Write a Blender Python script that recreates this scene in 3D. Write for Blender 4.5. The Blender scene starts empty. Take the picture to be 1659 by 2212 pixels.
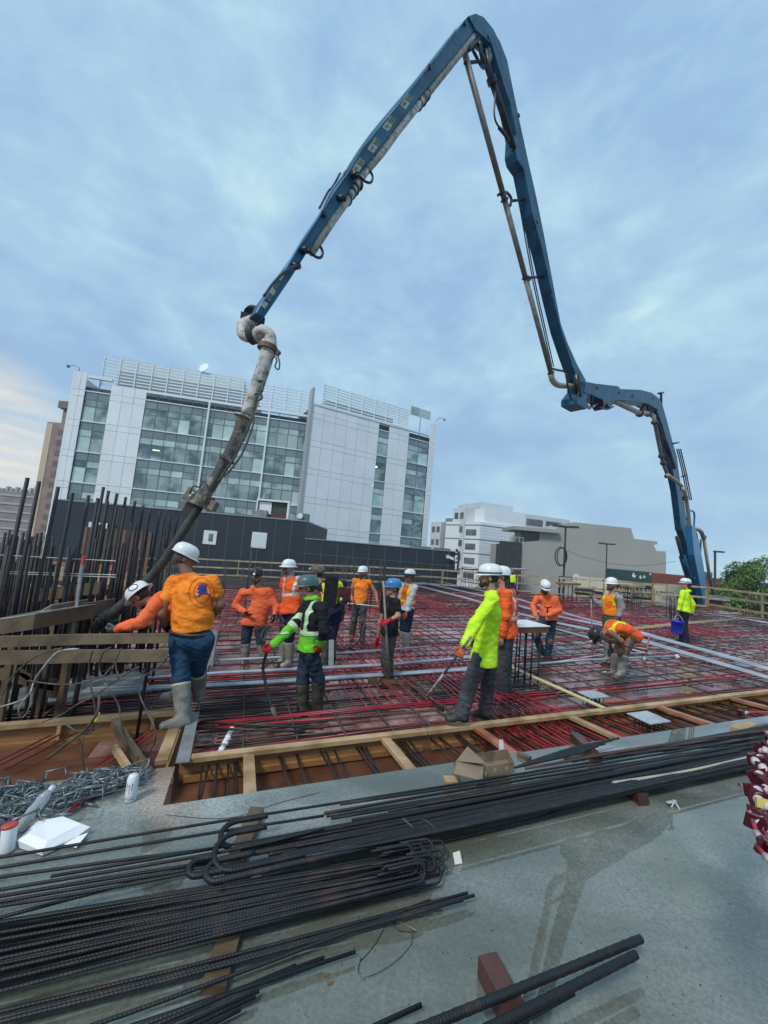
import bpy, bmesh, math, random
import numpy as np
from math import radians, sin, cos, tan, pi, atan2, degrees
from mathutils import Vector, Matrix
random.seed(7)
sc = bpy.context.scene
COL = sc.collection

# ------------------------------------------------------------------ camera
F, CX, CY = 841.2, 829.5, 1106.0          # focal length and centre in 1659 x 2212 picture units
EYE = Vector((0, 0, 2.15))
RM = Matrix.Rotation(radians(90 + 5.8), 3, 'X') @ Matrix.Rotation(radians(5.0), 3, 'Z')
cam_d = bpy.data.cameras.new('camera'); cam = bpy.data.objects.new('camera', cam_d); COL.objects.link(cam)
cam.matrix_world = Matrix.Translation(EYE) @ RM.to_4x4()
cam_d.sensor_fit = 'VERTICAL'; cam_d.sensor_height = 36; cam_d.lens = F / 2212 * 36
cam_d.clip_start = .05; cam_d.clip_end = 3000
sc.camera = cam
SUN_EL, SUN_AZ = 48, 215                   # azimuth of the sun, degrees clockwise from +Y

# ------------------------------------------------------------------ world
W = bpy.data.worlds.new('World'); sc.world = W; W.use_nodes = True
def world():
    nt = W.node_tree; N = nt.nodes; L = nt.links; N.clear()
    out = N.new('ShaderNodeOutputWorld'); bg = N.new('ShaderNodeBackground'); bg2 = N.new('ShaderNodeBackground'); add = N.new('ShaderNodeMixShader')
    sky = N.new('ShaderNodeTexSky'); sky.sky_type = 'NISHITA'; sky.sun_disc = False
    sky.sun_elevation = radians(SUN_EL); sky.sun_rotation = radians(SUN_AZ)
    L.new(sky.outputs[0], bg.inputs[0]); bg.inputs[1].default_value = .06
    tc = N.new('ShaderNodeTexCoord'); sep = N.new('ShaderNodeSeparateXYZ'); L.new(tc.outputs['Generated'], sep.inputs[0])
    # clouds on a flat layer: direction / (z + small)
    def m(op, a, b=None, c=None):
        n = N.new('ShaderNodeMath'); n.operation = op
        for i, v in enumerate((a, b, c)):
            if v is None: continue
            if isinstance(v, (int, float)): n.inputs[i].default_value = v
            else: L.new(v, n.inputs[i])
        return n.outputs[0]
    zz = m('ADD', m('MAXIMUM', sep.outputs[2], 0), .22)
    cx = m('DIVIDE', sep.outputs[0], zz); cy = m('DIVIDE', sep.outputs[1], zz)
    cmb = N.new('ShaderNodeCombineXYZ'); L.new(cx, cmb.inputs[0]); L.new(cy, cmb.inputs[1])
    def noise(scale, det, rough, off, st=(1, 1, 1), rot=0, dist=0):
        mp = N.new('ShaderNodeMapping'); L.new(cmb.outputs[0], mp.inputs[0]); mp.inputs[1].default_value = off; mp.inputs[3].default_value = st; mp.inputs[2].default_value = (0, 0, rot)
        n = N.new('ShaderNodeTexNoise'); L.new(mp.outputs[0], n.inputs[0]); n.inputs['Scale'].default_value = scale; n.inputs['Detail'].default_value = det; n.inputs['Roughness'].default_value = rough; n.inputs['Distortion'].default_value = dist
        return n.outputs[0]
    def dnoise(scale, det, rough, off, st, dist=0):
        mp = N.new('ShaderNodeMapping'); L.new(tc.outputs['Generated'], mp.inputs[0]); mp.inputs[1].default_value = off; mp.inputs[3].default_value = st; mp.inputs[2].default_value = (.3, .25, .5)
        n = N.new('ShaderNodeTexNoise'); L.new(mp.outputs[0], n.inputs[0]); n.inputs['Scale'].default_value = scale; n.inputs['Detail'].default_value = det; n.inputs['Roughness'].default_value = rough; n.inputs['Distortion'].default_value = dist
        return n.outputs[0]
    n1 = noise(.85, 5, .5, (3.1, 1.7, 0), (1, .6, 1), .7, .35); n2 = dnoise(3.0, 8, .55, (9.2, 4, 1), (1, .8, 1.7), .35)
    n3 = dnoise(9, 8, .62, (2.2, 7, 3), (1, .8, 2.0), .6)
    mix = m('ADD', m('ADD', m('MULTIPLY', n1, .30), m('MULTIPLY', n2, .48)), m('MULTIPLY', n3, .22))
    cr = N.new('ShaderNodeValToRGB'); L.new(mix, cr.inputs[0]); e = cr.color_ramp.elements
    e[0].position = .38; e[0].color = (.31, .47, .70, 1); e[1].position = .66; e[1].color = (.62, .84, .90, 1)
    x = e.new(.455); x.color = (.325, .52, .76, 1); x = e.new(.53); x.color = (.40, .61, .80, 1); x = e.new(.58); x.color = (.46, .70, .84, 1)
    # warm, brighter break low in the left
    vm = N.new('ShaderNodeVectorMath'); vm.operation = 'DOT_PRODUCT'; L.new(tc.outputs['Generated'], vm.inputs[0])
    a = radians(-50); vm.inputs[1].default_value = (sin(a) * cos(.09), cos(a) * cos(.09), sin(.09))
    mr = N.new('ShaderNodeMapRange'); L.new(vm.outputs['Value'], mr.inputs[0]); mr.inputs[1].default_value = .972; mr.inputs[2].default_value = .998; mr.interpolation_type = 'SMOOTHSTEP'
    nn = N.new('ShaderNodeTexNoise'); mp = N.new('ShaderNodeMapping'); L.new(tc.outputs['Generated'], mp.inputs[0]); mp.inputs[3].default_value = (3, 3, 22); L.new(mp.outputs[0], nn.inputs[0]); nn.inputs['Scale'].default_value = 1.2; nn.inputs['Detail'].default_value = 4
    mr2 = N.new('ShaderNodeMapRange'); L.new(nn.outputs[0], mr2.inputs[0]); mr2.inputs[1].default_value = .4; mr2.inputs[2].default_value = .62
    gl = m('MULTIPLY', m('MULTIPLY', mr.outputs[0], .8), m('ADD', m('MULTIPLY', mr2.outputs[0], .75), .25))
    mx = N.new('ShaderNodeMix'); mx.data_type = 'RGBA'; L.new(gl, mx.inputs[0]); L.new(cr.outputs[0], mx.inputs[6]); mx.inputs[7].default_value = (1.0, .89, .70, 1)
    # paler towards the horizon
    hz = N.new('ShaderNodeMapRange'); L.new(sep.outputs[2], hz.inputs[0]); hz.inputs[1].default_value = .02; hz.inputs[2].default_value = .32; hz.inputs[3].default_value = .45; hz.inputs[4].default_value = 0
    mh = N.new('ShaderNodeMix'); mh.data_type = 'RGBA'; L.new(hz.outputs[0], mh.inputs[0]); L.new(mx.outputs[2], mh.inputs[6]); mh.inputs[7].default_value = (.46, .67, .82, 1)
    mx2 = N.new('ShaderNodeMix'); mx2.data_type = 'RGBA'; L.new(m('MULTIPLY', gl, .8), mx2.inputs[0]); L.new(mh.outputs[2], mx2.inputs[6]); mx2.inputs[7].default_value = (1.0, .89, .70, 1)
    L.new(mx2.outputs[2], bg2.inputs[0]); bg2.inputs[1].default_value = .65
    add.inputs[0].default_value = .95
    L.new(bg.outputs[0], add.inputs[1]); L.new(bg2.outputs[0], add.inputs[2]); L.new(add.outputs[0], out.inputs[0])
world()
sun_d = bpy.data.lights.new('sun', 'SUN'); sun_d.energy = 1.5; sun_d.angle = radians(12); sun_d.color = (1, .95, .88)
sun = bpy.data.objects.new('sun', sun_d); COL.objects.link(sun)
_az = radians(SUN_AZ); _el = radians(SUN_EL)
sdir = Vector((sin(_az) * cos(_el), cos(_az) * cos(_el), sin(_el)))
sun.rotation_euler = sdir.to_track_quat('Z', 'Y').to_euler(); sun.location = (0, 0, 30)
sc.view_settings.view_transform = 'Standard'; sc.view_settings.look = 'None'; sc.view_settings.gamma = 1
sc.view_settings.exposure = 0.7; sc.view_settings.use_curve_mapping = False

# ------------------------------------------------------------------ placing: picture units to points in the place
TL = tan(radians(2.2))                      # the deck rises gently to the right
def zd(x, h=0): return TL * x + h
def ray(px, py): return RM @ Vector(((px - CX) / F, -(py - CY) / F, -1))
def at(px, py, h=0):
    d = ray(px, py); t = (h - EYE.z) / (d.z - TL * d.x); return EYE + d * t
def atY(px, py, Y):
    d = ray(px, py); return EYE + d * (Y / d.y)
def onplane(px, py, p, n):
    d = ray(px, py); return EYE + d * ((p - EYE).dot(n) / d.dot(n))
def proj(p):
    q = RM.transposed() @ (Vector(p) - EYE); return (CX + F * q.x / -q.z, CY - F * q.y / -q.z)
GA = radians(19)                            # the deck's own grid
GU = Vector((cos(GA), sin(GA), 0)); GV = Vector((-sin(GA), cos(GA), 0))
def G(u, v, h=0):
    p = GU * u + GV * v; p.z = zd(p.x, h); return p

# ------------------------------------------------------------------ materials
MATS = {}
def mat(name, col, rough=.6, col2=None, scale=6, bump=0, bscale=40, metal=0, spec=.5, detail=6, lo=.4, hi=.62, rough2=None, stretch=None, coords='Object', rnd=0, emit=None, alpha=None, trans=0, coat=0, bdist=.01):
    if name in MATS: return MATS[name]
    m = bpy.data.materials.new(name); m.use_nodes = True; MATS[name] = m
    nt = m.node_tree; N = nt.nodes; L = nt.links; b = N['Principled BSDF']
    b.inputs['Base Color'].default_value = (*col, 1); b.inputs['Roughness'].default_value = rough; b.inputs['Metallic'].default_value = metal
    b.inputs['Specular IOR Level'].default_value = spec
    if coat: b.inputs['Coat Weight'].default_value = coat; b.inputs['Coat Roughness'].default_value = .08
    if trans: b.inputs['Transmission Weight'].default_value = trans
    if emit: b.inputs['Emission Color'].default_value = (*emit[0], 1); b.inputs['Emission Strength'].default_value = emit[1]
    tc = N.new('ShaderNodeTexCoord'); src = tc.outputs[coords]
    if stretch:
        mp = N.new('ShaderNodeMapping'); L.new(src, mp.inputs[0]); mp.inputs[3].default_value = stretch; src = mp.outputs[0]
    if col2:
        n = N.new('ShaderNodeTexNoise'); L.new(src, n.inputs[0]); n.inputs['Scale'].default_value = scale; n.inputs['Detail'].default_value = detail; n.inputs['Roughness'].default_value = .6
        r = N.new('ShaderNodeMapRange'); L.new(n.outputs[0], r.inputs[0]); r.inputs[1].default_value = lo; r.inputs[2].default_value = hi
        mx = N.new('ShaderNodeMix'); mx.data_type = 'RGBA'; L.new(r.outputs[0], mx.inputs[0]); mx.inputs[6].default_value = (*col, 1); mx.inputs[7].default_value = (*col2, 1)
        o = mx.outputs[2]
        if rnd:
            oi = N.new('ShaderNodeObjectInfo'); rr = N.new('ShaderNodeMapRange'); L.new(oi.outputs['Random'], rr.inputs[0]); rr.inputs[3].default_value = 1 - rnd; rr.inputs[4].default_value = 1 + rnd
            hs = N.new('ShaderNodeHueSaturation'); L.new(rr.outputs[0], hs.inputs['Value']); L.new(o, hs.inputs['Color']); o = hs.outputs[0]
        L.new(o, b.inputs['Base Color'])
        if rough2 is not None:
            r2 = N.new('ShaderNodeMapRange'); L.new(n.outputs[0], r2.inputs[0]); r2.inputs[1].default_value = lo; r2.inputs[2].default_value = hi; r2.inputs[3].default_value = rough; r2.inputs[4].default_value = rough2
            L.new(r2.outputs[0], b.inputs['Roughness'])
    if bump:
        n = N.new('ShaderNodeTexNoise'); L.new(src, n.inputs[0]); n.inputs['Scale'].default_value = bscale; n.inputs['Detail'].default_value = 4
        bp = N.new('ShaderNodeBump'); L.new(n.outputs[0], bp.inputs['Height']); bp.inputs['Strength'].default_value = min(1, bump); bp.inputs['Distance'].default_value = bdist
        L.new(bp.outputs[0], b.inputs['Normal'])
    return m
def ribbed(name, col, col2, rough=.42, per=.013):
    m = mat(name, col, rough, col2, 9, lo=.5, hi=.72, coords='Object', rnd=.35)
    nt = m.node_tree; N = nt.nodes; L = nt.links; b = N['Principled BSDF']
    uv = N.new('ShaderNodeUVMap'); sp = N.new('ShaderNodeSeparateXYZ'); L.new(uv.outputs[0], sp.inputs[0])
    a = N.new('ShaderNodeMath'); a.operation = 'MULTIPLY'; L.new(sp.outputs[0], a.inputs[0]); a.inputs[1].default_value = 2 * pi / per
    s = N.new('ShaderNodeMath'); s.operation = 'SINE'; L.new(a.outputs[0], s.inputs[0])
    bp = N.new('ShaderNodeBump'); L.new(s.outputs[0], bp.inputs['Height']); bp.inputs['Strength'].default_value = .35; bp.inputs['Distance'].default_value = .0015; b.inputs['Specular IOR Level'].default_value = .4
    L.new(bp.outputs[0], b.inputs['Normal']); return m
M_red = mat('red_form_plywood', (.17, .055, .05), .07, (.42, .26, .23), 1.6, bump=.05, bscale=12, lo=.40, hi=.60, rough2=.26, rnd=.3, spec=1.0)
M_concrete = None
M_tan = mat('tan_plywood', (.32, .17, .065), .55, (.20, .10, .04), 2.5, bump=.3, bscale=30, stretch=(1, 1, 6))
M_lum = mat('pale_lumber', (.46, .32, .17), .6, (.27, .17, .08), 3, bump=.3, bscale=40, rnd=.15)
M_lumf = mat('weathered_lumber', (.40, .31, .19), .65, (.27, .20, .12), 3, rnd=.2)
M_wetwood = mat('wet_brown_lumber', (.15, .105, .062), .5, (.075, .05, .032), 4, bump=.4, bscale=30)
M_redwood = mat('reddish_lumber', (.30, .09, .05), .5, (.42, .2, .12), 4, bump=.3, bscale=30)
M_dunn = mat('dark_red_lumber', (.10, .035, .025), .35, (.05, .025, .02), 5, bump=.4, bscale=25)
M_bar = ribbed('black_rebar', (.011, .011, .013), (.05, .028, .02), .5)
M_barrust = ribbed('rusty_rebar', (.06, .032, .022), (.12, .055, .03), .5)
M_bark = mat('dark_bar', (.010, .009, .011), .45, (.045, .03, .024), 3)
M_ten = mat('red_tendon', (.40, .018, .035), .3, (.13, .010, .018), 1.1, lo=.42, hi=.62)
M_con = mat('grey_blue_conduit', (.36, .42, .49), .35, (.24, .28, .34), 2)
M_galv = mat('galvanised_sheet', (.36, .38, .38), .35, (.25, .27, .27), 5, metal=.3)
M_wht = mat('white_plastic', (.75, .76, .77), .35, (.6, .62, .62), 9)
M_blk = mat('black_rubber', (.012, .012, .013), .45, (.03, .03, .03), 20)
M_steel = mat('dark_steel', (.03, .033, .037), .4, (.07, .06, .05), 10, metal=.4)
M_blue = mat('boom_blue_paint', (.008, .105, .20), .42, (.004, .03, .07), 2.6, lo=.42, hi=.72, spec=.35, bump=.1, bscale=8)
M_pipe = mat('cement_caked_pipe', (.52, .50, .45), .7, (.14, .13, .11), 11, bump=.7, bscale=40, lo=.46, hi=.66)
M_pipe2 = mat('greenish_pipe', (.20, .205, .17), .5, (.12, .12, .10), 5)
M_pcream = mat('cream_pipe', (.42, .37, .27), .5, (.30, .27, .2), 5)
M_caked = mat('caked_dark_pipe', (.055, .05, .045), .6, (.32, .27, .20), 7, bump=.7, bscale=35, lo=.48, hi=.66)

# ------------------------------------------------------------------ mesh building
WP = {}                                     # world position of each parent, so that children are built in local space
def finish(o, m, parent, smooth=False, kind=None):
    COL.objects.link(o)
    if m is not None:
        for q in (m if isinstance(m, (list, tuple)) else [m]): o.data.materials.append(q)
    if parent is not None: o.parent = parent; WP[o] = WP.get(parent, Vector())
    else: WP[o] = Vector()
    if smooth: o.data.shade_smooth()
    if kind: o['kind'] = kind
    return o
def tag(o, label=None, cat=None, group=None, kind=None):
    if label: o['label'] = label
    if cat: o['category'] = cat
    if group: o['group'] = group
    if kind: o['kind'] = kind
    return o
def thing(name, label, cat, loc=(0, 0, 0), group=None):
    o = bpy.data.objects.new(name, None); COL.objects.link(o); o.location = loc; o.empty_display_size = .2
    WP[o] = Vector(loc); return tag(o, label, cat, group)
def frame(d, up=Vector((0, 0, 1))):
    d = d.normalized(); s = d.cross(up)
    if s.length < 1e-3: s = d.cross(Vector((0, 1, 0)))
    s.normalize(); return d, s, s.cross(d)
class MB:
    def __init__(s): s.v = []; s.f = []; s.mi = []; s.uv = {}; s.cur = 0
    def quadbox(s, c):                      # 8 corners, bottom ring then top ring
        n = len(s.v); s.v += [tuple(p) for p in c]
        for f in ((0, 3, 2, 1), (4, 5, 6, 7), (0, 1, 5, 4), (1, 2, 6, 5), (2, 3, 7, 6), (3, 0, 4, 7)):
            s.f.append(tuple(n + i for i in f)); s.mi.append(s.cur)
        return s
    def box(s, c, size, ax=None):           # centre, size, axes
        c = Vector(c); X, Y, Z = ax or (Vector((1, 0, 0)), Vector((0, 1, 0)), Vector((0, 0, 1)))
        a, b, d = [k / 2 for k in size]
        return s.quadbox([c + X * i * a + Y * j * b + Z * k * d for k in (-1, 1) for i, j in ((-1, -1), (1, -1), (1, 1), (-1, 1))])
    def bar(s, p, q, w, h, up=Vector((0, 0, 1))):   # beam from p to q, width across, height along up
        p, q = Vector(p), Vector(q); d, sd, u = frame(q - p, up)
        return s.quadbox([x + sd * i * w / 2 + u * j * h / 2 for x in (p, q) for i, j in ((-1, -1), (1, -1), (1, 1), (-1, 1))])
    def tube(s, pts, r, n=6, cap=True, flat=None):
        pts = [Vector(p) for p in pts]; k = len(pts)
        rs = r if isinstance(r, (list, tuple)) else [r] * k
        base = len(s.v); T0 = (pts[1] - pts[0]).normalized(); _, sd, up = frame(T0); L = 0
        for i, p in enumerate(pts):
            t = (pts[min(i + 1, k - 1)] - pts[max(i - 1, 0)])
            t = t.normalized() if t.length > 1e-9 else T0
            ax = T0.cross(t)
            if ax.length > 1e-6:
                q = Matrix.Rotation(T0.angle(t), 3, ax.normalized()); sd = q @ sd; up = q @ up
            T0 = t
            if i: L += (p - pts[i - 1]).length
            for j in range(n):
                a = 2 * pi * j / n; s.v.append(tuple(p + sd * cos(a) * rs[i] + up * sin(a) * rs[i])); s.uv[len(s.v) - 1] = (L, j / n)
        for i in range(k - 1):
            for j in range(n):
                j2 = (j + 1) % n; s.f.append((base + i * n + j, base + i * n + j2, base + (i + 1) * n + j2, base + (i + 1) * n + j)); s.mi.append(s.cur)
        if cap:
            s.f.append(tuple(base + j for j in reversed(range(n)))); s.f.append(tuple(base + (k - 1) * n + j for j in range(n))); s.mi += [s.cur] * 2
        return s
    def lathe(s, c, prof, n=16, ax=Vector((0, 0, 1)), sx=1, sy=1, side=None):
        c = Vector(c); d = Vector(ax).normalized()
        if side is None: _, x, y = frame(d)
        else: x = side.normalized(); y = d.cross(x)
        b = len(s.v)
        for r, z in prof:
            for j in range(n):
                a = 2 * pi * j / n; s.v.append(tuple(c + d * z + x * cos(a) * r * sx + y * sin(a) * r * sy))
        for i in range(len(prof) - 1):
            for j in range(n):
                j2 = (j + 1) % n; s.f.append((b + i * n + j, b + i * n + j2, b + (i + 1) * n + j2, b + (i + 1) * n + j)); s.mi.append(s.cur)
        s.f.append(tuple(b + j for j in reversed(range(n)))); s.f.append(tuple(b + (len(prof) - 1) * n + j for j in range(n))); s.mi += [s.cur] * 2
        return s
    def prism(s, poly, ext):                # polygon of points, extruded by a vector
        n = len(s.v); k = len(poly); ext = Vector(ext)
        s.v += [tuple(p) for p in poly] + [tuple(Vector(p) + ext) for p in poly]
        s.f.append(tuple(n + i for i in range(k))); s.f.append(tuple(n + k + i for i in reversed(range(k)))); s.mi += [s.cur] * 2
        for i in range(k):
            j = (i + 1) % k; s.f.append((n + i, n + k + i, n + k + j, n + j)); s.mi.append(s.cur)
        return s
    def face(s, poly):
        n = len(s.v); s.v += [tuple(p) for p in poly]; s.f.append(tuple(range(n, n + len(poly)))); s.mi.append(s.cur); return s
    def ball(s, c, r, n=10, k=6, ax=(1, 1, 1)):
        pr = [(max(1e-4, sin(pi * i / k)), -cos(pi * i / k)) for i in range(k + 1)]; c = Vector(c); b = len(s.v)
        for rr, z in pr:
            for j in range(n):
                a = 2 * pi * j / n; s.v.append((c.x + r * rr * cos(a) * ax[0], c.y + r * rr * sin(a) * ax[1], c.z + r * z * ax[2]))
        for i in range(k):
            for j in range(n):
                j2 = (j + 1) % n; s.f.append((b + i * n + j, b + i * n + j2, b + (i + 1) * n + j2, b + (i + 1) * n + j)); s.mi.append(s.cur)
        return s
    def mesh(s, name, off=Vector()):
        me = bpy.data.meshes.new(name); me.from_pydata([(a - off.x, b - off.y, c - off.z) for a, b, c in s.v], [], s.f)
        if s.uv:
            ul = me.uv_layers.new(name='UVMap'); arr = np.zeros(len(me.loops) * 2, 'f'); vi = np.zeros(len(me.loops), 'i'); me.loops.foreach_get('vertex_index', vi)
            tab = np.zeros((len(s.v), 2), 'f')
            for k, (a, b) in s.uv.items(): tab[k] = (a, b)
            ul.data.foreach_set('uv', tab[vi].ravel())
        if any(s.mi): me.polygons.foreach_set('material_index', s.mi)
        me.update(); return me
    def build(s, name, m=None, parent=None, smooth=False, kind=None, fix=True):
        me = s.mesh(name, WP.get(parent, Vector()) if parent is not None else Vector())
        if fix:
            bm = bmesh.new(); bm.from_mesh(me); bmesh.ops.recalc_face_normals(bm, faces=bm.faces); bm.to_mesh(me); bm.free()
        o = bpy.data.objects.new(name, me); finish(o, m, parent, smooth, kind)
        return o
def recentre(o):                            # move a top-level mesh's origin to its own base
    vs = [v.co for v in o.data.vertices]; c = Vector((sum(v.x for v in vs) / len(vs), sum(v.y for v in vs) / len(vs), min(v.z for v in vs)))
    o.data.transform(Matrix.Translation(-c)); o.location = c; WP[o] = c; return o
def single(mb, name, m, label, cat, group=None, smooth=False, kind=None):
    o = recentre(mb.build(name, m, None, smooth, kind)); return tag(o, label, cat, group)
def clone(o, loc=None, parent=None, rot=None):
    c = o.copy(); COL.objects.link(c)
    if loc is not None: c.location = loc
    if rot is not None: c.rotation_euler = rot
    if parent is not None: c.parent = parent
    return c
def struct(o): o['kind'] = 'structure'; return o
def curve(pts, n=8):                        # Catmull-Rom through points
    P = [Vector(p) for p in pts]; P = [P[0] * 2 - P[1]] + P + [P[-1] * 2 - P[-2]]; out = []
    for i in range(1, len(P) - 2):
        a, b, c, d = P[i - 1:i + 3]
        for k in range(n):
            t = k / n; out.append(.5 * ((2 * b) + (c - a) * t + (2 * a - 5 * b + 4 * c - d) * t * t + (3 * b - a - 3 * c + d) * t ** 3))
    out.append(P[-2]); return out
def text(s, p, X, Y, size, m, parent, name='lettering', depth=.004, align='CENTER'):
    cu = bpy.data.curves.new('t', 'FONT'); cu.body = s; cu.size = size; cu.align_x = align; cu.align_y = 'CENTER'; cu.extrude = depth
    to = bpy.data.objects.new('t', cu); COL.objects.link(to); dg = bpy.context.evaluated_depsgraph_get()
    me = bpy.data.meshes.new_from_object(to.evaluated_get(dg)); bpy.data.objects.remove(to)
    Zv = X.cross(Y); M4 = Matrix((X, Y, Zv)).transposed().to_4x4(); M4.translation = Vector(p) - WP.get(parent, Vector())
    me.transform(M4); me.name = name; o = bpy.data.objects.new(name, me); me.materials.clear(); return finish(o, m, parent)
# ================================================================== SETTING: ground, deck, slab
def concrete(name, base, base2, puddle=(.47, .56), r_dry=.30, seed=0, scale=1.0):
    m = bpy.data.materials.new(name); m.use_nodes = True; nt = m.node_tree; N = nt.nodes; L = nt.links; b = N['Principled BSDF']
    tc = N.new('ShaderNodeTexCoord'); mp = N.new('ShaderNodeMapping'); L.new(tc.outputs['Object'], mp.inputs[0]); mp.inputs[1].default_value = (seed, seed * .7, 0); mp.inputs[2].default_value = (0, 0, -GA); mp.inputs[3].default_value = (.55, 1, 1)
    def noise(s, d, r=.55, src=mp.outputs[0]):
        n = N.new('ShaderNodeTexNoise'); L.new(src, n.inputs[0]); n.inputs['Scale'].default_value = s * scale; n.inputs['Detail'].default_value = d; n.inputs['Roughness'].default_value = r; return n.outputs[0]
    def rng(src, a, c, lo=0, hi=1):
        r = N.new('ShaderNodeMapRange'); L.new(src, r.inputs[0]); r.inputs[1].default_value = a; r.inputs[2].default_value = c; r.inputs[3].default_value = lo; r.inputs[4].default_value = hi; return r.outputs[0]
    def mix(f, a, c, mode='MIX'):
        x = N.new('ShaderNodeMix'); x.data_type = 'RGBA'; x.blend_type = mode; L.new(f, x.inputs[0])
        for i, v in ((6, a), (7, c)):
            if isinstance(v, tuple): x.inputs[i].default_value = (*v, 1)
            else: L.new(v, x.inputs[i])
        return x.outputs[2]
    pud = rng(noise(.75, 4, .5), puddle[0], puddle[1]); fine = noise(60, 4, .7, tc.outputs['Object']); mid = noise(3.2, 6)
    c = mix(rng(mid, .38, .64), base, base2)
    c = mix(rng(fine, .3, .7, 0, .55), c, (.03, .035, .035), 'MULTIPLY') if False else c
    grain = mix(rng(fine, .36, .62), (.62, .62, .62), (1.15, 1.15, 1.15)); mm = N.new('ShaderNodeMix'); mm.data_type = 'RGBA'; mm.blend_type = 'MULTIPLY'; mm.inputs[0].default_value = 1; L.new(c, mm.inputs[6]); L.new(grain, mm.inputs[7]); c = mm.outputs[2]
    vo = N.new('ShaderNodeTexVoronoi'); L.new(tc.outputs['Object'], vo.inputs[0]); vo.inputs['Scale'].default_value = 9 * scale
    c = mix(rng(vo.outputs['Distance'], .02, .07, .75, 0), c, (.02, .022, .02))
    c = mix(rng(noise(1.1, 5, .6, mp.outputs[0]), .52, .66, 0, .75), c, (.075, .065, .035))       # damp ochre-brown stains
    c = mix(rng(pud, 0, 1, 0, .55), c, (.075, .085, .060))
    L.new(c, b.inputs['Base Color'])
    rr = N.new('ShaderNodeMapRange'); L.new(pud, rr.inputs[0]); rr.inputs[3].default_value = r_dry; rr.inputs[4].default_value = .015; L.new(rr.outputs[0], b.inputs['Roughness'])
    inv = rng(pud, 0, 1, .07, .0); bp = N.new('ShaderNodeBump'); L.new(fine, bp.inputs['Height']); L.new(inv, bp.inputs['Strength']); bp.inputs['Distance'].default_value = .006; L.new(bp.outputs[0], b.inputs['Normal'])
    b.inputs['Specular IOR Level'].default_value = .9
    return m
M_slab = concrete('wet_concrete', (.185, .205, .185), (.33, .35, .325), (.37, .47), .11)
M_grd = mat('street_asphalt', (.06, .06, .062), .7, (.12, .12, .115), .15)
g = MB(); g.face([(-900, -300, -7), (900, -300, -7), (900, 1500, -7), (-900, 1500, -7)]); struct(g.build('ground', M_grd))

V_FORM, V_SLAB, V_LSLAB, V_LFORM = 4.05, 2.88, 3.34, 5.1
DECK = [(-26, -2), (12.5, -2), (17.2, 14), (17.25, 20.3), (4.4, 26.1), (-26, 25.2)]
def inside(x, y, P=DECK):
    r = False; j = len(P) - 1
    for i in range(len(P)):
        if (P[i][1] > y) != (P[j][1] > y) and x < (P[j][0] - P[i][0]) * (y - P[i][1]) / (P[j][1] - P[i][1]) + P[i][0]: r = not r
        j = i
    return r
b = MB(); b.prism([Vector((x, y, zd(x, -.03))) for x, y in DECK], (0, 0, -.5)); deck = struct(b.build('deck', mat('deck_underlay', (.05, .02, .02), .6)))
PW, PH = 2.44, 1.22
pm = MB(); pm.box((0, 0, 0), (PW - .006, PH - .006, .018)); pme = pm.mesh('form_panel'); pme.materials.append(M_red); pme2 = pm.mesh('form_panel'); pme2.materials.append(mat('brown_form_plywood', (.085, .030, .016), .4, (.15, .065, .035), 2.5, lo=.4, hi=.65, rnd=.2))
npan = 0
tilt = Matrix.Rotation(-radians(2.2), 4, 'Y')
for j in range(-1, 24):
    for i in range(-12, 11):
        u = (i + .5 * (j % 2)) * PW; v = j * PH + V_SLAB
        p = G(u, v, -.009)
        if not inside(p.x, p.y) or v < 1.5 or (p.y < 3 and p.x > 9): continue
        o = bpy.data.objects.new('form_panel', pme if v - PH / 2 > V_FORM - .3 + (1.2 if u < -1 else 0) else pme2); COL.objects.link(o); o.parent = deck
        o.matrix_world = Matrix.Translation(p + Vector((0, 0, random.uniform(-.0015, .0015)))) @ tilt @ Matrix.Rotation(GA, 4, 'Z'); npan += 1
# raised slab in the foreground
sl = [G(-.30, V_SLAB), G(12, V_SLAB), G(11, -9), G(-9, -9), G(-9, V_LSLAB), G(-.30, V_LSLAB)]
b = MB(); b.prism([Vector((p.x, p.y, zd(p.x, .5))) for p in sl], (0, 0, -.56)); slab = struct(b.build('concrete_slab', M_slab))
# a crack line in it
b = MB(); pts = curve([at(360, 1760, .502), at(450, 1768, .502), at(520, 1762, .502), at(600, 1735, .502), at(690, 1712, .502)], 4)
b.tube(pts, .0016, 4); b.build('crack', mat('crack_dark', (.02, .022, .02), .8), slab)

# ------------------------------------------------------------------ edge form along the deck
ZU = Vector((0, 0, 1)); GUt = Vector((GU.x, GU.y, TL * GU.x)).normalized()
ef = thing('edge_form', 'long pale lumber edge form with slanting kickers in front of the deck', 'formwork', G(-.3, V_FORM))
u = -.33
while u < 11.5:
    L_ = 2.45; mb = MB(); dv = random.uniform(-.006, .006)
    mb.bar(G(u, V_FORM + dv, .2), G(u + L_ - .012, V_FORM + dv, .2), .085, .04); mb.build('plank', M_lum, ef)
    mb = MB(); mb.bar(G(u, V_FORM + .01, .1), G(u + L_ - .004, V_FORM + .01, .1), .018, .16); mb.build('face_panel', M_tan, ef)
    mb = MB(); mb.bar(G(u + .05, V_FORM - .03, .045), G(u + L_ - .06, V_FORM - .03, .045), .04, .05); mb.build('lower_cleat', mat('amber_lumber', (.34, .16, .05), .6, (.24, .11, .04), 4), ef)
    u += L_
for px, col in ((537, M_lum), (820, M_lum), (1015, M_redwood), (1222, M_lum), (1418, M_redwood), (1585, M_redwood)):
    p = at(px, 1600 - (px - 560) * .09, .2); uu = p.dot(GU); mb = MB()
    a = G(uu, V_FORM - .05, .185); c = G(uu, V_SLAB + .12, .24); mb.bar(a, c, .095, .036); mb.build('kicker', col, ef)
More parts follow.
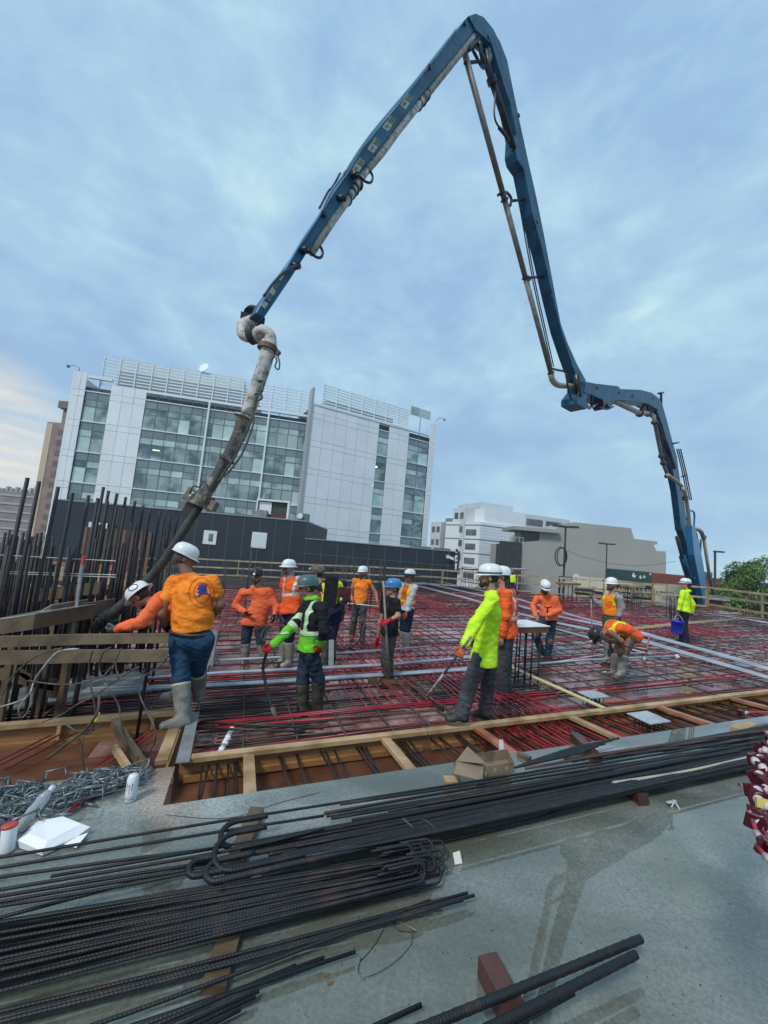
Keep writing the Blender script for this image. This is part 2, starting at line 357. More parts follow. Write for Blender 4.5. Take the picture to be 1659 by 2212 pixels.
# bars sticking out of the form, under the form top, into the slab
st = thing('dowel_row', 'row of dark and red bars running from the edge form to the slab', 'rebar', G(2, 3.4))
def stub(px, red=False, r=.010, du=0, full=True, h=.1):
    p = at(px, 1640 - (px - 560) * .11, h); uu = p.dot(GU); e = V_SLAB - .02 if full else V_SLAB + random.uniform(.3, .6)
    mb = MB(); mb.tube([G(uu, V_FORM + .1, h + .01), G(uu + du, e, h + random.uniform(-.02, .03) + (.10 if full else 0))], r, 6); mb.build('tendon' if red else 'dowel', M_ten if red else M_bark, st, True)
for px in (437, 452, 470, 492, 505, 512, 600, 607, 640, 690, 702, 722, 768, 776, 782, 790, 858, 866, 873, 885, 930, 948, 985, 992): stub(px, du=random.uniform(-.08, .08), r=random.choice((.009, .012)), full=random.random() < .8)
for k in range(26):
    px = 1015 + k * 12.5; stub(px, red=k % 2 == 1 or k in (8, 14, 20), r=.011, h=.09 + .02 * (k % 3))
for px in (1345, 1362, 1372, 1398, 1432, 1448, 1470, 1480, 1500, 1523, 1535, 1560, 1572, 1600, 1612, 1625, 1640, 1652): stub(px, r=.012)

# left form, set further back, with its return and a metal strip on the corner
lf = thing('edge_form', 'amber plywood edge form behind the pile of bar chairs at left', 'formwork', G(-3, V_LFORM))
for k in range(3):
    u0 = -.35 - (k + 1) * 2.45; mb = MB(); mb.bar(G(u0, V_LFORM, .22), G(u0 + 2.44, V_LFORM, .22), .09, .045); mb.build('plank', M_lum, lf)
    mb = MB(); mb.bar(G(u0, V_LFORM + .01, .1), G(u0 + 2.445, V_LFORM + .01, .1), .02, .19); mb.build('face_panel', M_tan, lf)
    mb = MB(); mb.bar(G(u0 + .03, V_LFORM - .03, .03), G(u0 + 2.4, V_LFORM - .03, .03), .05, .055); mb.build('lower_cleat', M_tan, lf)
for px in (145, 330):
    p = at(px, 1560, .15); uu = p.dot(GU); mb = MB(); mb.bar(G(uu, V_LFORM - .035, .19), G(uu, V_LFORM - .035, .06), .05, .03, GU); mb.build('cleat', M_lum, lf)
mb = MB(); mb.bar(G(-.42, V_FORM - .35, .12), G(-.42, V_LFORM, .12), .02, .18); mb.build('return_panel', M_tan, lf)
mb = MB(); mb.bar(G(-.48, V_FORM - .02, .205), G(-.48, V_LFORM, .205), .10, .035); mb.build('plank', M_lum, lf)
mb = MB(); mb.bar(G(-.44, V_FORM - .15, .03), G(-1.1, V_LFORM - .1, .20), .06, .09); mb.build('brace', M_wetwood, lf)
mb = MB(); mb.bar(G(-.45, V_FORM - .35, .03), G(-.95, V_LFORM - .6, .16), .035, .07); mb.build('brace', M_lum, lf)
mb = MB(); mb.bar(G(-.30, V_FORM - .12, .232), G(-.33, V_LFORM - .08, .232), .11, .006); single(mb, 'metal_strip', M_galv, 'grey sheet metal strip beside the rubber boots of the man in the blue map shirt', 'metal strip')
for k, px in enumerate((110, 135, 170, 330, 352)):
    a = at(px, 1588 - k * 4, .12); mb = MB(); mb.tube([a, a + GV * -.55 + GU * -.35 + Vector((0, 0, -.06))], .008, 6); mb.build('tendon', M_ten, lf)

# ------------------------------------------------------------------ reinforcement on the deck
def clip(p0, d, lo, hi, excl=None):        # keep the part of the line inside the deck polygon
    ts = np.arange(lo, hi, .25); ins = [inside(*(G(*(p0[0] + d[0] * t, p0[1] + d[1] * t)).xy)) and ((p0[1] + d[1] * t) > (V_FORM + .06 if p0[0] + d[0] * t > -.3 else V_LFORM + .06)) for t in ts]
    out = []; s = None
    for t, i in zip(ts, ins):
        if i and s is None: s = t
        if not i and s is not None: out.append((s, t)); s = None
    if s is not None: out.append((s, ts[-1]))
    return out
mat_ = thing('reinforcement_mat', 'crossed mat of dark bars laid over the red plywood deck', 'rebar mat', G(4, 9))
tend = thing('tendon_layout', 'red sheathed tendons strung across the deck through the bar mat', 'tendons', G(4, 9))
stuff_b = MB(); stuff_t = MB(); cnt = {'b': 0, 't': 0}
def lay(a, c, h, r, red=False, wob=0):
    n = 2 if not wob else 7; P = []
    L_ = math.dist(a, c); nx, ny = -(c[1] - a[1]) / L_, (c[0] - a[0]) / L_; ph = random.random() * 6
    for k in range(n):
        t = k / (n - 1); w = sin(ph + t * L_ * .55) * wob; P.append(G(a[0] + (c[0] - a[0]) * t + nx * w, a[1] + (c[1] - a[1]) * t + ny * w, h + (sin(ph * 2 + t * L_ * .8) * .02 if wob else 0)))
    key = 't' if red else 'b'; cnt[key] += 1
    if cnt[key] <= 285:
        mb = MB(); mb.tube(P, r, 5 if red else 6); mb.build('tendon' if red else 'bar', M_ten if red else M_bark, tend if red else mat_, True, fix=False)
    else: (stuff_t if red else stuff_b).tube(P, r, 4)
def line_u(v, h, r, red=False, u0=None, u1=None, wob=0):
    for s, t in clip((0, v), (1, 0), -26 if u0 is None else u0, 24 if u1 is None else u1): lay((s, v), (t, v), h, r, red, wob)
def line_v(u, h, r, red=False, v0=None, v1=None, wob=0):
    for s, t in clip((u, 0), (0, 1), 3.8 if v0 is None else v0, 32 if v1 is None else v1): lay((u, s), (u, t), h, r, red, wob)
R_ = random.uniform
v = V_FORM + .14
while v < 25:                                # long bars along the deck
    n = 1 if v < 9 else (1 if v < 15 else 1)
    s = R_(-6, 2); line_u(v, .085 + R_(0, .02), .0095)
    v += (R_(.26, .42) if v < 9 else R_(.36, .6))
for k in range(22): line_u(V_FORM + .1 + k * .085 + R_(0, .03), .11, .008, u0=-.3, u1=R_(.6, 2.4))          # dense bars at the near left corner
for k in range(16): line_u(V_LFORM + .12 + k * .10, .10, .009, u0=-3.5 + R_(0, .6), u1=R_(.4, 1.8))
u = -14
while u < 20:                                # cross bars
    line_v(u, .105 + R_(0, .015), .012, v0=V_FORM + .07 if R_(0, 1) < .6 else V_FORM + R_(.5, 2), v1=None if R_(0, 1) < .5 else R_(12, 20)); u += R_(.45, .62) if u < 3 else R_(.36, .56)
# red tendons: bundles lengthways
for v, n in ((4.22, 1), (4.42, 1), (4.86, 4), (5.9, 1), (6.55, 2), (7.3, 1), (8.1, 2), (9.1, 1), (10.1, 2), (11.2, 2), (12.1, 2), (12.9, 2), (13.3, 3), (14, 2), (15, 2), (16, 2), (17, 2), (18.2, 2), (19.5, 2)):
    for k in range(n): line_u(v + k * .045, .10 + .03 * (k % 2), .0115, True, u0=-.28 if v < 5.1 else None, wob=.04)
# bands across: at the near column, at two others, and in the far right
def band(uc, w, n, v0, v1, pinch=None, thru=False):
    for k in range(n):
        o = (k / (n - 1) - .5) * w; P = []
        for q in range(10):
            t = q / 9; vv = v0 + (v1 - v0) * t; f = 1
            if pinch: f = .45 + .55 * min(1, abs(vv - pinch) / 2.2) ** 1.2
            P.append(G(uc + o * f + R_(-.008, .008), vv, .115 + .02 * (k % 3) + (0 if vv > V_FORM else -.02)))
        cnt['t'] += 1
        if not inside(P[-1].x, P[-1].y): continue
        if cnt['t'] <= 290: mb = MB(); mb.tube(curve(P, 2), .0105, 5); mb.build('tendon', M_ten, tend, True, fix=False)
        else: stuff_t.tube(P, .0105, 4)
band(3.55, 1.9, 16, V_SLAB - .02, 9.5, 5.6); band(2.1, 1.0, 9, 5.0, 14, 8.5); 
band(11.5, 2.2, 14, 8.0, 17, 12); band(13.9, 1.6, 9, 7.6, 15, 12); band(0.2, 1.2, 8, 9.5, 19, 13); band(7.5, 1.5, 10, 12, 19, 15)
for k in range(11): line_v(3.55 + (k - 5) * .14, .06, .009, v0=V_FORM + .1, v1=7.2)                # bars below the band
for k in range(10): line_u(5.0 + k * .1, .07, .009, u0=2.4 + R_(0, .2), u1=4.9 + R_(-.2, .2))
for u0, v0 in ((2.35, 4.95), (5.55, 6.3), (1.2, 4.9), (6.1, 5.1)):      # short lapped bars in clusters (stud rails at the columns)
    for k in range(7): lay((u0 + R_(-.1, .1), v0 + k * .07), (u0 + .9 + R_(-.2, .2), v0 + k * .07), .12, .008)
lay((-.25, 4.95), (1.05, 4.48), .15, .012); lay((-.3, 4.82), (.85, 4.45), .15, .012)               # two loose bars by the metal strip
for k in range(46): v0_ = 19.5 + k * .16; line_u(v0_, .12, .012, u0=R_(-12, 0) if k % 3 else None)
if stuff_t.v: stuff_t.build('tendon_mass', M_ten, tend, kind='stuff', fix=False)
# bar chairs: small wire supports under the bars
ch = MB()
for k in range(520):
    u_ = R_(-6, 15); v_ = R_(V_FORM + .2, 15) if k > 160 else R_(V_FORM + .2, 8)
    if u_ < -.3 and v_ < V_LFORM + .2: continue
    p = G(u_, v_)
    if not inside(p.x, p.y): continue
    a = R_(0, 3); d = Vector((cos(a), sin(a), 0)); e = Vector((-sin(a), cos(a), 0)); top = p + Vector((0, 0, .09))
    for s in (-1, 1):
        for t in (-1, 1): ch.tube([p + d * .045 * s + e * .03 * t, top + d * .012 * s, ], .004, 3, cap=False)
ch.build('bar_supports', mat('dark_grey_plastic', (.10, .105, .11), .5, (.03, .03, .03), 5), mat_, kind='stuff', fix=False)
if stuff_b.v: stuff_b.build('bar_mass', M_bark, mat_, kind='stuff', fix=False)
# white stressing-end cups in the near left corner
for k in range(11):
    p = G(-.02 + .012 * k, V_FORM + .12 + k * .062, .10); mb = MB(); mb.lathe(p, [(.012, -.035), (.03, -.03), (.034, 0), (.022, .02), (.012, .03)], 10, GU); mb.build('cup', M_wht if k % 4 else M_galv, tend, True)
# ------------------------------------------------------------------ conduits
def conduit(pts, r=.017, n=1, gap=.045, lab='', grp='', h=.15, m=None):
    P = [at(x, y, h) for x, y in pts]; d = (P[-1] - P[0]); nn = Vector((-d.y, d.x, 0)).normalized()
    for k in range(n):
        Q = [p + nn * gap * (k + (R_(-.25, .25))) + Vector((0, 0, R_(0, .02))) for p in P]
        for q in Q: q.z = q.z
        mb = MB(); mb.tube(Q, r, 8); single(mb, 'conduit', m or M_con, lab, 'conduit', grp, True)
gA = 'grey conduits crossing the deck behind the two men with rakes'
conduit([(150, 1478), (480, 1456), (830, 1438), (1240, 1402)], .02, 2, .05, 'pale grey conduit running along the deck behind the green striped jacket', gA)
conduit([(180, 1496), (480, 1484), (830, 1461), (1010, 1449), (1040, 1446)], .017, 3, .055, 'pale grey conduit running along the deck behind the green striped jacket', gA)
conduit([(1090, 1440), (1260, 1426), (1460, 1418)], .022, 1, .05, 'grey conduit ending in a white fitting beside the bending worker', None)
conduit([(930, 1398), (660, 1418), (420, 1430)], .019, 1, .05, 'lone grey conduit crossing behind the blue helmeted worker', None)
gB = 'bundle of blue grey conduits running diagonally across the deck'
conduit([(885, 1262), (1000, 1292), (1100, 1322), (1190, 1345), (1374, 1383), (1500, 1420), (1659, 1468)], .02, 4, .09, 'blue grey conduit in the diagonal bundle reaching the right edge', gB)
conduit([(905, 1258), (1050, 1290), (1180, 1328), (1374, 1368), (1520, 1407), (1659, 1448)], .018, 4, .10, 'blue grey conduit in the diagonal bundle reaching the right edge', gB)
conduit([(940, 1255), (1100, 1290), (1250, 1335), (1400, 1372)], .018, 3, .11, 'blue grey conduit in the diagonal bundle reaching the right edge', gB)
gC = 'thin conduits between the bending worker and the standing ones'
conduit([(1170, 1352), (1300, 1388), (1405, 1414)], .015, 3, .08, 'thin grey conduit slanting towards the bending worker', gC)
conduit([(1200, 1430), (1320, 1412), (1445, 1412)], .014, 1, .08, 'thin grey conduit lying lengthways by the bending worker', gC)
conduit([(1350, 1362), (1480, 1348), (1600, 1338)], .03, 2, .12, 'pale plank-like pipe lying beyond the blue bucket', 'pale pipes beyond the blue bucket', m=M_lumf)
conduit([(1520, 1325), (1590, 1335), (1659, 1346)], .02, 2, .12, 'pale pipe at the far right below the guard rail', 'pale pipes below the guard rail')
mb = MB(); p = at(1461, 1418, .15); mb.lathe(p, [(.03, -.04), (.034, -.035), (.034, .035), (.03, .04)], 10); mb.tube([p, p + GV * -.06], .028, 8); single(mb, 'pipe_fitting', M_wht, 'white elbow fitting on the end of the conduit near the bending worker', 'fitting', None, True)
mb = MB(); a = at(1085, 1432, .16); c = at(1306, 1530, .2); mb.bar(a, c, .06, .02); single(mb, 'yellow_strip', mat('yellow_painted_strip', (.62, .62, .10), .4, (.70, .66, .35), 6), 'long thin yellow strip running from the column bars to the edge form', 'strip')
# white square plates on short legs (post-tensioning / embed plates)
def plate(px, py, w, d, h, lab, cat='embed plate'):
    p = at(px, py, h); t = thing('embed_plate', lab, cat, p - Vector((0, 0, h)))
    mb = MB(); mb.box(p, (w, d, .012), (GUt, GV, ZU)); mb.build('plate', mat('wet_zinc_plate', (.42, .47, .48), .22, (.3, .33, .34), 8), t)
    for k in range(4):
        for l in range(3):
            q = p + GUt * (k - 1.5) * w * .22 + GV * (l - 1) * d * .3; mb = MB(); mb.tube([q, q - Vector((0, 0, h - .02))], .006, 6); mb.build('stud', M_bark, t)
plate(1282, 1500, .34, .26, .2, 'square zinc plate on studs just behind the edge form'); 
plate(1401, 1550, .34, .30, .30, 'square zinc plate on studs between the edge form and the slab')
# two grey upright boards standing on the deck
for (x0, y0, x1, y1, w, l) in ((443, 1450, 470, 1362, .11, 'grey board standing upright beside the big man in jeans'), (707, 1450, 722, 1382, .09, 'grey board leaning behind the man in the green striped jacket')):
    a = at(x0 + 8, y0, .02); c = atY(x1 - 6, y1, a.y + .15); mb = MB(); mb.bar(a, c, w, .03, Vector((0, 1, 0))); single(mb, 'upright_board', M_galv, l, 'board')
# ================================================================== column starter bars
def dowels(px, py, nu, nv, su, sv, hgt, r, lab, cap=None, jit=.02, hj=.1, h0=.0, capm=None, capsz=None, ties=0):
    p0 = at(px, py, 0); t = thing('column_bars', lab, 'column bars', p0); mb0 = None
    for i in range(nu):
        for j in range(nv):
            if nu > 2 and nv > 2 and 0 < i < nu - 1 and 0 < j < nv - 1: continue
            q = p0 + GU * ((i - (nu - 1) / 2) * su + R_(-jit, jit)) + GV * ((j - (nv - 1) / 2) * sv + R_(-jit, jit)); q.z = zd(q.x, h0)
            mb = MB(); mb.tube([q, q + Vector((R_(-jit, jit), R_(-jit, jit), hgt + R_(-hj, hj)))], r, 6); mb.build('bar', M_bark if r < .015 else M_bar, t, True)
    for k in range(ties):
        z = hgt * (.2 + .6 * k / max(1, ties - 1)); w, d = (nu - 1) * su / 2 + .03, (nv - 1) * sv / 2 + .03; L_ = [p0 + GU * a * w + GV * c * d + Vector((0, 0, z)) for a, c in ((-1, -1), (1, -1), (1, 1), (-1, 1), (-1, -1))]
        mb = MB(); mb.tube(L_, .007, 5); mb.build('tie', M_bark, t)
    if cap:
        w, d = capsz; mb = MB(); mb.box(p0 + Vector((0, 0, cap)), (w, d, .1 if w > .5 else .06), (GUt, GV, ZU)); mb.build('cap_board', capm or M_wetwood, t)
        mb = MB(); mb.box(p0 + Vector((0, 0, cap + (.054 if w > .5 else .034))), (w + .03, d + .03, .012), (GUt, GV, ZU)); mb.build('cap_sheet', M_wht if w > .5 and px < 1200 else M_lumf, t)
    return t
dowels(1124, 1478, 4, 3, .15, .16, .93, .013, 'column bars capped with a brown box board between the lime shirt and the orange jacket', cap=.97, capsz=(.62, .55), capm=mat('rusty_board', (.17, .07, .03), .45, (.09, .04, .02), 3), hj=0)
dowels(778, 1322, 7, 4, .24, .22, 1.75, .014, 'tall group of column bars standing behind the worker in the sleeveless orange shirt', hj=.25)
dowels(824, 1325, 1, 3, .2, .1, 1.75, .028, 'dark close pair of tall bars behind the blue hard hat', hj=.02)
dowels(562, 1345, 2, 2, .9, .5, 1.9, .013, 'thin tall bars rising behind the worker in the orange hoodie', hj=.3)
dowels(495, 1330, 2, 3, .5, .4, 1.5, .013, 'thin tall bars rising right of the shirt with the blue map', hj=.3)
dowels(1226, 1303, 3, 3, .28, .28, .95, .014, 'column bars under a broken wooden cap right of the orange jacket', cap=.98, capsz=(.95, .7), capm=mat('brown_cap', (.22, .12, .07), .6), hj=0)
dowels(1012, 1272, 4, 2, .3, .3, 1.25, .015, 'capped column bars far off left of the white hard hat of the lime shirt', cap=1.28, capsz=(.95, .7), hj=0)
dowels(1118, 1268, 2, 2, .7, .3, 1.3, .014, 'far capped column bars right of the distant lime worker', cap=1.32, capsz=(1.4, .5), hj=0, capm=M_lumf)
dowels(1366, 1308, 4, 3, .22, .22, .95, .014, 'column bars under a thin cap in front of the first black sign', cap=1.0, capsz=(.9, .7), hj=0, capm=M_lumf)
dowels(1457, 1340, 4, 3, .17, .17, .85, .014, 'bare column bars just left of the worker with the blue bucket', hj=.12)
dowels(1628, 1330, 5, 3, .18, .2, .95, .014, 'bare column bars at the far right below the guard rail', hj=.15)

# dense wall bars on the left
wb = thing('wall_bars', 'dense stand of tall thick dark bars rising at the far left', 'rebar wall', at(180, 1480, 0))
tops = [(60, 1032), (85, 1040), (126, 1052), (157, 1064), (192, 1070), (212, 1076), (233, 1082), (253, 1092), (270, 1098), (308, 1052), (319, 1060), (337, 1066), (356, 1074), (376, 1082), (394, 1092), (410, 1098), (430, 1104), (440, 1112), (453, 1112), (467, 1118)]
for i, (tx, ty) in enumerate(tops):
    tx = tx + 0 if i < 9 else tx - 84; Y = 4.55 + .16 * (i % 9) if i < 9 else 5.9 + .12 * (i - 9)
    a = atY(tx, ty, Y); base = Vector((a.x - .04 + R_(-.05, .02), a.y, zd(a.x, 0))); mb = MB(); mb.tube([base, a], .0215, 7); mb.build('bar', M_bar, wb, True)
for k in range(84):                          # second curtain, lower and closer packed
    px = R_(-15, 375); Y = R_(4.9, 6.6) if px < 180 else R_(5.7, 7.2); a = atY(px, 1155 + R_(-15, 60) + (0 if px < 90 else (20 if px < 200 else -20)), Y); base = Vector((a.x + R_(-.03, .03), a.y, zd(a.x, 0))); mb = MB(); mb.tube([base, a], .0175, 6); mb.build('bar', M_bar, wb, True)
for k in range(9):
    px = 12 + k * 13; Y = 5.3; a = atY(px, 1150 + (k % 3) * 4, Y); base = Vector((a.x, a.y, zd(a.x, 0))); mb = MB(); mb.tube([base, a], .017, 7); mb.build('bar', M_bar, wb, True)
for (y0, y1) in ((1198, 1212), (1234, 1242), (1238, 1247)):
    mb = MB(); mb.tube([atY(-20, y0, 5.1), atY(250, y1, 5.1)], .006, 5); mb.build('tie_wire', M_galv, wb)
for k, px in enumerate((22, 48, 70, 95, 120, 165, 178, 335)):   # near bars crossing the planks
    a = atY(px, 1372 + R_(-30, 150), 4.25 + .03 * k); base = at(px - 12, 1565, .0); base = Vector((a.x - .02, a.y, zd(a.x, .0))); mb = MB(); mb.tube([base, a + Vector((0, 0, .25))], .017, 6); mb.build('bar', M_bar, wb, True)
mb = MB(); a = atY(178, 1220, 4.5); base = atY(156, 1375, 4.5); mb.tube([base, a], .016, 8); mb.cur = 1; mb.tube([a, a + Vector((.005, 0, .1))], .0165, 8); single(mb, 'marker_post', [M_galv, mat('red_tape', (.5, .05, .04), .5)], 'grey post with a red taped top among the dark bars', 'post')

# planks and shoring at the left
M_plk = mat('brown_weathered_plank', (.27, .195, .12), .6, (.13, .09, .055), 3, bump=.4, bscale=30, rnd=.2)
t = thing('plank_barrier', 'two long weathered planks on edge crossing in front of the stooping man', 'barrier', atY(180, 1500, 4.0))
for (xa, ya, xb, yb, hh) in ((-40, 1387, 365, 1378, .10), (-40, 1421, 362, 1416, .125)):
    a = atY(xa, ya, 3.75); c = atY(xb, yb, 4.28); m_ = (a + c) / 2 + Vector((0, 0, .006)); mb = MB(); mb.bar(a, m_, .035, hh); mb.build('plank', M_plk, t); mb = MB(); mb.bar(m_, c, .035, hh * .97); mb.build('plank', M_plk, t)
for px in (20,):
    a = atY(px, 1375, 4.15 + px * .0004); mb = MB(); mb.bar(Vector((a.x, a.y + .06, zd(a.x, 0))), a + Vector((0, .06, .0)), .07, .035); mb.build('stake', M_wetwood, t)
t = thing('form_box', 'chunky form box with a wet white top left of the concrete hose', 'formwork', atY(60, 1330, 4.4))
def boxpx(c0, c1, Y0, Y1, hh, m, nm, top=None):   # a slab between two picture points, front face at Y0
    a = atY(*c0, Y0); c = atY(*c1, Y0 + .001); 
    mb = MB(); P = [Vector((a.x, a.y, a.z - hh)), Vector((c.x, c.y, c.z - hh)), Vector((c.x + (Y1 - Y0) * .12, Y1, c.z - hh)), Vector((a.x, Y1, a.z - hh)), a, c, Vector((c.x + (Y1 - Y0) * .12, Y1, c.z + .01)), Vector((a.x, Y1, a.z + .01))]
    mb.quadbox(P); mb.build(nm, m, t)
    if top: Q = [p + Vector((0, 0, .004)) for p in P[4:]]; mb = MB(); mb.prism(Q, (0, 0, .008)); mb.build('top_sheet', top, t)
M_wettop = mat('wet_white_ply', (.50, .51, .50), .12, (.36, .35, .33), 3)
boxpx((-40, 1345), (76, 1328), 3.9, 4.6, .14, M_wetwood, 'side_board', M_wettop)
boxpx((76, 1328), (112, 1308), 4.35, 4.8, .13, M_wetwood, 'end_board', M_wettop)
boxpx((112, 1322), (176, 1306), 4.7, 5.2, .16, M_wetwood, 'end_board', M_wettop)
boxpx((-40, 1290), (182, 1262), 5.6, 5.9, .16, M_lum, 'back_board', M_wettop)
for px in (120, 160): mb = MB(); a = atY(px, 1345, 4.8); mb.bar(Vector((a.x, a.y, zd(a.x, 0))), a, .07, .07); mb.build('leg', M_wetwood, t)
t = thing('loose_boards', 'dark broken boards lying among the bars below the planks', 'boards', at(60, 1520, 0))
for (a, c, w) in (((0, 1455), (120, 1480), .12), ((60, 1478), (125, 1492), .16), ((20, 1432), (70, 1470), .05)):
    p, q = atY(*a, 4.5), atY(*c, 4.5); mb = MB(); mb.bar(p, q, .03, w); mb.build('board', M_wetwood, t)
mb = MB(); q = [at(-60, 1545, .14), at(330, 1495, .14), at(300, 1455, .14), at(-60, 1490, .14)]; mb.prism(q, (0, 0, .03)); single(mb, 'fresh_concrete', mat('fresh_grey_concrete', (.12, .13, .13), .35, (.2, .21, .2), 7, bump=.8, bscale=14), 'strip of fresh grey concrete behind the left form', 'concrete', kind='stuff')

# ------------------------------------------------------------------ guard rails round the deck
def guard(P, lab, posts, rails=(1.1, .62, .16), pw=.09, foot=True, m=M_lumf):
    t = thing('guard_rail', lab, 'guard rail', P[0])
    for a, c in zip(P[:-1], P[1:]):
        n = max(1, round((c - a).length / 2.6))
        for k in range(n):
            for z in rails:
                p = a.lerp(c, k / n); q = a.lerp(c, (k + 1) / n + (.02 if k < n - 1 else 0)); mb = MB()
                mb.bar(p + Vector((0, 0, z + R_(-.02, .02))), q + Vector((0, 0, z + R_(-.02, .02))), .04, .09 if z > .3 else .10); mb.build('rail', m, t)
        for k in range(n + 1):
            p = a.lerp(c, k / n); mb = MB(); mb.bar(p + Vector((0, .05, -.05)), p + Vector((0, .05, 1.16)), .09, .045, Vector((1, 0, 0))); mb.build('post', m, t)
            if foot: mb = MB(); d = (c - a).normalized(); s = Vector((-d.y, d.x, 0)); s = s if s.x < 0 or abs(s.x) < .5 and s.y < 0 else -s; mb.box(p + s * .25 + Vector((0, 0, .03)), (.5, .09, .05), (s, d, ZU)); mb.build('foot', m, t)
    return t
def dk(x, y, h=0): return Vector((x, y, zd(x, h)))
guard([dk(16.7, 9), dk(16.95, 14.4), dk(17.0, 20.2)], 'wooden guard rail along the right side of the deck in front of the trees', 0, rails=(1.1, .72, .28))
guard([dk(17.0, 20.3), dk(10.7, 23.2), dk(4.25, 26.0)], 'wooden guard rail in front of the black lettered signs', 0)
guard([dk(4.2, 26.05), dk(-3, 25.6), dk(-12, 25.1)], 'wooden guard rail below the long black building', 0)
guard([dk(-12.1, 25.1), dk(-14, 20), dk(-15, 13)], 'wooden guard rail at the left behind the dense dark bars', 0)
for (x, y) in ((1180, 1262), (1302, 1262)):
    pass
t = thing('lumber_stack', 'stacked sawn boards seen through the bars at the far left', 'lumber', at(150, 1300, 0))
for k in range(22):
    x0 = R_(-30, 90); Y = R_(9, 11); z0 = zd(-9, R_(.05, 1.5)); a = atY(x0, 1300, Y); a.z = z0; mb = MB(); mb.bar(a, a + Vector((R_(1.5, 2.6), R_(-.2, .2), R_(-.03, .06))), .09, R_(.05, .14)); mb.build('board', random.choice((M_lum, M_lumf, M_redwood, mat('maroon_board', (.10, .015, .03), .5))), t)
mb = MB(); a = atY(1180, 1262, 30)
# vertical form panels standing left (tan), behind the bars
t = thing('board_screen', 'row of narrow tan form boards standing behind the dark bars', 'formwork', atY(260, 1300, 11))
for k in range(13):
    px = 205 + k * 15; a = atY(px, 1200 + R_(0, 40), 10.5 + .1 * k); mb = MB(); mb.bar(Vector((a.x - .05, a.y, zd(a.x, 0))), a, R_(.04, .09), .04, Vector((0, 1, 0))); mb.build('board', M_lum if k % 3 else M_lumf, t)

# ================================================================== things on the slab
H5 = .5
# bar chairs pile (wire and plastic supports)
M_chair = mat('zinc_wire', (.20, .235, .25), .35, (.09, .11, .12), 9, metal=.35)
gP = 'zinc bar chairs heaped on the slab corner'
random.seed(11)
for k in range(95):
    px = R_(-40, 300); f = (px + 40) / 340; yb = 1700 - 45 * f; yf = 1820 - 135 * f; py = R_(yb, yf); hh = R_(0, .06)
    c = at(px, py, H5 + .01 + hh); a = R_(-.5, .9); d = (GU * cos(a) + GV * sin(a)).normalized(); e = Vector((-d.y, d.x, 0)); z = Vector((0, 0, 1)); ti = R_(-.5, .5); n = (z * cos(ti) + e * sin(ti)).normalized(); e2 = d.cross(n)
    mb = MB(); kind = k % 4; r = .0045
    if kind == 0:                            # ladder-like double wire with rungs
        L_ = R_(.10, .2)
        for s in (-1, 1): mb.tube([c - d * L_ + e2 * .018 * s, c + d * L_ + e2 * .018 * s], r, 5)
        for q in range(5): mb.tube([c + d * L_ * (q - 2) * .42 + e2 * .018, c + d * L_ * (q - 2) * .42 - e2 * .018 + n * .02, ], r * .8, 4)
    elif kind == 1:                          # bent hairpin
        L_ = R_(.06, .11); mb.tube(curve([c - d * L_ + e2 * .03, c + d * L_ * .6 + e2 * .035, c + d * L_ + n * .03, c + d * L_ * .6 - e2 * .035, c - d * L_ - e2 * .03], 4), r * 1.15, 5)
    elif kind == 2:                          # chair: top bar on splayed legs
        L_ = R_(.05, .08); mb.tube([c - d * L_ + n * .05, c + d * L_ + n * .05], r * 1.3, 5)
        for s in (-1, 1):
            for t_ in (-1, 1): mb.tube([c + d * L_ * .8 * s + n * .05, c + d * L_ * s + e2 * .04 * t_], r, 4)
    else:                                    # ring on a stem
        mb.tube([c + (d * cos(q * pi / 4) + n * sin(q * pi / 4)) * .035 for q in range(9)], .006, 5); mb.tube([c + d * .03, c + d * .13], .008, 5)
    single(mb, 'bar_chair', M_chair, 'zinc wire bar chair in the heap at the left corner of the slab', 'bar chair', gP, True)
# can, bottle, cup, tray, red strip
c = at(281, 1730, H5); t = thing('drink_can', 'white drink can with three dark claw strokes on the slab corner', 'can', c)
mb = MB(); mb.lathe(c, [(.025, 0), (.0315, .008), (.033, .02), (.033, .135), (.031, .145), (.0265, .153), (.0265, .157)], 22); mb.build('body', M_wht, t, True)
mb = MB(); mb.lathe(c + Vector((0, 0, .155)), [(.024, 0), (.024, .001)], 16); mb.build('lid', mat('aluminium', (.55, .56, .57), .3, metal=.8), t)
def arcface(mb, c, r, a0, a1, z0, z1, n=5):
    for i in range(n):
        p, q = a0 + (a1 - a0) * i / n, a0 + (a1 - a0) * (i + 1) / n; mb.face([c + Vector((r * sin(p), -r * cos(p), z0)), c + Vector((r * sin(q), -r * cos(q), z0)), c + Vector((r * sin(q), -r * cos(q), z1)), c + Vector((r * sin(p), -r * cos(p), z1))])
mb = MB()
for j, (dz, ln) in enumerate(((.0, .05), (-.004, .058), (.002, .046))):
    for q in range(8): a = radians(-28 + j * 26) + (.05 if q % 2 else -.02) + q * .006; arcface(mb, c, .0334, a, a + .14 - .01 * q, .118 + dz - ln * (q + 1) / 8, .118 + dz - ln * q / 8, 2)
mb.build('claw_mark', mat('dark_print', (.03, .05, .06), .5), t)
mb = MB(); arcface(mb, c, .0334, -1.3, 1.3, .038, .041, 14); arcface(mb, c, .0334, -1.2, 1.2, .022, .030, 14); mb.build('print_band', mat('grey_print', (.25, .28, .30), .5), t)
c = at(120, 1822, H5)
t = thing('foam_tray', 'white foam takeout box lying upside down on the slab', 'foam box', c)
q = [at(38, 1815, H5 + .045), at(92, 1840, H5 + .03), at(165, 1808, H5 + .03), at(195, 1786, H5 + .045), at(140, 1764, H5 + .045), at(80, 1774, H5 + .045)]; cc = sum(q, Vector()) / 6
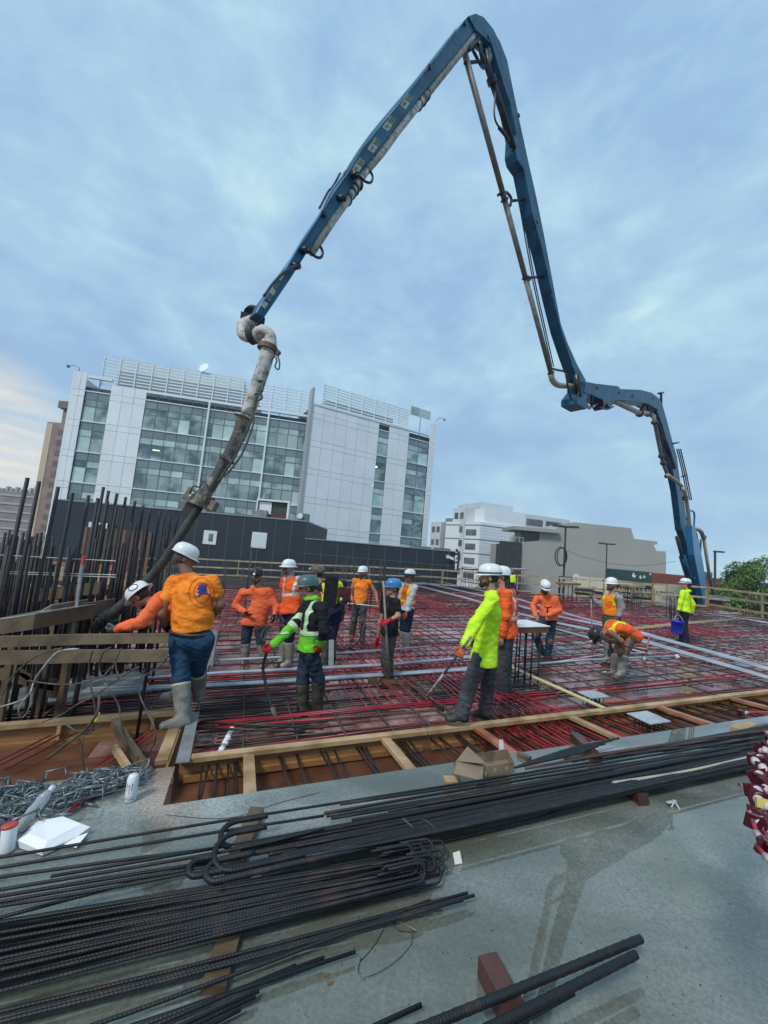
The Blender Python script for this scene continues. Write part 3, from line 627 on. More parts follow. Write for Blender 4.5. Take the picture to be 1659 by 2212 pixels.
inn = [cc + (p - cc) * .72 + Vector((0, 0, .022)) for p in q]; base = [Vector((p.x, p.y, zd(p.x, H5 + .004))) * 1 for p in [cc + (p - cc) * .93 for p in q]]
mb = MB(); mb.v = [tuple(p) for p in base + q + inn]; mb.f = [tuple(reversed(range(6))), tuple(range(12, 18))] + [(i, (i + 1) % 6, 6 + (i + 1) % 6, 6 + i) for i in range(6)] + [(6 + i, 6 + (i + 1) % 6, 12 + (i + 1) % 6, 12 + i) for i in range(6)]; mb.mi = [0] * 14
mb.build('shell', mat('foam', (.82, .83, .84), .6), t)
mb = MB(); mb.prism([at(128, 1822, H5 + .02), at(165, 1832, H5 + .008), at(190, 1800, H5 + .03)], (0, 0, .004)); mb.build('flap', MATS['foam'], t)
c = at(15, 1840, H5); t = thing('drink_can', 'pale can with a red rim at the left edge of the slab', 'can', c)
mb = MB(); mb.lathe(c, [(.03, 0), (.033, .01), (.033, .11), (.030, .12)], 18, Vector((-.15, .1, 1))); mb.build('body', M_wht, t, True)
mb = MB(); mb.lathe(c + Vector((-.017, .011, .113)), [(.0345, 0), (.0345, .012), (.028, .014)], 18, Vector((-.15, .1, 1))); mb.build('rim', mat('can_red', (.5, .06, .05), .4), t, True)
c = at(40, 1790, H5 + .03); t = thing('plastic_bottle', 'crumpled clear plastic bottle by the foam box', 'bottle', c)
M_pet = mat('clear_bottle', (.75, .82, .86), .12, trans=.7)
mb = MB(); mb.lathe(c, [(.028, 0), (.032, .01), (.027, .05), (.032, .09), (.028, .13), (.031, .16), (.013, .2)], 14, Vector((.35, .35, .7))); mb.build('body', M_pet, t, True)
mb = MB(); mb.lathe(c + Vector((.35, .35, .7)).normalized() * .2, [(.015, 0), (.015, .02)], 10, Vector((.35, .35, .7))); mb.build('cap', M_wht, t)
mb = MB(); a, c2 = at(150, 1752, H5 + .02), at(222, 1705, H5 + .02); 
for k in range(3): mb.tube([a.lerp(c2, q / 30) + Vector((0, 0, .004 * (q % 2))) + GV * .008 * (k - 1) for q in range(31)], .0075, 6)
single(mb, 'red_stick', mat('bright_red_plastic', (.55, .01, .03), .3), 'bright red ribbed plastic stick beside the heap of bar chairs', 'stick', None, True)
mb = MB(); a = at(112, 1775, H5 + .02); mb.ball(a, .02); mb.cur = 1; mb.tube([a, a + GU * .05 + GV * .02], .016, 8); single(mb, 'marker_bottle', [MATS['bright_red_plastic'], M_wht], 'small crumpled bottle with a red top above the foam box', 'bottle', None, True)

# rebar on the slab
M_near = ribbed('slab_rebar', (.010, .012, .015), (.045, .027, .020), .52, .014)
GR = lambda a, c, n=2: [a.lerp(c, i / (n - 1)) for i in range(n)]
def barpx(pts, r, lab, grp, m=M_near, h=.58, n=6, ribs=False, nm='rebar'):
    P = [at(p[0], p[1], p[2] if len(p) > 2 else h) for p in pts]
    if len(P) > 2: P = curve(P, 6)
    mb = MB()
    if ribs:
        Q, Rr = [], []
        for a, c in zip(P[:-1], P[1:]):
            k = max(1, int((c - a).length / (r * 1.05)));
            for i in range(k): Q.append(a.lerp(c, i / k)); Rr.append(r * (1.0 if len(Q) % 3 else 1.08))
        Q.append(P[-1]); Rr.append(r); mb.tube(Q, Rr, 8)
    else: mb.tube(P, r, n)
    o = single(mb, nm, m, lab, 'rebar', grp, True); return o
def hook(p, d, side, rad, tail, n=8):       # 180 degree hook at p going along d, turning to side
    c = p + side * rad; out = []
    for i in range(n + 1): a = pi * i / n; out.append(c - side * rad * cos(a) + d * rad * sin(a))
    out.append(out[-1] - d * tail); return out
random.seed(5)
# thick hooked bars (upper bundle)
g1 = 'thick hooked bars in the long bundle across the slab'
dL = -(GU * 1.0); 
def hooked(xh, yh, x1, y1, r, rad, tail, side, lab, grp, h, h2=None, m=M_near, ribs=False, tilt=0, nm='rebar'):
    a = at(xh, yh, h); c = at(x1, y1, h2 or h); d = (a - c).normalized(); s = Vector((-d.y, d.x, 0)).normalized() * side; s = (s * cos(tilt) + Vector((0, 0, 1)) * sin(tilt)).normalized()
    P = [c, a] + hook(a, d, s, rad, tail)[1:]; mb = MB()
    Q, Rr = [], []
    for p, q in zip(P[:-1], P[1:]):
        k = max(1, int((q - p).length / (r * 1.5 if ribs else .05)))
        for i in range(k): Q.append(p.lerp(q, i / k)); Rr.append(r * (1.0 if (not ribs or len(Q) % 2) else 1.07))
    Q.append(P[-1]); Rr.append(r); mb.tube(Q, Rr, 8 if ribs else 6); return single(mb, nm, m, lab, 'rebar', grp, True)
for k, (xh, yh, x1, y1, rad, s, ti) in enumerate(((512, 1830, 1700, 1600, .085, -1, .12), (505, 1880, 1700, 1614, .095, -1, .25), (470, 1903, 1700, 1624, .055, -1, .1), (425, 1892, 1660, 1632, .04, -1, .2))):
    hooked(xh, yh, x1, y1, .0135, rad, .16 if k < 3 else .08, s, ('thick bar whose wide round hook is the topmost of the long bundle', 'thick bar with the widest hook, just below the topmost hook', 'thick bar with a flat hook lying lowest at the left of the bundle', 'thick bar ending in the small leftmost hook of the bundle')[k], g1, .60, .60, M_barrust if k < 0 else mat_near2 if False else M_near, ribs=True, tilt=ti)
g2 = 'thick straight bars in the long bundle across the slab'
for k in range(8): barpx([(520 + k * 30, 1838 + k * 5 - k * k * .6, .575 + .015 * (k % 2)), (1720, 1600 + k * 5, .58)], .0125, 'thick ribbed bar in the long bundle across the slab', g2, ribs=True)
g3 = 'thinner straight bars on top of the long bundle'
T3 = [[(-60, 1862), (439, 1780), (1097, 1676), (1720, 1573)], [(-60, 1884), (439, 1802), (700, 1762)], [(-60, 1903), (278, 1856), (476, 1830), (760, 1778)], [(-60, 1932), (480, 1840), (700, 1790)], [(-60, 1946), (520, 1850), (800, 1795)], [(-60, 1958), (300, 1897), (520, 1860)], [(-60, 1966), (200, 1925), (520, 1864)], [(110, 1893), (500, 1826)],
      [(700, 1757), (1097, 1690), (1720, 1592)], [(705, 1763), (1110, 1697), (1720, 1585)], [(715, 1768), (1100, 1704), (1600, 1622)], [(735, 1737), (1100, 1682), (1720, 1580)], [(760, 1772), (1720, 1605)], [(840, 1752), (1720, 1597)], [(900, 1740), (1400, 1655)], [(980, 1722), (1720, 1589)], [(620, 1815), (1100, 1728), (1720, 1612)], [(640, 1828), (1100, 1742), (1720, 1617)], [(700, 1840), (1120, 1750), (1700, 1626)], [(660, 1850), (1000, 1785), (1650, 1640)]]
for k, pts in enumerate(T3): barpx(pts, .0070 if k < 8 else .0082, 'slim dark bar lying along the top of the long bundle', g3, h=.59 + .008 * (k % 4))
g3b = 'long bars at the far edge of the right hand bundle'
for k in range(12): barpx([(1235 + k * 22 - (k % 3) * 30, 1645 - k * 2.5), (1720, 1556 + k * 4.5)], .008, 'slim dark bar in the right hand part of the bundle', g3b, h=.575 + .01 * (k % 4))
for k in range(6): barpx([(1112 + 8 * k, 1658 - k * 3), (1240, 1630 - k * 3), (1262 + 15 * k, 1622 + R_(-3, 3) - k * 6)], .0085, 'short dark bar whose end lies beside the broken cardboard box', 'short bars beside the cardboard box', h=.60)
barpx([(1135, 1660), (1450, 1606), (1720, 1570), ], .009, 'rusty bent bar lying over the right hand bundle', None, m=M_barrust, h=.62)
barpx([(1325, 1693, .60), (1500, 1665, .6), (1720, 1612, .6)], .016, 'pale rusty pipe at the near edge of the right hand bundle', None, m=M_pcream, n=12, nm='steel_pipe')
barpx([(955, 1818, .52), (1180, 1762, .54), (1370, 1705, .57)], .007, 'single slim bar lying in the puddle below the long bundle', None)
hooked(1355, 1704, 1180, 1760, .007, .035, .16, 1, 'thin wire loop on the red wood block', None, .60, .54)
barpx([(-60, 1998), (330, 1895), (560, 1838), (760, 1810)], .007, 'long sagging bar below the thick hooks', None, h=.56)
# second bundle with small hooks on the right end
g4 = 'thin bars with small round hooks in the middle bundle'
for k in range(30):
    f = k / 29; xe = 900 + R_(-20, 52); ye = 1842 + f * 68 + R_(-3, 3); y0 = 1978 + f * 158 + R_(-5, 5)
    hooked(xe, ye, -80, y0 + 22, .0062, R_(.028, .036), R_(.12, .2), 1, 'thin bar with a small round hook in the middle bundle', g4, .535 + .022 * (k % 4), .535 + .022 * ((k * 7) % 4), tilt=R_(.3, 1.2))
g5 = 'four slim bars lying loose below the middle bundle'
for k, (x0, y0, x1, y1) in enumerate(((-60, 2200, 1010, 1929), (-60, 2214, 1025, 1934), (-60, 2222, 1000, 1944), (-60, 2306, 930, 1945))): barpx([(x0, y0), ((x0 + x1) / 2, (y0 + y1) / 2 + 6), (x1, y1)], .0068, ('uppermost slim bar of the four ending below the paper scrap', 'second slim bar of the four ending below the paper scrap, the longest', 'third slim bar of the four ending below the paper scrap', 'lowest slim bar of the four, crossing up from the bottom left corner')[k], g5, h=.54)
g6 = 'bars at the lower left whose ends fan out on the slab'
for k, (x0, y0, x1, y1) in enumerate(((-60, 2330, 768, 2056), (0, 2330, 700, 2068), (40, 2340, 640, 2085), (60, 2360, 560, 2140), (150, 2340, 552, 2152), (220, 2340, 520, 2180), (-20, 2325, 690, 2075))): barpx([(x0, y0), (x1, y1)], .0066, 'dark bar with its cut end on the wet slab at the lower left', g6, h=.53)
barpx([(650, 2290), (910, 2171)], .0085, 'single bar end poking in from the lower edge', None, h=.53)
barpx([(830, 2255), (1385, 2028)], .0145, 'upper of the two thick bars on the red block at the bottom', None, h=.60, ribs=True)
barpx([(840, 2330), (1374, 2062)], .0145, 'lower of the two thick bars on the red block at the bottom', None, h=.60, ribs=True)
barpx([(960, 2300), (1240, 2146)], .0075, 'slim bar below the two thick bars at the bottom', None, h=.57)
# timber blocks under the bars
def block(pts, w, hh, lab, m=M_dunn, h=.5):
    a, c = [at(*p, h + hh / 2) for p in pts]; mb = MB(); mb.bar(a, c, w, hh); bm_o = mb; single(mb, 'timber_block', m, lab, 'timber block')
block([(555, 1752), (505, 1870)], .085, .05, 'grey brown timber block under the thin bars left of the round hooks', M_wetwood)
block([(510, 1975), (460, 2140)], .09, .03, 'flat weathered timber under the middle bundle', M_wetwood)
block([(1052, 2082), (1120, 2215)], .082, .075, 'dark red timber block under the two thick bars at the bottom')
block([(1310, 1672), (1392, 1735)], .08, .036, 'lower red timber under the pale pipe', M_redwood if False else M_dunn); block([(1312, 1664), (1390, 1722)], .08, .036, 'upper red timber under the pale pipe', M_dunn, .538)
block([(1240, 1590), (1290, 1640)], .08, .07, 'dark timber under the short bars right of the cardboard box')
block([(960, 1690), (985, 1690)], .08, .05, 'pale block of wood under the cardboard box', M_lum)
block([(1590, 1578), (1625, 1565)], .1, .05, 'pale sawn block at the right end of the bundle', M_lum)
block([(1120, 1628), (1145, 1640)], .05, .03, 'small wet block right of the box', M_wetwood)
# cardboard box
M_card = mat('wet_cardboard', (.235, .17, .115), .75, (.13, .10, .07), 6, lo=.5, hi=.6)
bx = at(1050, 1672, H5 + .07); t = thing('cardboard_box', 'torn brown cardboard box sitting on the bars by the edge form', 'box', bx)
def sheet(pp, nm='side', th=.005): 
    n = (pp[1] - pp[0]).cross(pp[2] - pp[0]).normalized(); mb = MB(); mb.prism(pp, n * th); mb.build(nm, M_card, t)
z0 = H5 + .06
A, B_, C_, D_ = at(1050, 1678, z0), at(1108, 1668, z0), at(1095, 1640, z0), at(1030, 1650, z0)
up = Vector((0, 0, .075)); sheet([A, B_, B_ + up, A + up]); sheet([B_, C_, C_ + up, B_ + up]); sheet([C_, D_, D_ + up, C_ + up])
sheet([at(1042, 1688, z0 + .01), at(1045, 1642, z0 + .06), at(985, 1644, z0 + .09), at(978, 1672, z0 + .03)], 'flap'); sheet([D_ + up, at(1048, 1650, z0 + .08), at(1010, 1612, z0 + .10), at(985, 1644, z0 + .09)], 'flap'); sheet([A, D_, C_, B_], 'bottom')
mb = MB()
for px in (1066, 1092): p = at(px, 1666, z0); q = (B_ - A).normalized(); nn = q.cross(ZU).normalized(); cc = p + Vector((0, 0, .018)) + nn * .008; mb.lathe(A.lerp(B_, .3 if px < 1080 else .72) + Vector((0, 0, .04)) + nn * .0065, [(.016, 0), (.016, .001)], 12, nn)
mb.build('print_spot', mat('pale_card', (.34, .28, .2), .8), t)
mb = MB(); a = at(1078, 1632, z0 + .02); mb.prism([a, a + GU * .05, a + GU * .035 + Vector((0, .01, .11)), a + GU * .0 + Vector((0, .01, .115))], GV * .003); single(mb, 'paper_strip', mat('paper', (.72, .72, .66), .8), 'white paper strip standing in the cardboard box', 'paper')
# small litter
mb = MB(); a = at(983, 1868, H5 + .005); mb.prism([a, a + GU * .045, a + GU * .03 + Vector((0, .02, .05)), a + Vector((-.012, .015, .045))], GV * .002); single(mb, 'paper_scrap', MATS['paper'], 'white paper scrap standing in the small puddle', 'paper')
mb = MB(); a = at(512, 1897, .53); mb.prism([a, at(565, 1886, .53), at(562, 1893, .53), at(520, 1901, .53)], (0, 0, .003)); single(mb, 'paper_scrap', MATS['paper'], 'white torn strip under the thick round hooks', 'paper')
mb = MB(); a = at(1457, 1742, H5)
for q in range(4): d = Vector((cos(q * pi / 2 + .4), sin(q * pi / 2 + .4), 0)); mb.tube([a + Vector((0, 0, .03)), a + d * .035], .005, 5)
mb.lathe(a + Vector((0, 0, .028)), [(.012, 0), (.012, .01)], 8); mb.box(a + Vector((-.03, 0, .025)), (.05, .02, .006), (GU, GV, ZU)); single(mb, 'plastic_spacer', mat('pale_spacer', (.42, .48, .46), .4), 'little grey four legged spacer alone on the wet slab', 'spacer')
mb = MB(); mb.tube(curve([at(780, 2068, .503), at(775, 2100, .503), at(800, 2108, .504), at(850, 2080, .503), at(888, 2040, .503), at(889, 2010, .52)], 6), .0014, 4); mb.tube(curve([at(845, 1985, .52), at(880, 2000, .51), at(900, 2012, .505), at(862, 2010, .505), at(840, 1990, .51), at(810, 2040, .503), at(780, 2075, .503)], 6), .0014, 4)
single(mb, 'tie_wire', M_steel, 'twisted thin tie wire lying on the slab below the slim bars', 'wire')
mb = MB(); mb.tube(curve([at(870, 1768, .62), at(900, 1790, .6), at(915, 1770, .63), at(950, 1798, .6)], 5), .0016, 4); single(mb, 'tie_wire', M_steel, 'thin tie wire sticking up from the long bundle', 'wire')
for k, (x, y) in enumerate(((708, 2130), (700, 2112), (1260, 1690))):
    mb = MB(); a = at(x, y, H5); mb.prism([a, a + GU * .02, a + GU * .025 + GV * .008, a + GV * .012], (0, 0, .004)); single(mb, 'dead_leaf', mat('dead_leaf', (.16, .09, .03), .8), ('curled brown leaf on the slab', 'smaller brown leaf just above the curled one', 'brown scrap under the right hand bundle')[k], 'leaf')
# red anchor plates heaped on the right
M_anc = mat('maroon_anchor', (.085, .006, .014), .25, (.035, .004, .008), 5); M_ancw = mat('greased_white', (.62, .58, .58), .3, (.4, .32, .33), 12)
gA2 = 'maroon cast anchors with white sleeves heaped at the right edge'
random.seed(21)
spots = []
for k in range(46):
    f = k / 46; py = 1600 + f * 290 + R_(-8, 8); px = 1640 + R_(0, 65) - 10 * sin(f * 4) + (20 if f > .75 else 0); spots.append((px, py))
for k, (px, py) in enumerate(spots):
    f = k / 46; c = at(px, py + 60, .5) ; d_ = 2.05 - .55 * f; 
    p = atY(px, py, at(1640, py + (0 if py < 1700 else 20), .5).y) if False else EYE + ray(px, py).normalized() * (2.9 - 1.15 * f)
    if p.z < zd(p.x, .5) + .03: p = at(px, py, .53)
    d = (Vector((-1, R_(-.6, .3), R_(-.35, .35))) if k % 3 else Vector((R_(-.5, -.1), -1, R_(-.2, .4)))).normalized(); _, s, u_ = frame(d)
    t = thing('tendon_anchor', 'maroon cast anchor with a white sleeve in the heap at the right edge', 'anchor', p, gA2)
    rr = R_(0, 1)
    mb = MB(); ro = R_(-.5, .5); s, u_ = s * cos(ro) + u_ * sin(ro), u_ * cos(ro) - s * sin(ro); mb.box(p, (.014, .078, .046), (d, s, u_)); mb.lathe(p - d * .0, [(.026, .0), (.022, .03), (.018, .045)], 10, -d); mb.build('casting', M_anc if k != 24 else mat('yellow_tape', (.6, .5, .12), .5), t)
    mb = MB(); mb.lathe(p + d * .007, [(.019, 0), (.021, .004), (.019, .008), (.012, .009), (.011, .015), (.006, .018)], 14, d); mb.build('cap', M_ancw, t, True)
    mb = MB(); mb.tube([p - d * .04, p - d * .075], .011, 8); mb.cur = 1; mb.tube([p - d * .07, p - d * .14 + Vector((.03, 0, -.01))], .007, 6); mb.build('sleeve', [M_ancw, M_ten], t, True)
a = at(1600, 1540, .58); t = thing('tendon_anchor', 'single maroon anchor on a red tendon above the heap at the right edge', 'anchor', a)
mb = MB(); mb.box(a, (.05, .05, .06), (GUt, GV, ZU)); mb.build('casting', M_anc, t); mb = MB(); mb.tube([a + GU * .03, a + GU * .11], .017, 8); mb.build('sleeve', M_ancw, t, True); mb = MB(); mb.tube([a + GU * .11, a + GU * .6 + GV * -.05], .012, 6); mb.build('tendon', M_ten, t, True)
random.seed(3)

# grit on the slab, sawn chips on the deck
gr = MB()
for k in range(150):
    a = at(R_(380, 1600), R_(1700, 2200), .5); s_ = R_(.001, .0028); gr.box(a + Vector((0, 0, s_ / 2)), (s_ * 2, s_ * 1.3, s_), (Vector((cos(k), sin(k), 0)), Vector((-sin(k), cos(k), 0)), ZU))
gr.build('grit', mat('dark_grit', (.03, .035, .035), .8), None, kind='stuff', fix=False)
gr = MB()
for k in range(120):
    p = G(R_(0, 12), R_(4.3, 11), .004)
    if inside(p.x, p.y): a = R_(0, 6); gr.box(p, (R_(.03, .10), R_(.01, .02), .004), (Vector((cos(a), sin(a), 0)), Vector((-sin(a), cos(a), 0)), ZU))
gr.build('wood_chips', M_lum, None, kind='stuff', fix=False)
# ================================================================== BUILDINGS
M_glass = mat('green_glass', (.07, .12, .12), .10, (.34, .43, .40), .28, spec=.8, rnd=.30, lo=.42, hi=.58)
M_glassl = mat('pale_blind_glass', (.52, .64, .60), .16, (.32, .46, .43), .3, spec=.6, rnd=.2)
M_spand = mat('spandrel_glass', (.15, .20, .215), .14, (.20, .26, .27), .2, spec=.7, rnd=.12)
M_panel = mat('white_metal_panel', (.80, .83, .84), .38, (.75, .78, .80), .3, rnd=.03)
M_mull = mat('pale_mullion', (.72, .79, .80), .4); M_muld = mat('dark_mullion', (.10, .14, .15), .4)
class Facade:
    def __init__(s, O, ang, root): s.O = Vector(O); s.d = Vector((cos(ang), sin(ang), 0)); s.n = Vector((sin(ang), -cos(ang), 0)); s.r = root
    def sz(s, px, py): p = onplane(px, py, s.O, s.n); return ((p - s.O).dot(s.d), p.z)
    def P(s, a, z, o=0): p = s.O + s.d * a + s.n * o; p.z = z; return p
    def rect(s, a0, a1, z0, z1, o, th, m, name, parent=None):
        mb = MB(); mb.quadbox([s.P(a0, z0, o - th), s.P(a1, z0, o - th), s.P(a1, z0, o), s.P(a0, z0, o), s.P(a0, z1, o - th), s.P(a1, z1, o - th), s.P(a1, z1, o), s.P(a0, z1, o)])
        return mb.build(name, m, parent or s.r)
A0 = atY(95, 1150, 53)
gb = thing('glass_building', 'tall office building of white panels and green glass behind the black building', 'office building', (A0.x, A0.y, -7))
f1 = Facade(A0, radians(11.6), gb)
def S(px, py): return f1.sz(px, py)[0]
zt = f1.sz(440, 868)[1]                       # main parapet
sA = S(125, 990); sB = S(160, 995); sC = S(215, 1000); sD = S(293, 1010); sE = S(652, 1075)
print('glass top', zt, 's', sA, sB, sC, sD, sE)
fl = (f1.sz(172, 1009)[1] - f1.sz(157, 1101)[1]) * 1.0
z_lines = []
l1 = f1.sz(185, 965)[1]; l0 = f1.sz(160, 1060)[1]
fl = f1.sz(220, 1046)[1] and 4.35
zb = [zt - .9 - k * 4.35 for k in range(9)]
D_ = 24
mb = MB(); mb.prism([f1.P(sA + .5, -7, -.3), f1.P(sE, -7, -.3), f1.P(sE, -7, -D_), f1.P(sA + .5, -7, -D_)], (0, 0, zt + 6.7)); mb.build('core', mat('dark_interior', (.04, .055, .06), .7), gb)
def curtain(f, s0, s1, z0, z1, ncol, floors, root_lines=True, seed=0, pattern=(.0, .33, .66)):
    rs = random.Random(seed); w = (s1 - s0) / ncol
    for k in range(len(floors)):
        top = floors[k]; h = 4.35
        rows = [(0, .62, 'v'), (.62, .38, 's')]  # vision band then spandrel
        for ra, rb, kind in ((1.2 / h, 0, 's'), (2.15 / h, 1.2 / h, 'u'), (1, 2.15 / h, 'l')):
            za, zb_ = top - ra * h, top - rb * h
            if za < z0: za = z0
            if zb_ > z1: zb_ = z1
            if zb_ - za < .2: continue
            for c in range(ncol):
                r = rs.random(); m = M_spand if kind == 's' else (M_glassl if (r < .42 and kind == 'u') or (r < .22 and kind == 'l') else M_glass)
                f.rect(s0 + c * w + .04, s0 + (c + 1) * w - .04, za + .03, zb_ - .03, rs.uniform(-.02, .02), .05, m, 'pane')
        if z0 < top < z1 + .5: f.rect(s0, s1, top - .07, top + .07, .12, .2, M_mull, 'transom')
        for dz in (1.2, 2.15):
            if z0 < top - dz < z1: f.rect(s0, s1, top - dz - .04, top - dz + .04, .03, .1, M_muld, 'transom')
    for c in range(1, ncol): f.rect(s0 + c * w - .035, s0 + c * w + .035, z0, z1, .04, .1, M_muld, 'mullion')
def panels(f, s0, s1, z0, z1, ncol, floors, o=.1, m=None):
    w = (s1 - s0) / ncol; zs = sorted({z0, z1} | {z for t in floors for z in (t, t - .9) if z0 + .3 < z < z1 - .3})
    for a, c in zip(zs[:-1], zs[1:]):
        for k in range(ncol): f.rect(s0 + k * w + .02, s0 + (k + 1) * w - .02, a + .02, c - .02, o + random.uniform(-.008, .008), .12, m or M_panel, 'panel')
fa = [zt - 1.0 - k * 4.35 for k in range(8)]
panels(f1, sA + .5, sB, -6, zt + 1.6, 2, fa, .25)
curtain(f1, sB, sC, -6, zt + .9, 2, fa, seed=1)
panels(f1, sC, sD, -6, zt + .4, 3, fa)
curtain(f1, sD, sE, -6, zt, 15, fa, seed=4)
for q in (5.5, 11.0):
    s_ = sD + (sE - sD) * q / 15; f1.rect(s_ - .12, s_ + .12, -6, zt, .3, .3, M_mull, 'pier')
f1.rect(sB, sC, zt + .9, zt + 1.3, .2, .4, M_mull, 'coping'); f1.rect(sD, sE, zt, zt + .35, .25, .5, M_mull, 'coping')
mb = MB(); mb.prism([f1.P(sA + .5, -7, .24), f1.P(sA + .5, -7, -D_), f1.P(sA + .25, -7, -D_), f1.P(sA + .25, -7, .24)], (0, 0, zt + 8.6)); mb.build('side_wall', M_panel, gb)
# roof screen of louvres, set back, and plant room
s0, s1 = S(208, 825), sE + .2
for k in range(9):
    f1.rect(s0, s1, zt + .7 + k * .48, zt + .7 + k * .48 + .17, -1.2, .12, M_mull, 'louvre')
for k in range(15): s_ = s0 + (s1 - s0) * k / 14; f1.rect(s_ - .06, s_ + .06, zt + .2, zt + 5.0, -1.05, .15, M_mull, 'screen_post')
f1.rect(s0 + 1, sE - 9, zt + .2, zt + 3.8, -3.2, 9, mat('grey_plant', (.25, .30, .33), .5), 'plant_room'); f1.rect(s0 + .8, S(520, 800), zt + 3.4, zt + 5.9, -3.4, 9, mat('pale_plant', (.55, .63, .67), .45, (.5, .58, .62), .3), 'plant_room')
mb = MB(); c = f1.P(S(425, 808), zt + 6.6, -3.5); mb.lathe(c, [(.05, -.1), (.75, .1), (.8, .22)], 16, Vector((-.2, -1, .3))); mb.tube([c, c - Vector((0, 0, 1))], .08, 6); mb.build('dish', M_mull, gb)
mb = MB(); c = f1.P(sA + .7, zt + 1.5); mb.tube([c, c + Vector((0, 0, .7)), c + Vector((-.9, 0, 1.0)), c + Vector((-1.4, 0, .8))], .05, 5); mb.ball(c + Vector((-1.6, 0, .75)), .22, 8, 5); mb.build('camera_arm', M_muld, gb)
# lit ceiling lights seen through panes
for (x0, x1, y) in ((330, 345, 972),):
    a, z = f1.sz(x0, y); c, _ = f1.sz(x1, y); f1.rect(a, c, z - .06, z + .06, .04, .05, mat('lit_strip', (1, .6, .3), .5, emit=((1, .62, .35), 1.5)), 'ceiling_light')
# the white block at the right, nearer
O2 = atY(660, 1100, 58.2); wbk = thing('white_panel_block', 'white panelled office block with two slim glass strips right of the concrete hose', 'office building', (O2.x, O2.y, -7))
f2 = Facade(O2, radians(29.5), wbk)
def S2(px, py): return f2.sz(px, py)[0]
z2 = f2.sz(790, 905)[1]
sa, sb, sc_, sd, se, sf = S2(657, 1050), S2(806, 1060), S2(829, 1060), S2(873, 1060), S2(918, 1060), S2(930, 1060)
print('block', z2, sa, sb, sc_, sd, se, sf)
mb = MB(); mb.prism([f2.P(sa, -7, -.3), f2.P(sf, -7, -.3), f2.P(sf, -7, -20), f2.P(sa, -7, -20)], (0, 0, z2 + 6.8)); mb.build('core', MATS['dark_interior'], wbk)
fb = [z2 - 1.2 - k * 4.35 for k in range(8)]
panels(f2, sa, sb, -6, z2, 6, fb); curtain(f2, sb, sc_, -6, z2, 1, fb, seed=8); panels(f2, sc_, sd, -6, z2 - .0, 2, fb); curtain(f2, sd, se, -6, z2 + 3.0, 2, fb, seed=9); panels(f2, se, sf, -6, z2 + 2.4, 1, fb, .25)
f2.rect(sa, se, z2, z2 + .25, .2, .4, M_mull, 'coping')
mb = MB(); mb.prism([f2.P(sa, -7, .22), f2.P(sa, -7, -1.2), f2.P(sa - .35, -7, -1.2), f2.P(sa - .35, -7, .22)], (0, 0, z2 + 9.6)); mb.build('fin_wall', mat('grey_fin', (.34, .38, .40), .4), wbk)
for k in range(8): f2.rect(sa + 1.6, sd, z2 + .5 + k * .45, z2 + .5 + k * .45 + .2, -.4, .12, M_mull, 'louvre')
for k in range(8): s_ = sa + 1.6 + (sd - sa - 1.6) * k / 7; f2.rect(s_ - .06, s_ + .06, z2 + .2, z2 + 4.1, -.3, .15, M_mull, 'screen_post')
f2.rect(sa + 3, sd - 2, z2 + .3, z2 + 2.4, -2.5, 7, MATS['grey_plant'], 'plant_room')
for k in range(2): f2.rect(sd + (se - sd) / 2 * k + .06, sd + (se - sd) / 2 * (k + 1) - .06, z2 + 3.05, z2 + 4.6, 0, .06, M_glassl, 'pane')
for (px, py) in ((794, 1006), (785, 1046), (777, 1306)):
    pass
M_lit = mat('warm_lit_strip', (1, .8, .5), .5, emit=((1, .8, .5), 1.3))
for (x, y) in ((793, 1010), (784, 1050)): a, z = f2.sz(x + 18, y); f2.rect(a, a + .3, z, z + .25, .08, .05, M_lit, 'ceiling_light')
for k in range(9): mb = MB(); p = f2.P(se - 2.2, -2 + k * 2.2, .06); mb.bar(p, p + f2.d * 2.1 + Vector((0, 0, (-1) ** k * 1.1)), .04, .12); mb.build('stair_flight', M_glassl, wbk)
mb = MB(); c = f2.P(sf, z2 + 3.2); mb.tube([c, c + Vector((.6, -.3, .5)), c + Vector((1.4, -.6, .3))], .05, 5); mb.ball(c + Vector((1.5, -.65, .1)), .2, 8, 5); mb.build('camera_arm', M_muld, wbk)

# long black building
M_black = mat('black_cladding', (.012, .020, .030), .55, (.018, .028, .040), .5)
YB = 30.0
bl = thing('black_building', 'long low black building with small white windows behind the deck', 'building', (-8, YB, -7))
fB = Facade(Vector((0, YB, 0)), 0, bl)
def B(px, py): return fB.sz(px, py)
xl, xr, xm = B(112, 1130)[0], B(990, 1210)[0], B(659, 1150)[0]; zh, zl = B(660, 1127)[1], B(820, 1178)[1]
print('black', xl, xm, xr, zh, zl)
fB.rect(xl, xm, -7, zh, 0, 12, M_black, 'wall'); fB.rect(xm, xr, -7, zl, -.01, 12, M_black, 'wall')
fB.rect(xl - .1, xm + .05, zh, zh + .10, .06, 12.1, mat('grey_coping', (.22, .25, .27), .4), 'coping'); fB.rect(xm + .05, xr + .1, zl, zl + .07, .06, 12.1, MATS['grey_coping'], 'coping')
for k in range(34): s_ = xl + k * 1.22; fB.rect(s_, s_ + .03, -3, (zh if s_ < xm - .1 else zl) - .05, .015 + .001 * (k % 2), .02, M_muld, 'seam') if s_ < xr else None
for z in (.6, 1.5): fB.rect(xm, xr, z, z + .03, .02, .03, M_muld, 'seam')
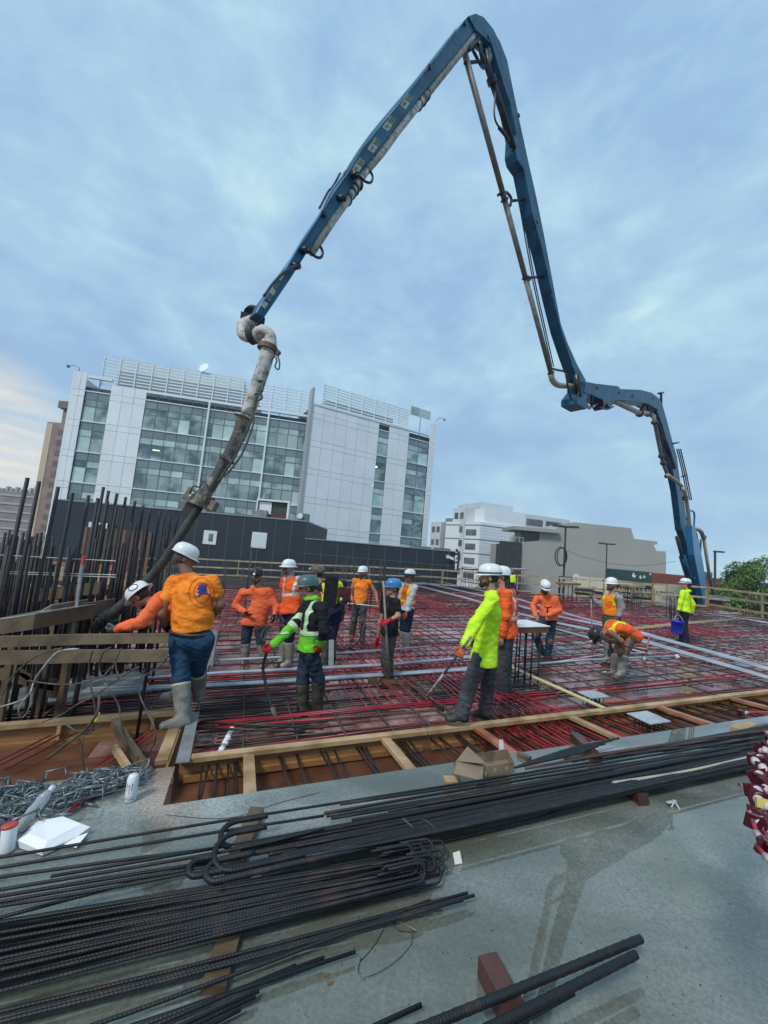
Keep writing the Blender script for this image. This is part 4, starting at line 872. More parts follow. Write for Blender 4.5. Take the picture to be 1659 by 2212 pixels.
for (x, y, w, dark) in ((454, 1161, 28, True), (560, 1167, 32, False)):
    a, z = B(x, y); w_ = w / F * YB / 2
    fr = fB.rect(a - w_, a + w_, z - w_ * 1.05, z + w_ * 1.05, .06, .08, M_wht, 'window')
    if dark: fB.rect(a - .1, a + w_ * .5, z - w_ * .6, z + w_ * .6, .075, .02, M_glass, 'pane', fr)
    else: fB.rect(a - w_ * .85, a + w_ * .85, z - w_ * .9, z + w_ * .9, .075, .02, mat('bright_pane', (.62, .68, .72), .3), 'pane', fr)
# timber slatted bay
M_slat = mat('brown_slat_board', (.15, .085, .055), .5, (.09, .05, .035), 2, stretch=(3, 3, .6), rnd=.3)
a0, zt_ = B(186, 1130); a1, _ = B(333, 1140); zb2 = B(250, 1240)[1]
for k in range(16): s_ = a0 + (a1 - a0) * k / 16; fB.rect(s_ + .02, s_ + (a1 - a0) / 16 - .05, zb2, zt_ - .25, .10, .08, M_slat, 'slat')
for k in range(4): s_ = a0 + .3 + k * .55; fB.rect(s_, s_ + .32, zt_ - .28, zt_ + .12, .12, .05, M_wht, 'light_panel')
# rooftop units and cabin on it
for (x, y, w, h, lab) in ((405, 1098, 48, 22, 'weathered grey box unit on the black roof left of the hose clamp'), (548, 1108, 34, 14, 'low grey unit on the black roof left of the open cabin')):
    a, z = B(x, y); p = Vector((a, YB + 2, zh + .1 + h / F * YB / 2)); mb = MB(); mb.box(p, (w / F * YB, 1.4, h / F * YB)); mb.box(p + Vector((.2, 0, h / F * YB / 2)), (w / F * YB * .6, 1.1, .25)); single(mb, 'rooftop_unit', mat('weathered_unit', (.26, .27, .25), .6, (.15, .15, .14), 3), lab, 'rooftop unit')
a, z = B(576, 1096); t = thing('rooftop_cabin', 'white framed open cabin with a dark red inside on the black roof', 'cabin', (a, YB + 2, zh))
w_, h_ = 34 / F * YB, 42 / F * YB
fC = Facade(Vector((a, YB + 1.5, 0)), 0, t)
fC.rect(-w_, w_, zh, zh + h_, -.3, .1, mat('dark_inside', (.03, .05, .04), .6), 'back_wall'); fC.rect(-w_ * .1, w_, zh, zh + h_ * .4, -.25, .05, mat('maroon_inside', (.10, .02, .025), .6), 'lower_panel'); fC.rect(-w_ * .95, -w_ * .1, zh + h_ * .3, zh + h_ * .95, -.2, .05, M_wht, 'bright_panel')
for (p0, p1, q0, q1) in ((-w_ - .1, -w_, 0, h_), (w_, w_ + .15, 0, h_), (-w_ - .1, w_ + .15, h_, h_ + .15)): fC.rect(p0, p1, zh + q0, zh + q1, .0, .4, M_wht, 'frame')
a, z = B(643, 1115); mb = MB(); mb.lathe(Vector((a, YB + 1, zh + .45)), [(.2, 0), (.24, .12), (.2, .2)], 14, Vector((0, -1, 0))); mb.cur = 1; mb.box((a + .2, YB + 1.3, zh + .4), (.9, .5, .6)); single(mb, 'flood_light', [M_wht, M_muld], 'round white lamp on a dark box at the right end of the high black roof', 'lamp')
for k, px in enumerate((905, 925, 950, 968)):
    a, z = B(px, 1180); mb = MB(); mb.box((a, YB + 1, zl + .15), (.7, .5, .15)); mb.tube([(a - .3, YB + 1, zl), (a - .3, YB + 1, zl + .2)], .03, 5); single(mb, 'roof_vent', M_muld, 'small dark vent on the low black roof beside the white block', 'vent', 'vents on the low black roof')
# astronaut figure painted on a board at the corner of the black building
a, z = B(978, 1200); t = thing('painted_figure', 'black and white painted spacesuit figure waving at the right end of the black building', 'painted figure', (a, YB - .2, 0))
fS = Facade(Vector((a, YB - .25, 0)), 0, t)
def blob(pts, m, nm, o=0): mb = MB(); mb.prism([fS.P(x, y, o) for x, y in pts], (0, .03, 0)); mb.build(nm, m, t)
_blob = blob
def blob(pts, m, nm, o=0): _blob([(.55 * x + .1, zl + .1 + (y - zl - .1) * .58) for x, y in pts], m, nm, o)
circ = lambda cx, cy, r, n=14, sy=1: [(cx + r * cos(2 * pi * i / n), cy + r * sy * sin(2 * pi * i / n)) for i in range(n)]
zc = zl + .1
blob([(-.05, zc - 2.6), (.65, zc - 2.6), (.75, zc - 1.2), (.7, zc - .1), (.0, zc - .1), (-.1, zc - 1.2)], mat('figure_dark', (.03, .04, .04), .6), 'suit')
blob(circ(.22, zc + .05, .33), M_wht, 'helmet', .03); blob(circ(.24, zc + .04, .2), MATS['figure_dark'], 'visor', .05); blob(circ(.5, zc - .2, .13), MATS['figure_dark'], 'badge', .05)
blob([(-.1, zc - .95), (-.75, zc - .75), (-1.0, zc - .55), (-.95, zc - .8), (-1.25, zc - .6), (-1.05, zc - .88), (-1.3, zc - .9), (-1.02, zc - 1.02), (-1.15, zc - 1.18), (-.85, zc - 1.05), (-.1, zc - 1.3)], M_wht, 'waving_arm', .03)
blob([(.0, zc - .7), (.35, zc - .55), (.45, zc - 1.3), (.1, zc - 1.5)], M_wht, 'chest', .04); blob([(.1, zc - 1.7), (.4, zc - 1.6), (.35, zc - 2.5), (.2, zc - 2.5)], M_wht, 'leg', .04); blob(circ(.3, zc - 1.0, .12), MATS['figure_dark'], 'badge', .06)

# far left: brick tower and low concrete building
M_brick = mat('brown_brick', (.22, .15, .12), .8, (.30, .22, .18), .5); M_tanw = mat('tan_wall', (.50, .40, .28), .7)
t = thing('brick_tower', 'brown brick tower with window bands left of the glass building', 'tower', (atY(110, 1100, 75).x, 75, -7)); f3 = Facade(Vector((0, 75, 0)), 0, t)
x0, x1 = f3.sz(78, 1050)[0], f3.sz(150, 1050)[0]; zt3 = f3.sz(115, 912)[1]
f3.rect(x0, x1, -7, zt3, 0, 14, M_brick, 'wall'); f3.rect(x0, x0 + 1.2, -7, zt3 - .3, .1, .15, M_tanw, 'corner_strip')
f3.rect(x0 + 1.8, x1, zt3, zt3 + 3.2, -1, 10, M_brick, 'upper_storey'); f3.rect(x0 + 1.0, x1, zt3 + 3.2, zt3 + 4.6, -.5, 10, mat('brown_crown', (.16, .12, .10), .8), 'crown')
for k in range(14): f3.rect(x0 + 2.4, x1 - .4, zt3 - 2.4 - k * 2.1, zt3 - 1.3 - k * 2.1, .05, .1, mat('brown_window', (.10, .085, .08), .3, (.16, .13, .12), .8), 'window')
t = thing('low_concrete_building', 'low grey banded building at the left edge under the pale sky', 'building', (atY(30, 1130, 90).x, 90, -7)); f4 = Facade(Vector((0, 90, 0)), 0, t)
x0, x1 = f4.sz(-60, 1100)[0], f4.sz(108, 1100)[0]; z4 = f4.sz(50, 1063)[1]
f4.rect(x0, x1, -7, z4, 0, 20, mat('grey_band_wall', (.20, .19, .19), .8, (.27, .25, .24), .3), 'wall')
for k in range(6): f4.rect(x0, x1, z4 - 1.2 - k * 1.9, z4 - .8 - k * 1.9, .15, .2, mat('pale_band', (.42, .38, .35), .7), 'band')
for k in range(16): s_ = x0 + (x1 - x0) * (k + .3) / 16; f4.rect(s_, s_ + .5, z4, z4 + random.uniform(.6, 1.8), -2, 1, MATS['pale_band'], 'chimney')

# mid right: hazy white hospital-like building
M_wb = mat('pale_striped_wall', (.76, .80, .81), .6, (.70, .74, .76), .2); M_wd = mat('dim_window', (.07, .085, .09), .3, (.16, .18, .18), .6, rnd=.4)
c0 = atY(1037, 1150, 105)
t = thing('white_striped_building', 'hazy white building with dark joints and window rows right of the office block', 'building', (c0.x, c0.y, -7))
fR = Facade(c0, radians(20), t); fL = Facade(c0, radians(-47), t)
zc = fR.sz(1060, 1098)[1]; zm = fR.sz(1045, 1128)[1]
mb = MB(); sR = fR.sz(1232, 1150)[0]; sL = fL.sz(962, 1150)[0]; sM = fR.sz(1136, 1120)[0]
P0, P1, P2 = fR.P(0, -7), fR.P(sR, -7), fL.P(sL, -7); mb.prism([P0, P1, P1 + (P2 - P0), P2], (0, 0, zm + 7)); mb.build('wall', M_wb, t)
i0 = fR.P(1.6, zm, -1.2); mb = MB(); mb.prism([fR.P(1.6, zm, -.6), fR.P(sM, zm, -.2), fR.P(sM, zm, -14), fR.P(1.6, zm, -14)], (0, 0, zc - zm)); mb.build('upper_wall', M_wb, t)
mb = MB(); mb.prism([fR.P(sM, zm, -.3), fR.P(sR, zm, -.3), fR.P(sR, zm, -16), fR.P(sM, zm, -16)], (0, 0, (zc - zm) * .97)); mb.build('upper_wall', mat('grey_pink_wall', (.60, .61, .62), .7), t)
mb = MB(); mb.prism([fR.P(3.5, zc, -6), fR.P(15, zc, -6), fR.P(15, zc, -18), fR.P(3.5, zc, -18)], (0, 0, 2.4)); mb.build('plant_storey', mat('grey_plant_wall', (.50, .56, .58), .7), t)
for k in range(5):
    z = zm - .9 - k * 3.9
    fR.rect(-.05, sR, z - .12, z + .12, .06, .1, M_muld, 'joint'); fL.rect(sL, 0, z - .12, z + .12, .06, .1, M_muld, 'joint')
    for q in (.8, 1.6, 2.4, 3.2): fR.rect(-.05, sR, z - q - .03, z - q, .04, .08, mat('faint_joint', (.33, .37, .40), .6), 'joint')
    fL.rect(-4.6, -1.2, z - 2.9, z - 1.2, .06, .1, M_wd, 'window')
for s0_ in (sM + .5, sM + 7.5): fR.rect(s0_, min(sR - .3, s0_ + 5.8), zm + .8, zm + 2.7, -.2, .1, M_wd, 'window')
# stepped wing with windows going left
c1 = fL.P(-5.0, -7); fW = Facade(c1, radians(-58), t); sW = fW.sz(930, 1160)[0]
for k in range(3):
    a_, b_ = sW * (k + 1) / 3 + .1, sW * k / 3; hgt = zc + (0 if k == 0 else -1.5 - k * 1.2)
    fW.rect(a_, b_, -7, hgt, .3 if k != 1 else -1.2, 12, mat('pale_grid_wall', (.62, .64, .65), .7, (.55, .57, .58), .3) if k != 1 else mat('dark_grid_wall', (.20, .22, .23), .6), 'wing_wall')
    for j in range(5):
        for q in range(2):
            s_ = a_ + (b_ - a_) * (.15 + .45 * q); fW.rect(s_, s_ + (b_ - a_) * .3, hgt - 3.2 - j * 3.9, hgt - 1.4 - j * 3.9, .36 if k != 1 else -1.1, .1, M_wd, 'window')

# big grey windowless building with a stepped roof
M_grey = mat('taupe_wall', (.36, .35, .315), .8, (.33, .32, .29), .15, detail=3); YG = 78
t = thing('grey_hall', 'big windowless taupe building with a stepped roofline', 'building', (atY(1250, 1200, YG).x, YG, -7)); fG = Facade(Vector((0, YG, 0)), radians(0), t)
pr = [(1112, 1262), (1115, 1172), (1165, 1168), (1166, 1150), (1195, 1147), (1212, 1132), (1240, 1128), (1363, 1141), (1370, 1164), (1420, 1170), (1420, 1176), (1412, 1177), (1418, 1190), (1437, 1191), (1439, 1199), (1438, 1262)]
P = [fG.P(*fG.sz(*q)) for q in pr]; P[0].z = P[-1].z = -7
mb = MB(); mb.prism(P, (0, 18, 0)); mb.build('wall', M_grey, t)
q0 = fG.P(*fG.sz(1104, 1150), .8); mb = MB(); a = fG.sz(1106, 1150)[0]; c = fG.sz(1205, 1150)[0]; z = fG.sz(1150, 1148)[1]; fG.rect(a, c, z, z + .7, 1.2, 8, M_grey, 'roof_slab'); fG.rect(a + 2, c - 2.2, z - 2.6, z, -.4, 4, mat('dark_glazing', (.04, .05, .05), .4), 'glazing')  # roof slab with a recessed band of dark glazing below it
t2 = thing('dark_slatted_building', 'dark building of vertical slats beside the taupe hall', 'building', (atY(1095, 1210, 70).x, 70, -7)); fD = Facade(Vector((0, 70, 0)), radians(4), t2)
a, c = fD.sz(1076, 1210)[0], fD.sz(1128, 1210)[0]; z = fD.sz(1095, 1176)[1]
fD.rect(a, c, -7, z, -.15, 1.2, mat('charcoal', (.03, .032, .034), .7), 'wall')
for k in range(13): s_ = a + (c - a) * k / 13; fD.rect(s_, s_ + (c - a) / 26, -7, z - .1, .05, .2, mat('charcoal_slat', (.06, .062, .065), .6), 'slat')
fD.rect(a + .5, c, z, z + .6, -.4, .8, MATS['charcoal'], 'parapet')
for k in range(7): mb = MB(); p = fD.P(a + (c - a) * k / 6, z + .6); mb.tube([p, p + Vector((0, 0, .9))], .03, 4); mb.build('rail_post', M_mull, t2)
mb = MB(); mb.tube([fD.P(a, z + 1.5), fD.P(c, z + 1.5)], .03, 4); mb.build('handrail', M_mull, t2)
# green and red low building
YL = 52; t = thing('green_red_shops', 'low shop row painted dark green and brick red beyond the guard rail', 'building', (atY(1450, 1250, YL).x, YL, -7)); fK = Facade(Vector((0, YL, 0)), radians(0), t)
def kz(px, py): return fK.sz(px, py)
xs = [kz(x, 1250)[0] for x in (1316, 1408, 1598, 1690)]; zK = kz(1316, 1228)[1]; zK2 = kz(1480, 1241)[1]
M_gr = mat('dark_green_wall', (.018, .055, .045), .6, (.022, .065, .055), .4); M_rd = mat('brick_red_wall', (.20, .055, .04), .7, (.17, .045, .035), .4)
fK.rect(xs[0], xs[1], -7, zK, 0, .6, M_gr, 'wall'); fK.rect(xs[1], xs[2], -7, zK - .05, .02, .6, M_rd, 'wall'); fK.rect(xs[2], xs[3], -7, zK - .1, 0, .6, M_gr, 'wall')
for (px, py, s) in ((1370, 1243, 1), (1384, 1247, .7), (1392, 1246, .6), (1405, 1240, .5), (1601, 1245, 1.2), (1613, 1249, .9)):   # pale painted birds
    a, z = kz(px, py); mb = MB(); mb.prism([fK.P(a - .35 * s, z - .1 * s, .05), fK.P(a, z - .35 * s, .05), fK.P(a + .3 * s, z + .1, .05), fK.P(a + .05 * s, z - .05 * s, .05), fK.P(a - .1 * s, z + .45 * s, .05)], (0, .02, 0)); mb.build('painted_bird', M_wht, t)
fK.rect(kz(1552, 1250)[0], kz(1552, 1250)[0] + .9, zK, zK + .7, -2, 1, M_muld, 'chimney'); fK.rect(kz(1608, 1262)[0], kz(1618, 1262)[0], 0, 1, .05, .05, M_wd, 'window')
# cream panels with black signs, just beyond the rail
YS = 30; t = thing('sign_hoarding', 'cream hoarding with black eight sided signs in old lettering beyond the guard rail', 'hoarding', (atY(1400, 1290, YS).x, YS, -7))
a_, c_ = atY(1245, 1270, 34), atY(1522, 1300, 27); ang = atan2(c_.y - a_.y, c_.x - a_.x); fH = Facade(Vector((a_.x, a_.y, 0)), ang, t); print('hoard', a_, c_, degrees(ang))
M_cream = mat('cream_panel', (.62, .58, .44), .6, (.55, .52, .40), .6); L_ = fH.sz(1522, 1290)[0]
zt5, zb5 = fH.sz(1388, 1266)[1], fH.sz(1388, 1312)[1]; npn = 8
for k in range(npn): fH.rect(L_ * k / npn + .03, L_ * (k + 1) / npn - .03, zb5 - .6, zt5 + .25, 0, .1, M_cream, 'panel')
def sign(px, py, w, h, lines, board=True, col=None):
    s_, z = fH.sz(px, py); c = w * .22; o = .06
    if board:
        oct_ = [(-w, -h + c), (-w + c, -h), (w - c, -h), (w, -h + c), (w, h - c), (w - c, h), (-w + c, h), (-w, h - c)]
        b = MB(); b.prism([fH.P(s_ + x, z + y, .03) for x, y in oct_], -fH.n * .03 + fH.n * .05); bo = b.build('black_sign', M_blk, t)
        b = MB(); b.tube([fH.P(s_ + x * 1.08, z + y * 1.1, .04) for x, y in oct_ + oct_[:1]], .03, 4); b.build('sign_border', mat('gold_line', (.3, .24, .1), .5), t)
    for txt, dy, sz_ in lines: text(txt, fH.P(s_, z + dy, .07), fH.d, ZU, sz_, col or M_cream, t)
sign(1345, 1279, .72, .56, [('ALASKAN', .2, .33), ('COOKING', -.2, .31)])
sign(1388, 1281, .72, .56, [('ALASKAN', .2, .33), ('CONCRETE', -.2, .29)])
sign(1431, 1282, 1.1, .6, [('RAPPER', 0, .42)], False, mat('dark_letter', (.08, .07, .03), .6)); sign(1442, 1293, 1, .5, [('TRAIL', 0, .28)], False, mat('violet_letter', (.3, .28, .5), .6))
sign(1262, 1279, .8, .35, [('ALASKA DINING', 0, .2)]); sign(1284, 1274, .5, .5, [('K', 0, .7)], False, mat('blue_letter', (.03, .05, .12), .6)); sign(1292, 1286, .5, .3, [('DINING', 0, .22)])

# street lamps, signal arm
M_pole = mat('dark_green_pole', (.025, .045, .04), .5, (.04, .06, .055), 3)
def lamp(px, ptop, Y, lab, arm=1.1, coil=None, r=.13):
    top = atY(px, ptop, Y); base = Vector((top.x, Y, -7)); t = thing('street_lamp', lab, 'street lamp', base)
    mb = MB(); mb.tube([base, top], [r * 1.3, r], 8); mb.build('pole', M_pole, t)
    for s in (-1, 1): mb = MB(); mb.bar(top + Vector((s * .1, 0, .05)), top + Vector((s * arm, 0, .1)), .4, .2); mb.build('lamp_head', M_pole, t)
    if coil: p = atY(*coil, Y - .3); mb = MB(); mb.tube([p + Vector((.55 * cos(a), 0, .95 * sin(a))) for a in np.linspace(0, 2 * pi, 20)], .06, 5); mb.tube([p + Vector((.2 + .5 * cos(a), .1, .9 * sin(a))) for a in np.linspace(0, 2 * pi, 20)], .05, 5); mb.build('cable_coil', M_blk, t)
lamp(1222, 1139, 40, 'tall twin headed street lamp with a coil of cable on its pole', 1.3, (1211, 1202), .10)
lamp(1311, 1176, 55, 'smaller twin headed street lamp in front of the taupe hall', 1.1, None, .08)
p = atY(1558, 1194, 50); t = thing('street_lamp', 'street lamp half hidden behind the base of the blue boom', 'street lamp', (p.x, 50, -7)); mb = MB(); mb.tube([(p.x - .8, 50, -7), (p.x - .8, 50, p.z)], .13, 8); mb.build('pole', M_pole, t); mb = MB(); mb.bar(p + Vector((-.9, 0, .1)), p + Vector((.3, 0, .1)), .4, .2); mb.build('lamp_head', M_pole, t)
a, c = atY(1207, 1247, 39), atY(1376, 1263, 37); t = thing('signal_arm', 'long horizontal signal arm reaching right from the tall lamp pole', 'signal arm', a); mb = MB(); mb.tube([a, c], [.16, .09], 8); mb.build('arm', M_pole, t, True)
p = atY(1244, 1248, 38.5); mb = MB(); mb.box(p, (.55, .06, .75)); mb.build('sign', M_wht, t); p = atY(1319, 1262, 38); mb = MB(); mb.box(p + Vector((0, 0, -.2)), (.8, .06, .9)); mb.build('sign', M_wht, t)
for k, (p0, p1, Y, r) in enumerate((((1215, 1185), (1460, 1212), 48, .02),)):
    a, c = atY(*p0, Y), atY(*p1, Y); mb = MB(); mb.tube([a.lerp(c, i / 16) - Vector((0, 0, 1.2 * (1 - (2 * i / 16 - 1) ** 2))) for i in range(17)], r, 4); single(mb, 'overhead_wire', M_blk, 'thin slack wire crossing in front of the taupe hall', 'wire')
# red canopy-ish things just beyond the rail at right
p = atY(1622, 1304, 24); t = thing('red_shed', 'small red and grey shed glimpsed through the guard rail at right', 'shed', (p.x, 24, -7)); mb = MB(); mb.box((p.x - 1.9, 25.5, p.z - 4), (2.0, 1.2, 8)); mb.build('wall', M_rd, t); mb = MB(); mb.box((p.x - 1.9, 25.4, p.z + .05), (2.4, 1.6, .1)); mb.build('roof', M_galv, t)

# ------------------------------------------------------------------ trees
M_leaf = mat('leaf_green', (.085, .17, .03), .5, (.15, .25, .05), .9, rnd=.0); M_leafd = mat('leaf_dark', (.05, .10, .025), .5, (.08, .14, .035), .9)
M_bark2 = mat('tree_bark', (.08, .06, .045), .8, (.05, .04, .03), 6)
def tree(px, ptop, Y, w, lab, seed, n=5200, zb=-7):
    rs = np.random.RandomState(seed); top = atY(px, ptop, Y); H = top.z - zb; base = Vector((top.x, Y, zb)); t = thing('tree', lab, 'tree', base)
    mb = MB(); mb.tube(curve([base, base + Vector((.1, 0, H * .3)), base + Vector((-.1, .1, H * .6)), base + Vector((0, 0, H * .85))], 4), [.28 - .26 * i / 12 for i in range(13)], 8)
    cl = []
    for k in range(16):
        a = rs.uniform(0, 6.28); z = rs.uniform(.42, .93); rr = w * (1 - ((z - .6) / .48) ** 2) ** .5 * rs.uniform(.35, .95) if abs(z - .6) < .45 else w * .3
        c = base + Vector((cos(a) * rr, sin(a) * rr, z * H)); cl.append((c, rs.uniform(.5, .95) * w * .42)); s = base + Vector((0, 0, H * max(.25, z - .25))); mb.tube([s, s.lerp(c, .5) + Vector((0, 0, .15)), c], [.09, .06, .02], 5)
    cl.append((base + Vector((0, 0, H * .93)), w * .35)); mb.build('trunk', M_bark2, t, True)
    V, Fc, Mi = [], [], []
    for k in range(n):
        c, r = cl[rs.randint(len(cl))]; d = rs.normal(size=3); d /= np.linalg.norm(d); p = np.array(c) + d * r * (rs.uniform(.35, 1.1)) * np.array([1, 1, .75])
        s = rs.uniform(.07, .15); x = rs.normal(size=3); x /= np.linalg.norm(x); y = np.cross(x, rs.normal(size=3)); y /= np.linalg.norm(y); b_ = len(V)
        V += [tuple(p - x * s), tuple(p + y * s * .5), tuple(p + x * s), tuple(p - y * s * .5)]; Fc.append((b_, b_ + 1, b_ + 2, b_ + 3)); Mi.append(0 if rs.rand() < .6 else 1)
    me = bpy.data.meshes.new('crown'); off = np.array(base); me.from_pydata([tuple(np.array(v) - off) for v in V], [], Fc); me.polygons.foreach_set('material_index', Mi); me.update()
    finish(bpy.data.objects.new('crown', me), [M_leaf, M_leafd], t)
tree(1598, 1212, 33, 2.7, 'bushy green tree just right of the boom base beyond the rail', 1, 9000)
tree(1652, 1200, 36, 2.9, 'taller green tree at the right edge of the picture', 2, 9500)
tree(1570, 1258, 31, 1.5, 'low green tree between the boom base and the bushy tree', 3, 4000)
tree(1642, 1272, 27, 2.2, 'low green tree seen through the right hand guard rail', 4, 6500)
tree(1606, 1285, 26, 1.8, 'small green tree seen low through the guard rail left of the bars', 5, 5000)

# ------------------------------------------------------------------ thin mist in the air
hz = MB(); hz.box((0, 62, 22), (420, 190, 62)); hzo = hz.build('haze', None, None, kind='stuff')
hm = bpy.data.materials.new('mist'); hm.use_nodes = True; nt = hm.node_tree; nt.nodes.clear(); o_ = nt.nodes.new('ShaderNodeOutputMaterial'); pv = nt.nodes.new('ShaderNodeVolumePrincipled'); nt.links.new(pv.outputs[0], o_.inputs[1]); pv.inputs['Color'].default_value = (.86, .92, 1, 1); pv.inputs['Density'].default_value = .0007; pv.inputs['Anisotropy'].default_value = .2
hzo.data.materials.append(hm)
# ================================================================== CONCRETE PUMP BOOM
BO = Vector((-1.75, 5.2, 0)); BD = Vector((cos(radians(43)), sin(radians(43)), 0)); BN = Vector((BD.y, -BD.x, 0))
def bp(px, py, o=0): return onplane(px, py, BO + BN * o, BN)
pump = thing('concrete_pump_boom', 'blue folding concrete pump boom arching over the whole deck', 'pump boom', atY(1520, 1300, 24) * 1)
def outline(pts, w, name='boom_section', m=None, parent=None, o=0):   # side profile in the boom plane, given real thickness
    P = [bp(x, y, o + w / 2) for x, y in pts]; mb = MB(); mb.prism(P, BN * -w); ob = mb.build(name, m or M_blue, parent or pump)
    bm = bmesh.new(); bm.from_mesh(ob.data); bmesh.ops.bevel(bm, geom=list(bm.edges), offset=.012, segments=1, affect='EDGES'); bm.to_mesh(ob.data); bm.free(); return ob
# section 4+5: last, from the elbow pipe up to the peak  (upper edge then lower edge)
s_tip = outline([(552, 676), (566, 650), (586, 622), (622, 572), (650, 532), (683, 482), (720, 420), (750, 377), (786, 318), (830, 262), (864, 222), (908, 168), (956, 107), (1008, 38), (1022, 30), (1042, 34), (1062, 60), (1052, 82), (1034, 80), (1024, 66), (1006, 90), (958, 148), (905, 212), (852, 278), (821, 321), (784, 364), (747, 423), (710, 475), (679, 521), (657, 556), (629, 600), (571, 686)], .22)
outline([(1012, 34), (1028, 28), (1045, 36), (1066, 62), (1082, 96), (1074, 112), (1060, 92), (1046, 80), (1028, 64)], .30, 'knuckle_plate')
# section 3 from the peak down to the middle knee
s_mid = outline([(1060, 56), (1080, 88), (1096, 130), (1108, 190), (1122, 258), (1142, 350), (1160, 430), (1176, 510), (1190, 585), (1203, 655), (1212, 700), (1226, 740), (1246, 785), (1266, 822), (1258, 838), (1246, 816), (1230, 770), (1212, 714), (1195, 644), (1173, 545), (1150, 461), (1137, 391), (1132, 366), (1118, 345), (1114, 326), (1116, 290), (1103, 225), (1085, 172), (1066, 106), (1056, 76)], .32)
# section 2: short, nearly level
s_knee = outline([(1262, 823), (1285, 828), (1318, 832), (1336, 834), (1340, 840), (1385, 842), (1408, 848), (1424, 860), (1432, 874), (1424, 886), (1400, 872), (1360, 866), (1326, 864), (1325, 874), (1318, 882), (1308, 866), (1275, 852), (1262, 848)], .55)
s_up = outline([(1418, 866), (1431, 874), (1440, 905), (1453, 955), (1462, 985), (1468, 1030), (1478, 1085), (1483, 1122), (1480, 1146), (1472, 1146), (1468, 1110), (1462, 1060), (1452, 1010), (1442, 958), (1430, 915), (1418, 885)], .32)
s_base = outline([(1474, 1118), (1486, 1122), (1496, 1160), (1506, 1210), (1518, 1260), (1530, 1330), (1514, 1340), (1504, 1280), (1494, 1225), (1484, 1175), (1474, 1145)], .35)
s_base2 = outline([(1494, 1135), (1500, 1135), (1514, 1190), (1524, 1250), (1540, 1330), (1526, 1335), (1512, 1262), (1500, 1200)], .3, 'boom_section', mat('boom_light_blue', (.03, .22, .42), .35), o=.8)
outline([(1500, 1335), (1545, 1320), (1552, 1480), (1506, 1480)], .5, 'turret', m=M_blue, o=.3)
M_hyd = mat('hydraulic_black', (.008, .012, .022), .35)
def tubepx(pts, r, m, name, o=0, smooth=True, parent=None, n=8, cur=True):
    P = [bp(p[0], p[1], p[2] if len(p) > 2 else o) for p in pts]
    if cur and len(P) > 2: P = curve(P, 5)
    if isinstance(r, tuple): rr = [r[0] + (r[1] - r[0]) * i / (len(P) - 1) for i in range(len(P))]
    else: rr = r
    mb = MB(); mb.tube(P, rr, n); return mb.build(name, m, parent or pump, smooth)
def ringpx(px, py, dirpx, r, m=M_steel, o=0, w=.05, parent=None, name='clamp'):
    a = bp(px, py, o); d = (bp(px + dirpx[0], py + dirpx[1], o) - a).normalized(); mb = MB(); mb.lathe(a - d * w / 2, [(r * .9, 0), (r, .005), (r, w - .005), (r * .9, w)], 14, d); mb.build(name, m, parent or pump)
# delivery pipe along the last section (its lower right side)
tubepx([(1022, 80), (1010, 95), (911, 217)], .072, M_pipe, 'delivery_pipe', .03, n=12, cur=False); tubepx([(911, 217), (858, 283), (827, 326), (790, 369)], .070, M_pipe, 'delivery_pipe', .03, n=12, cur=False); tubepx([(790, 369), (753, 427), (716, 479), (672, 545)], .066, M_pipe, 'delivery_pipe', .03, n=12, cur=False)
tubepx([(1022, 84), (1030, 78), (1026, 92), (1006, 106)], .085, M_steel, 'pipe_elbow', .02, n=10)
for (x, y) in ((920, 205), (903, 226), (912, 216), (772, 398), (757, 416), (764, 408), (748, 430)): ringpx(x, y, (-10, 15), .105, parent=pump)
# pipe standing off the middle section
tubepx([(1003, 112), (1090, 432)], .068, M_pipe2, 'delivery_pipe', 0, n=12, cur=False); tubepx([(1090, 432), (1135, 600)], .068, M_pipe2, 'delivery_pipe', 0, n=12, cur=False); tubepx([(1135, 600), (1190, 806)], .068, M_pipe2, 'delivery_pipe', 0, n=12, cur=False)
tubepx([(1190, 808), (1194, 822), (1206, 832), (1230, 834), (1256, 838)], .085, M_pcream, 'pipe_elbow', 0, n=10)
for (x, y) in ((1090, 432), (1082, 418), (1097, 447), (1135, 600), (1139, 607), (1190, 806), (1218, 834)): ringpx(x, y, (3, 12), .10)
for pts in (((1082, 420), (1094, 416), (1104, 428), (1103, 440), (1097, 447)), ((1104, 434), (1134, 431)), ((1136, 600), (1174, 598)), ((1184, 792), (1198, 798), (1220, 802)), ((1004, 136), (1046, 132)), ((1016, 98), (1038, 140)), ((1018, 84), (1032, 100), (1050, 112))):
    tubepx(pts, .035, M_hyd, 'bracket', 0)
# hydraulic rams and hoses
tubepx([(1050, 108), (1064, 180)], .04, M_steel, 'ram_rod', .1, cur=False); tubepx([(1062, 172), (1082, 232), (1108, 318)], .085, M_hyd, 'ram', .1, cur=False); ringpx(1062, 174, (4, 14), .11, M_hyd, .1, .15)
tubepx([(1036, 92), (1040, 118), (1046, 138)], .05, M_hyd, 'link', .12); tubepx([(1048, 110), (1054, 124), (1046, 136)], .12, mat('boom_grey_blue', (.10, .2, .28), .4), 'link', .0)
tubepx([(1070, 200), (1068, 250), (1078, 275), (1092, 288)], .022, M_blk, 'hose', .2); tubepx([(1078, 276), (1090, 290), (1100, 305)], .04, M_blk, 'hose', .2)
tubepx([(1100, 330), (1120, 432), (1150, 600), (1176, 720), (1192, 792)], .018, M_blk, 'hose', -.25); tubepx([(1103, 330), (1124, 432), (1154, 600), (1180, 720), (1196, 792)], .018, M_blk, 'hose', -.2)
tubepx([(1222, 806), (1230, 850), (1238, 864), (1250, 850), (1246, 826)], .03, M_blk, 'hose', .25)
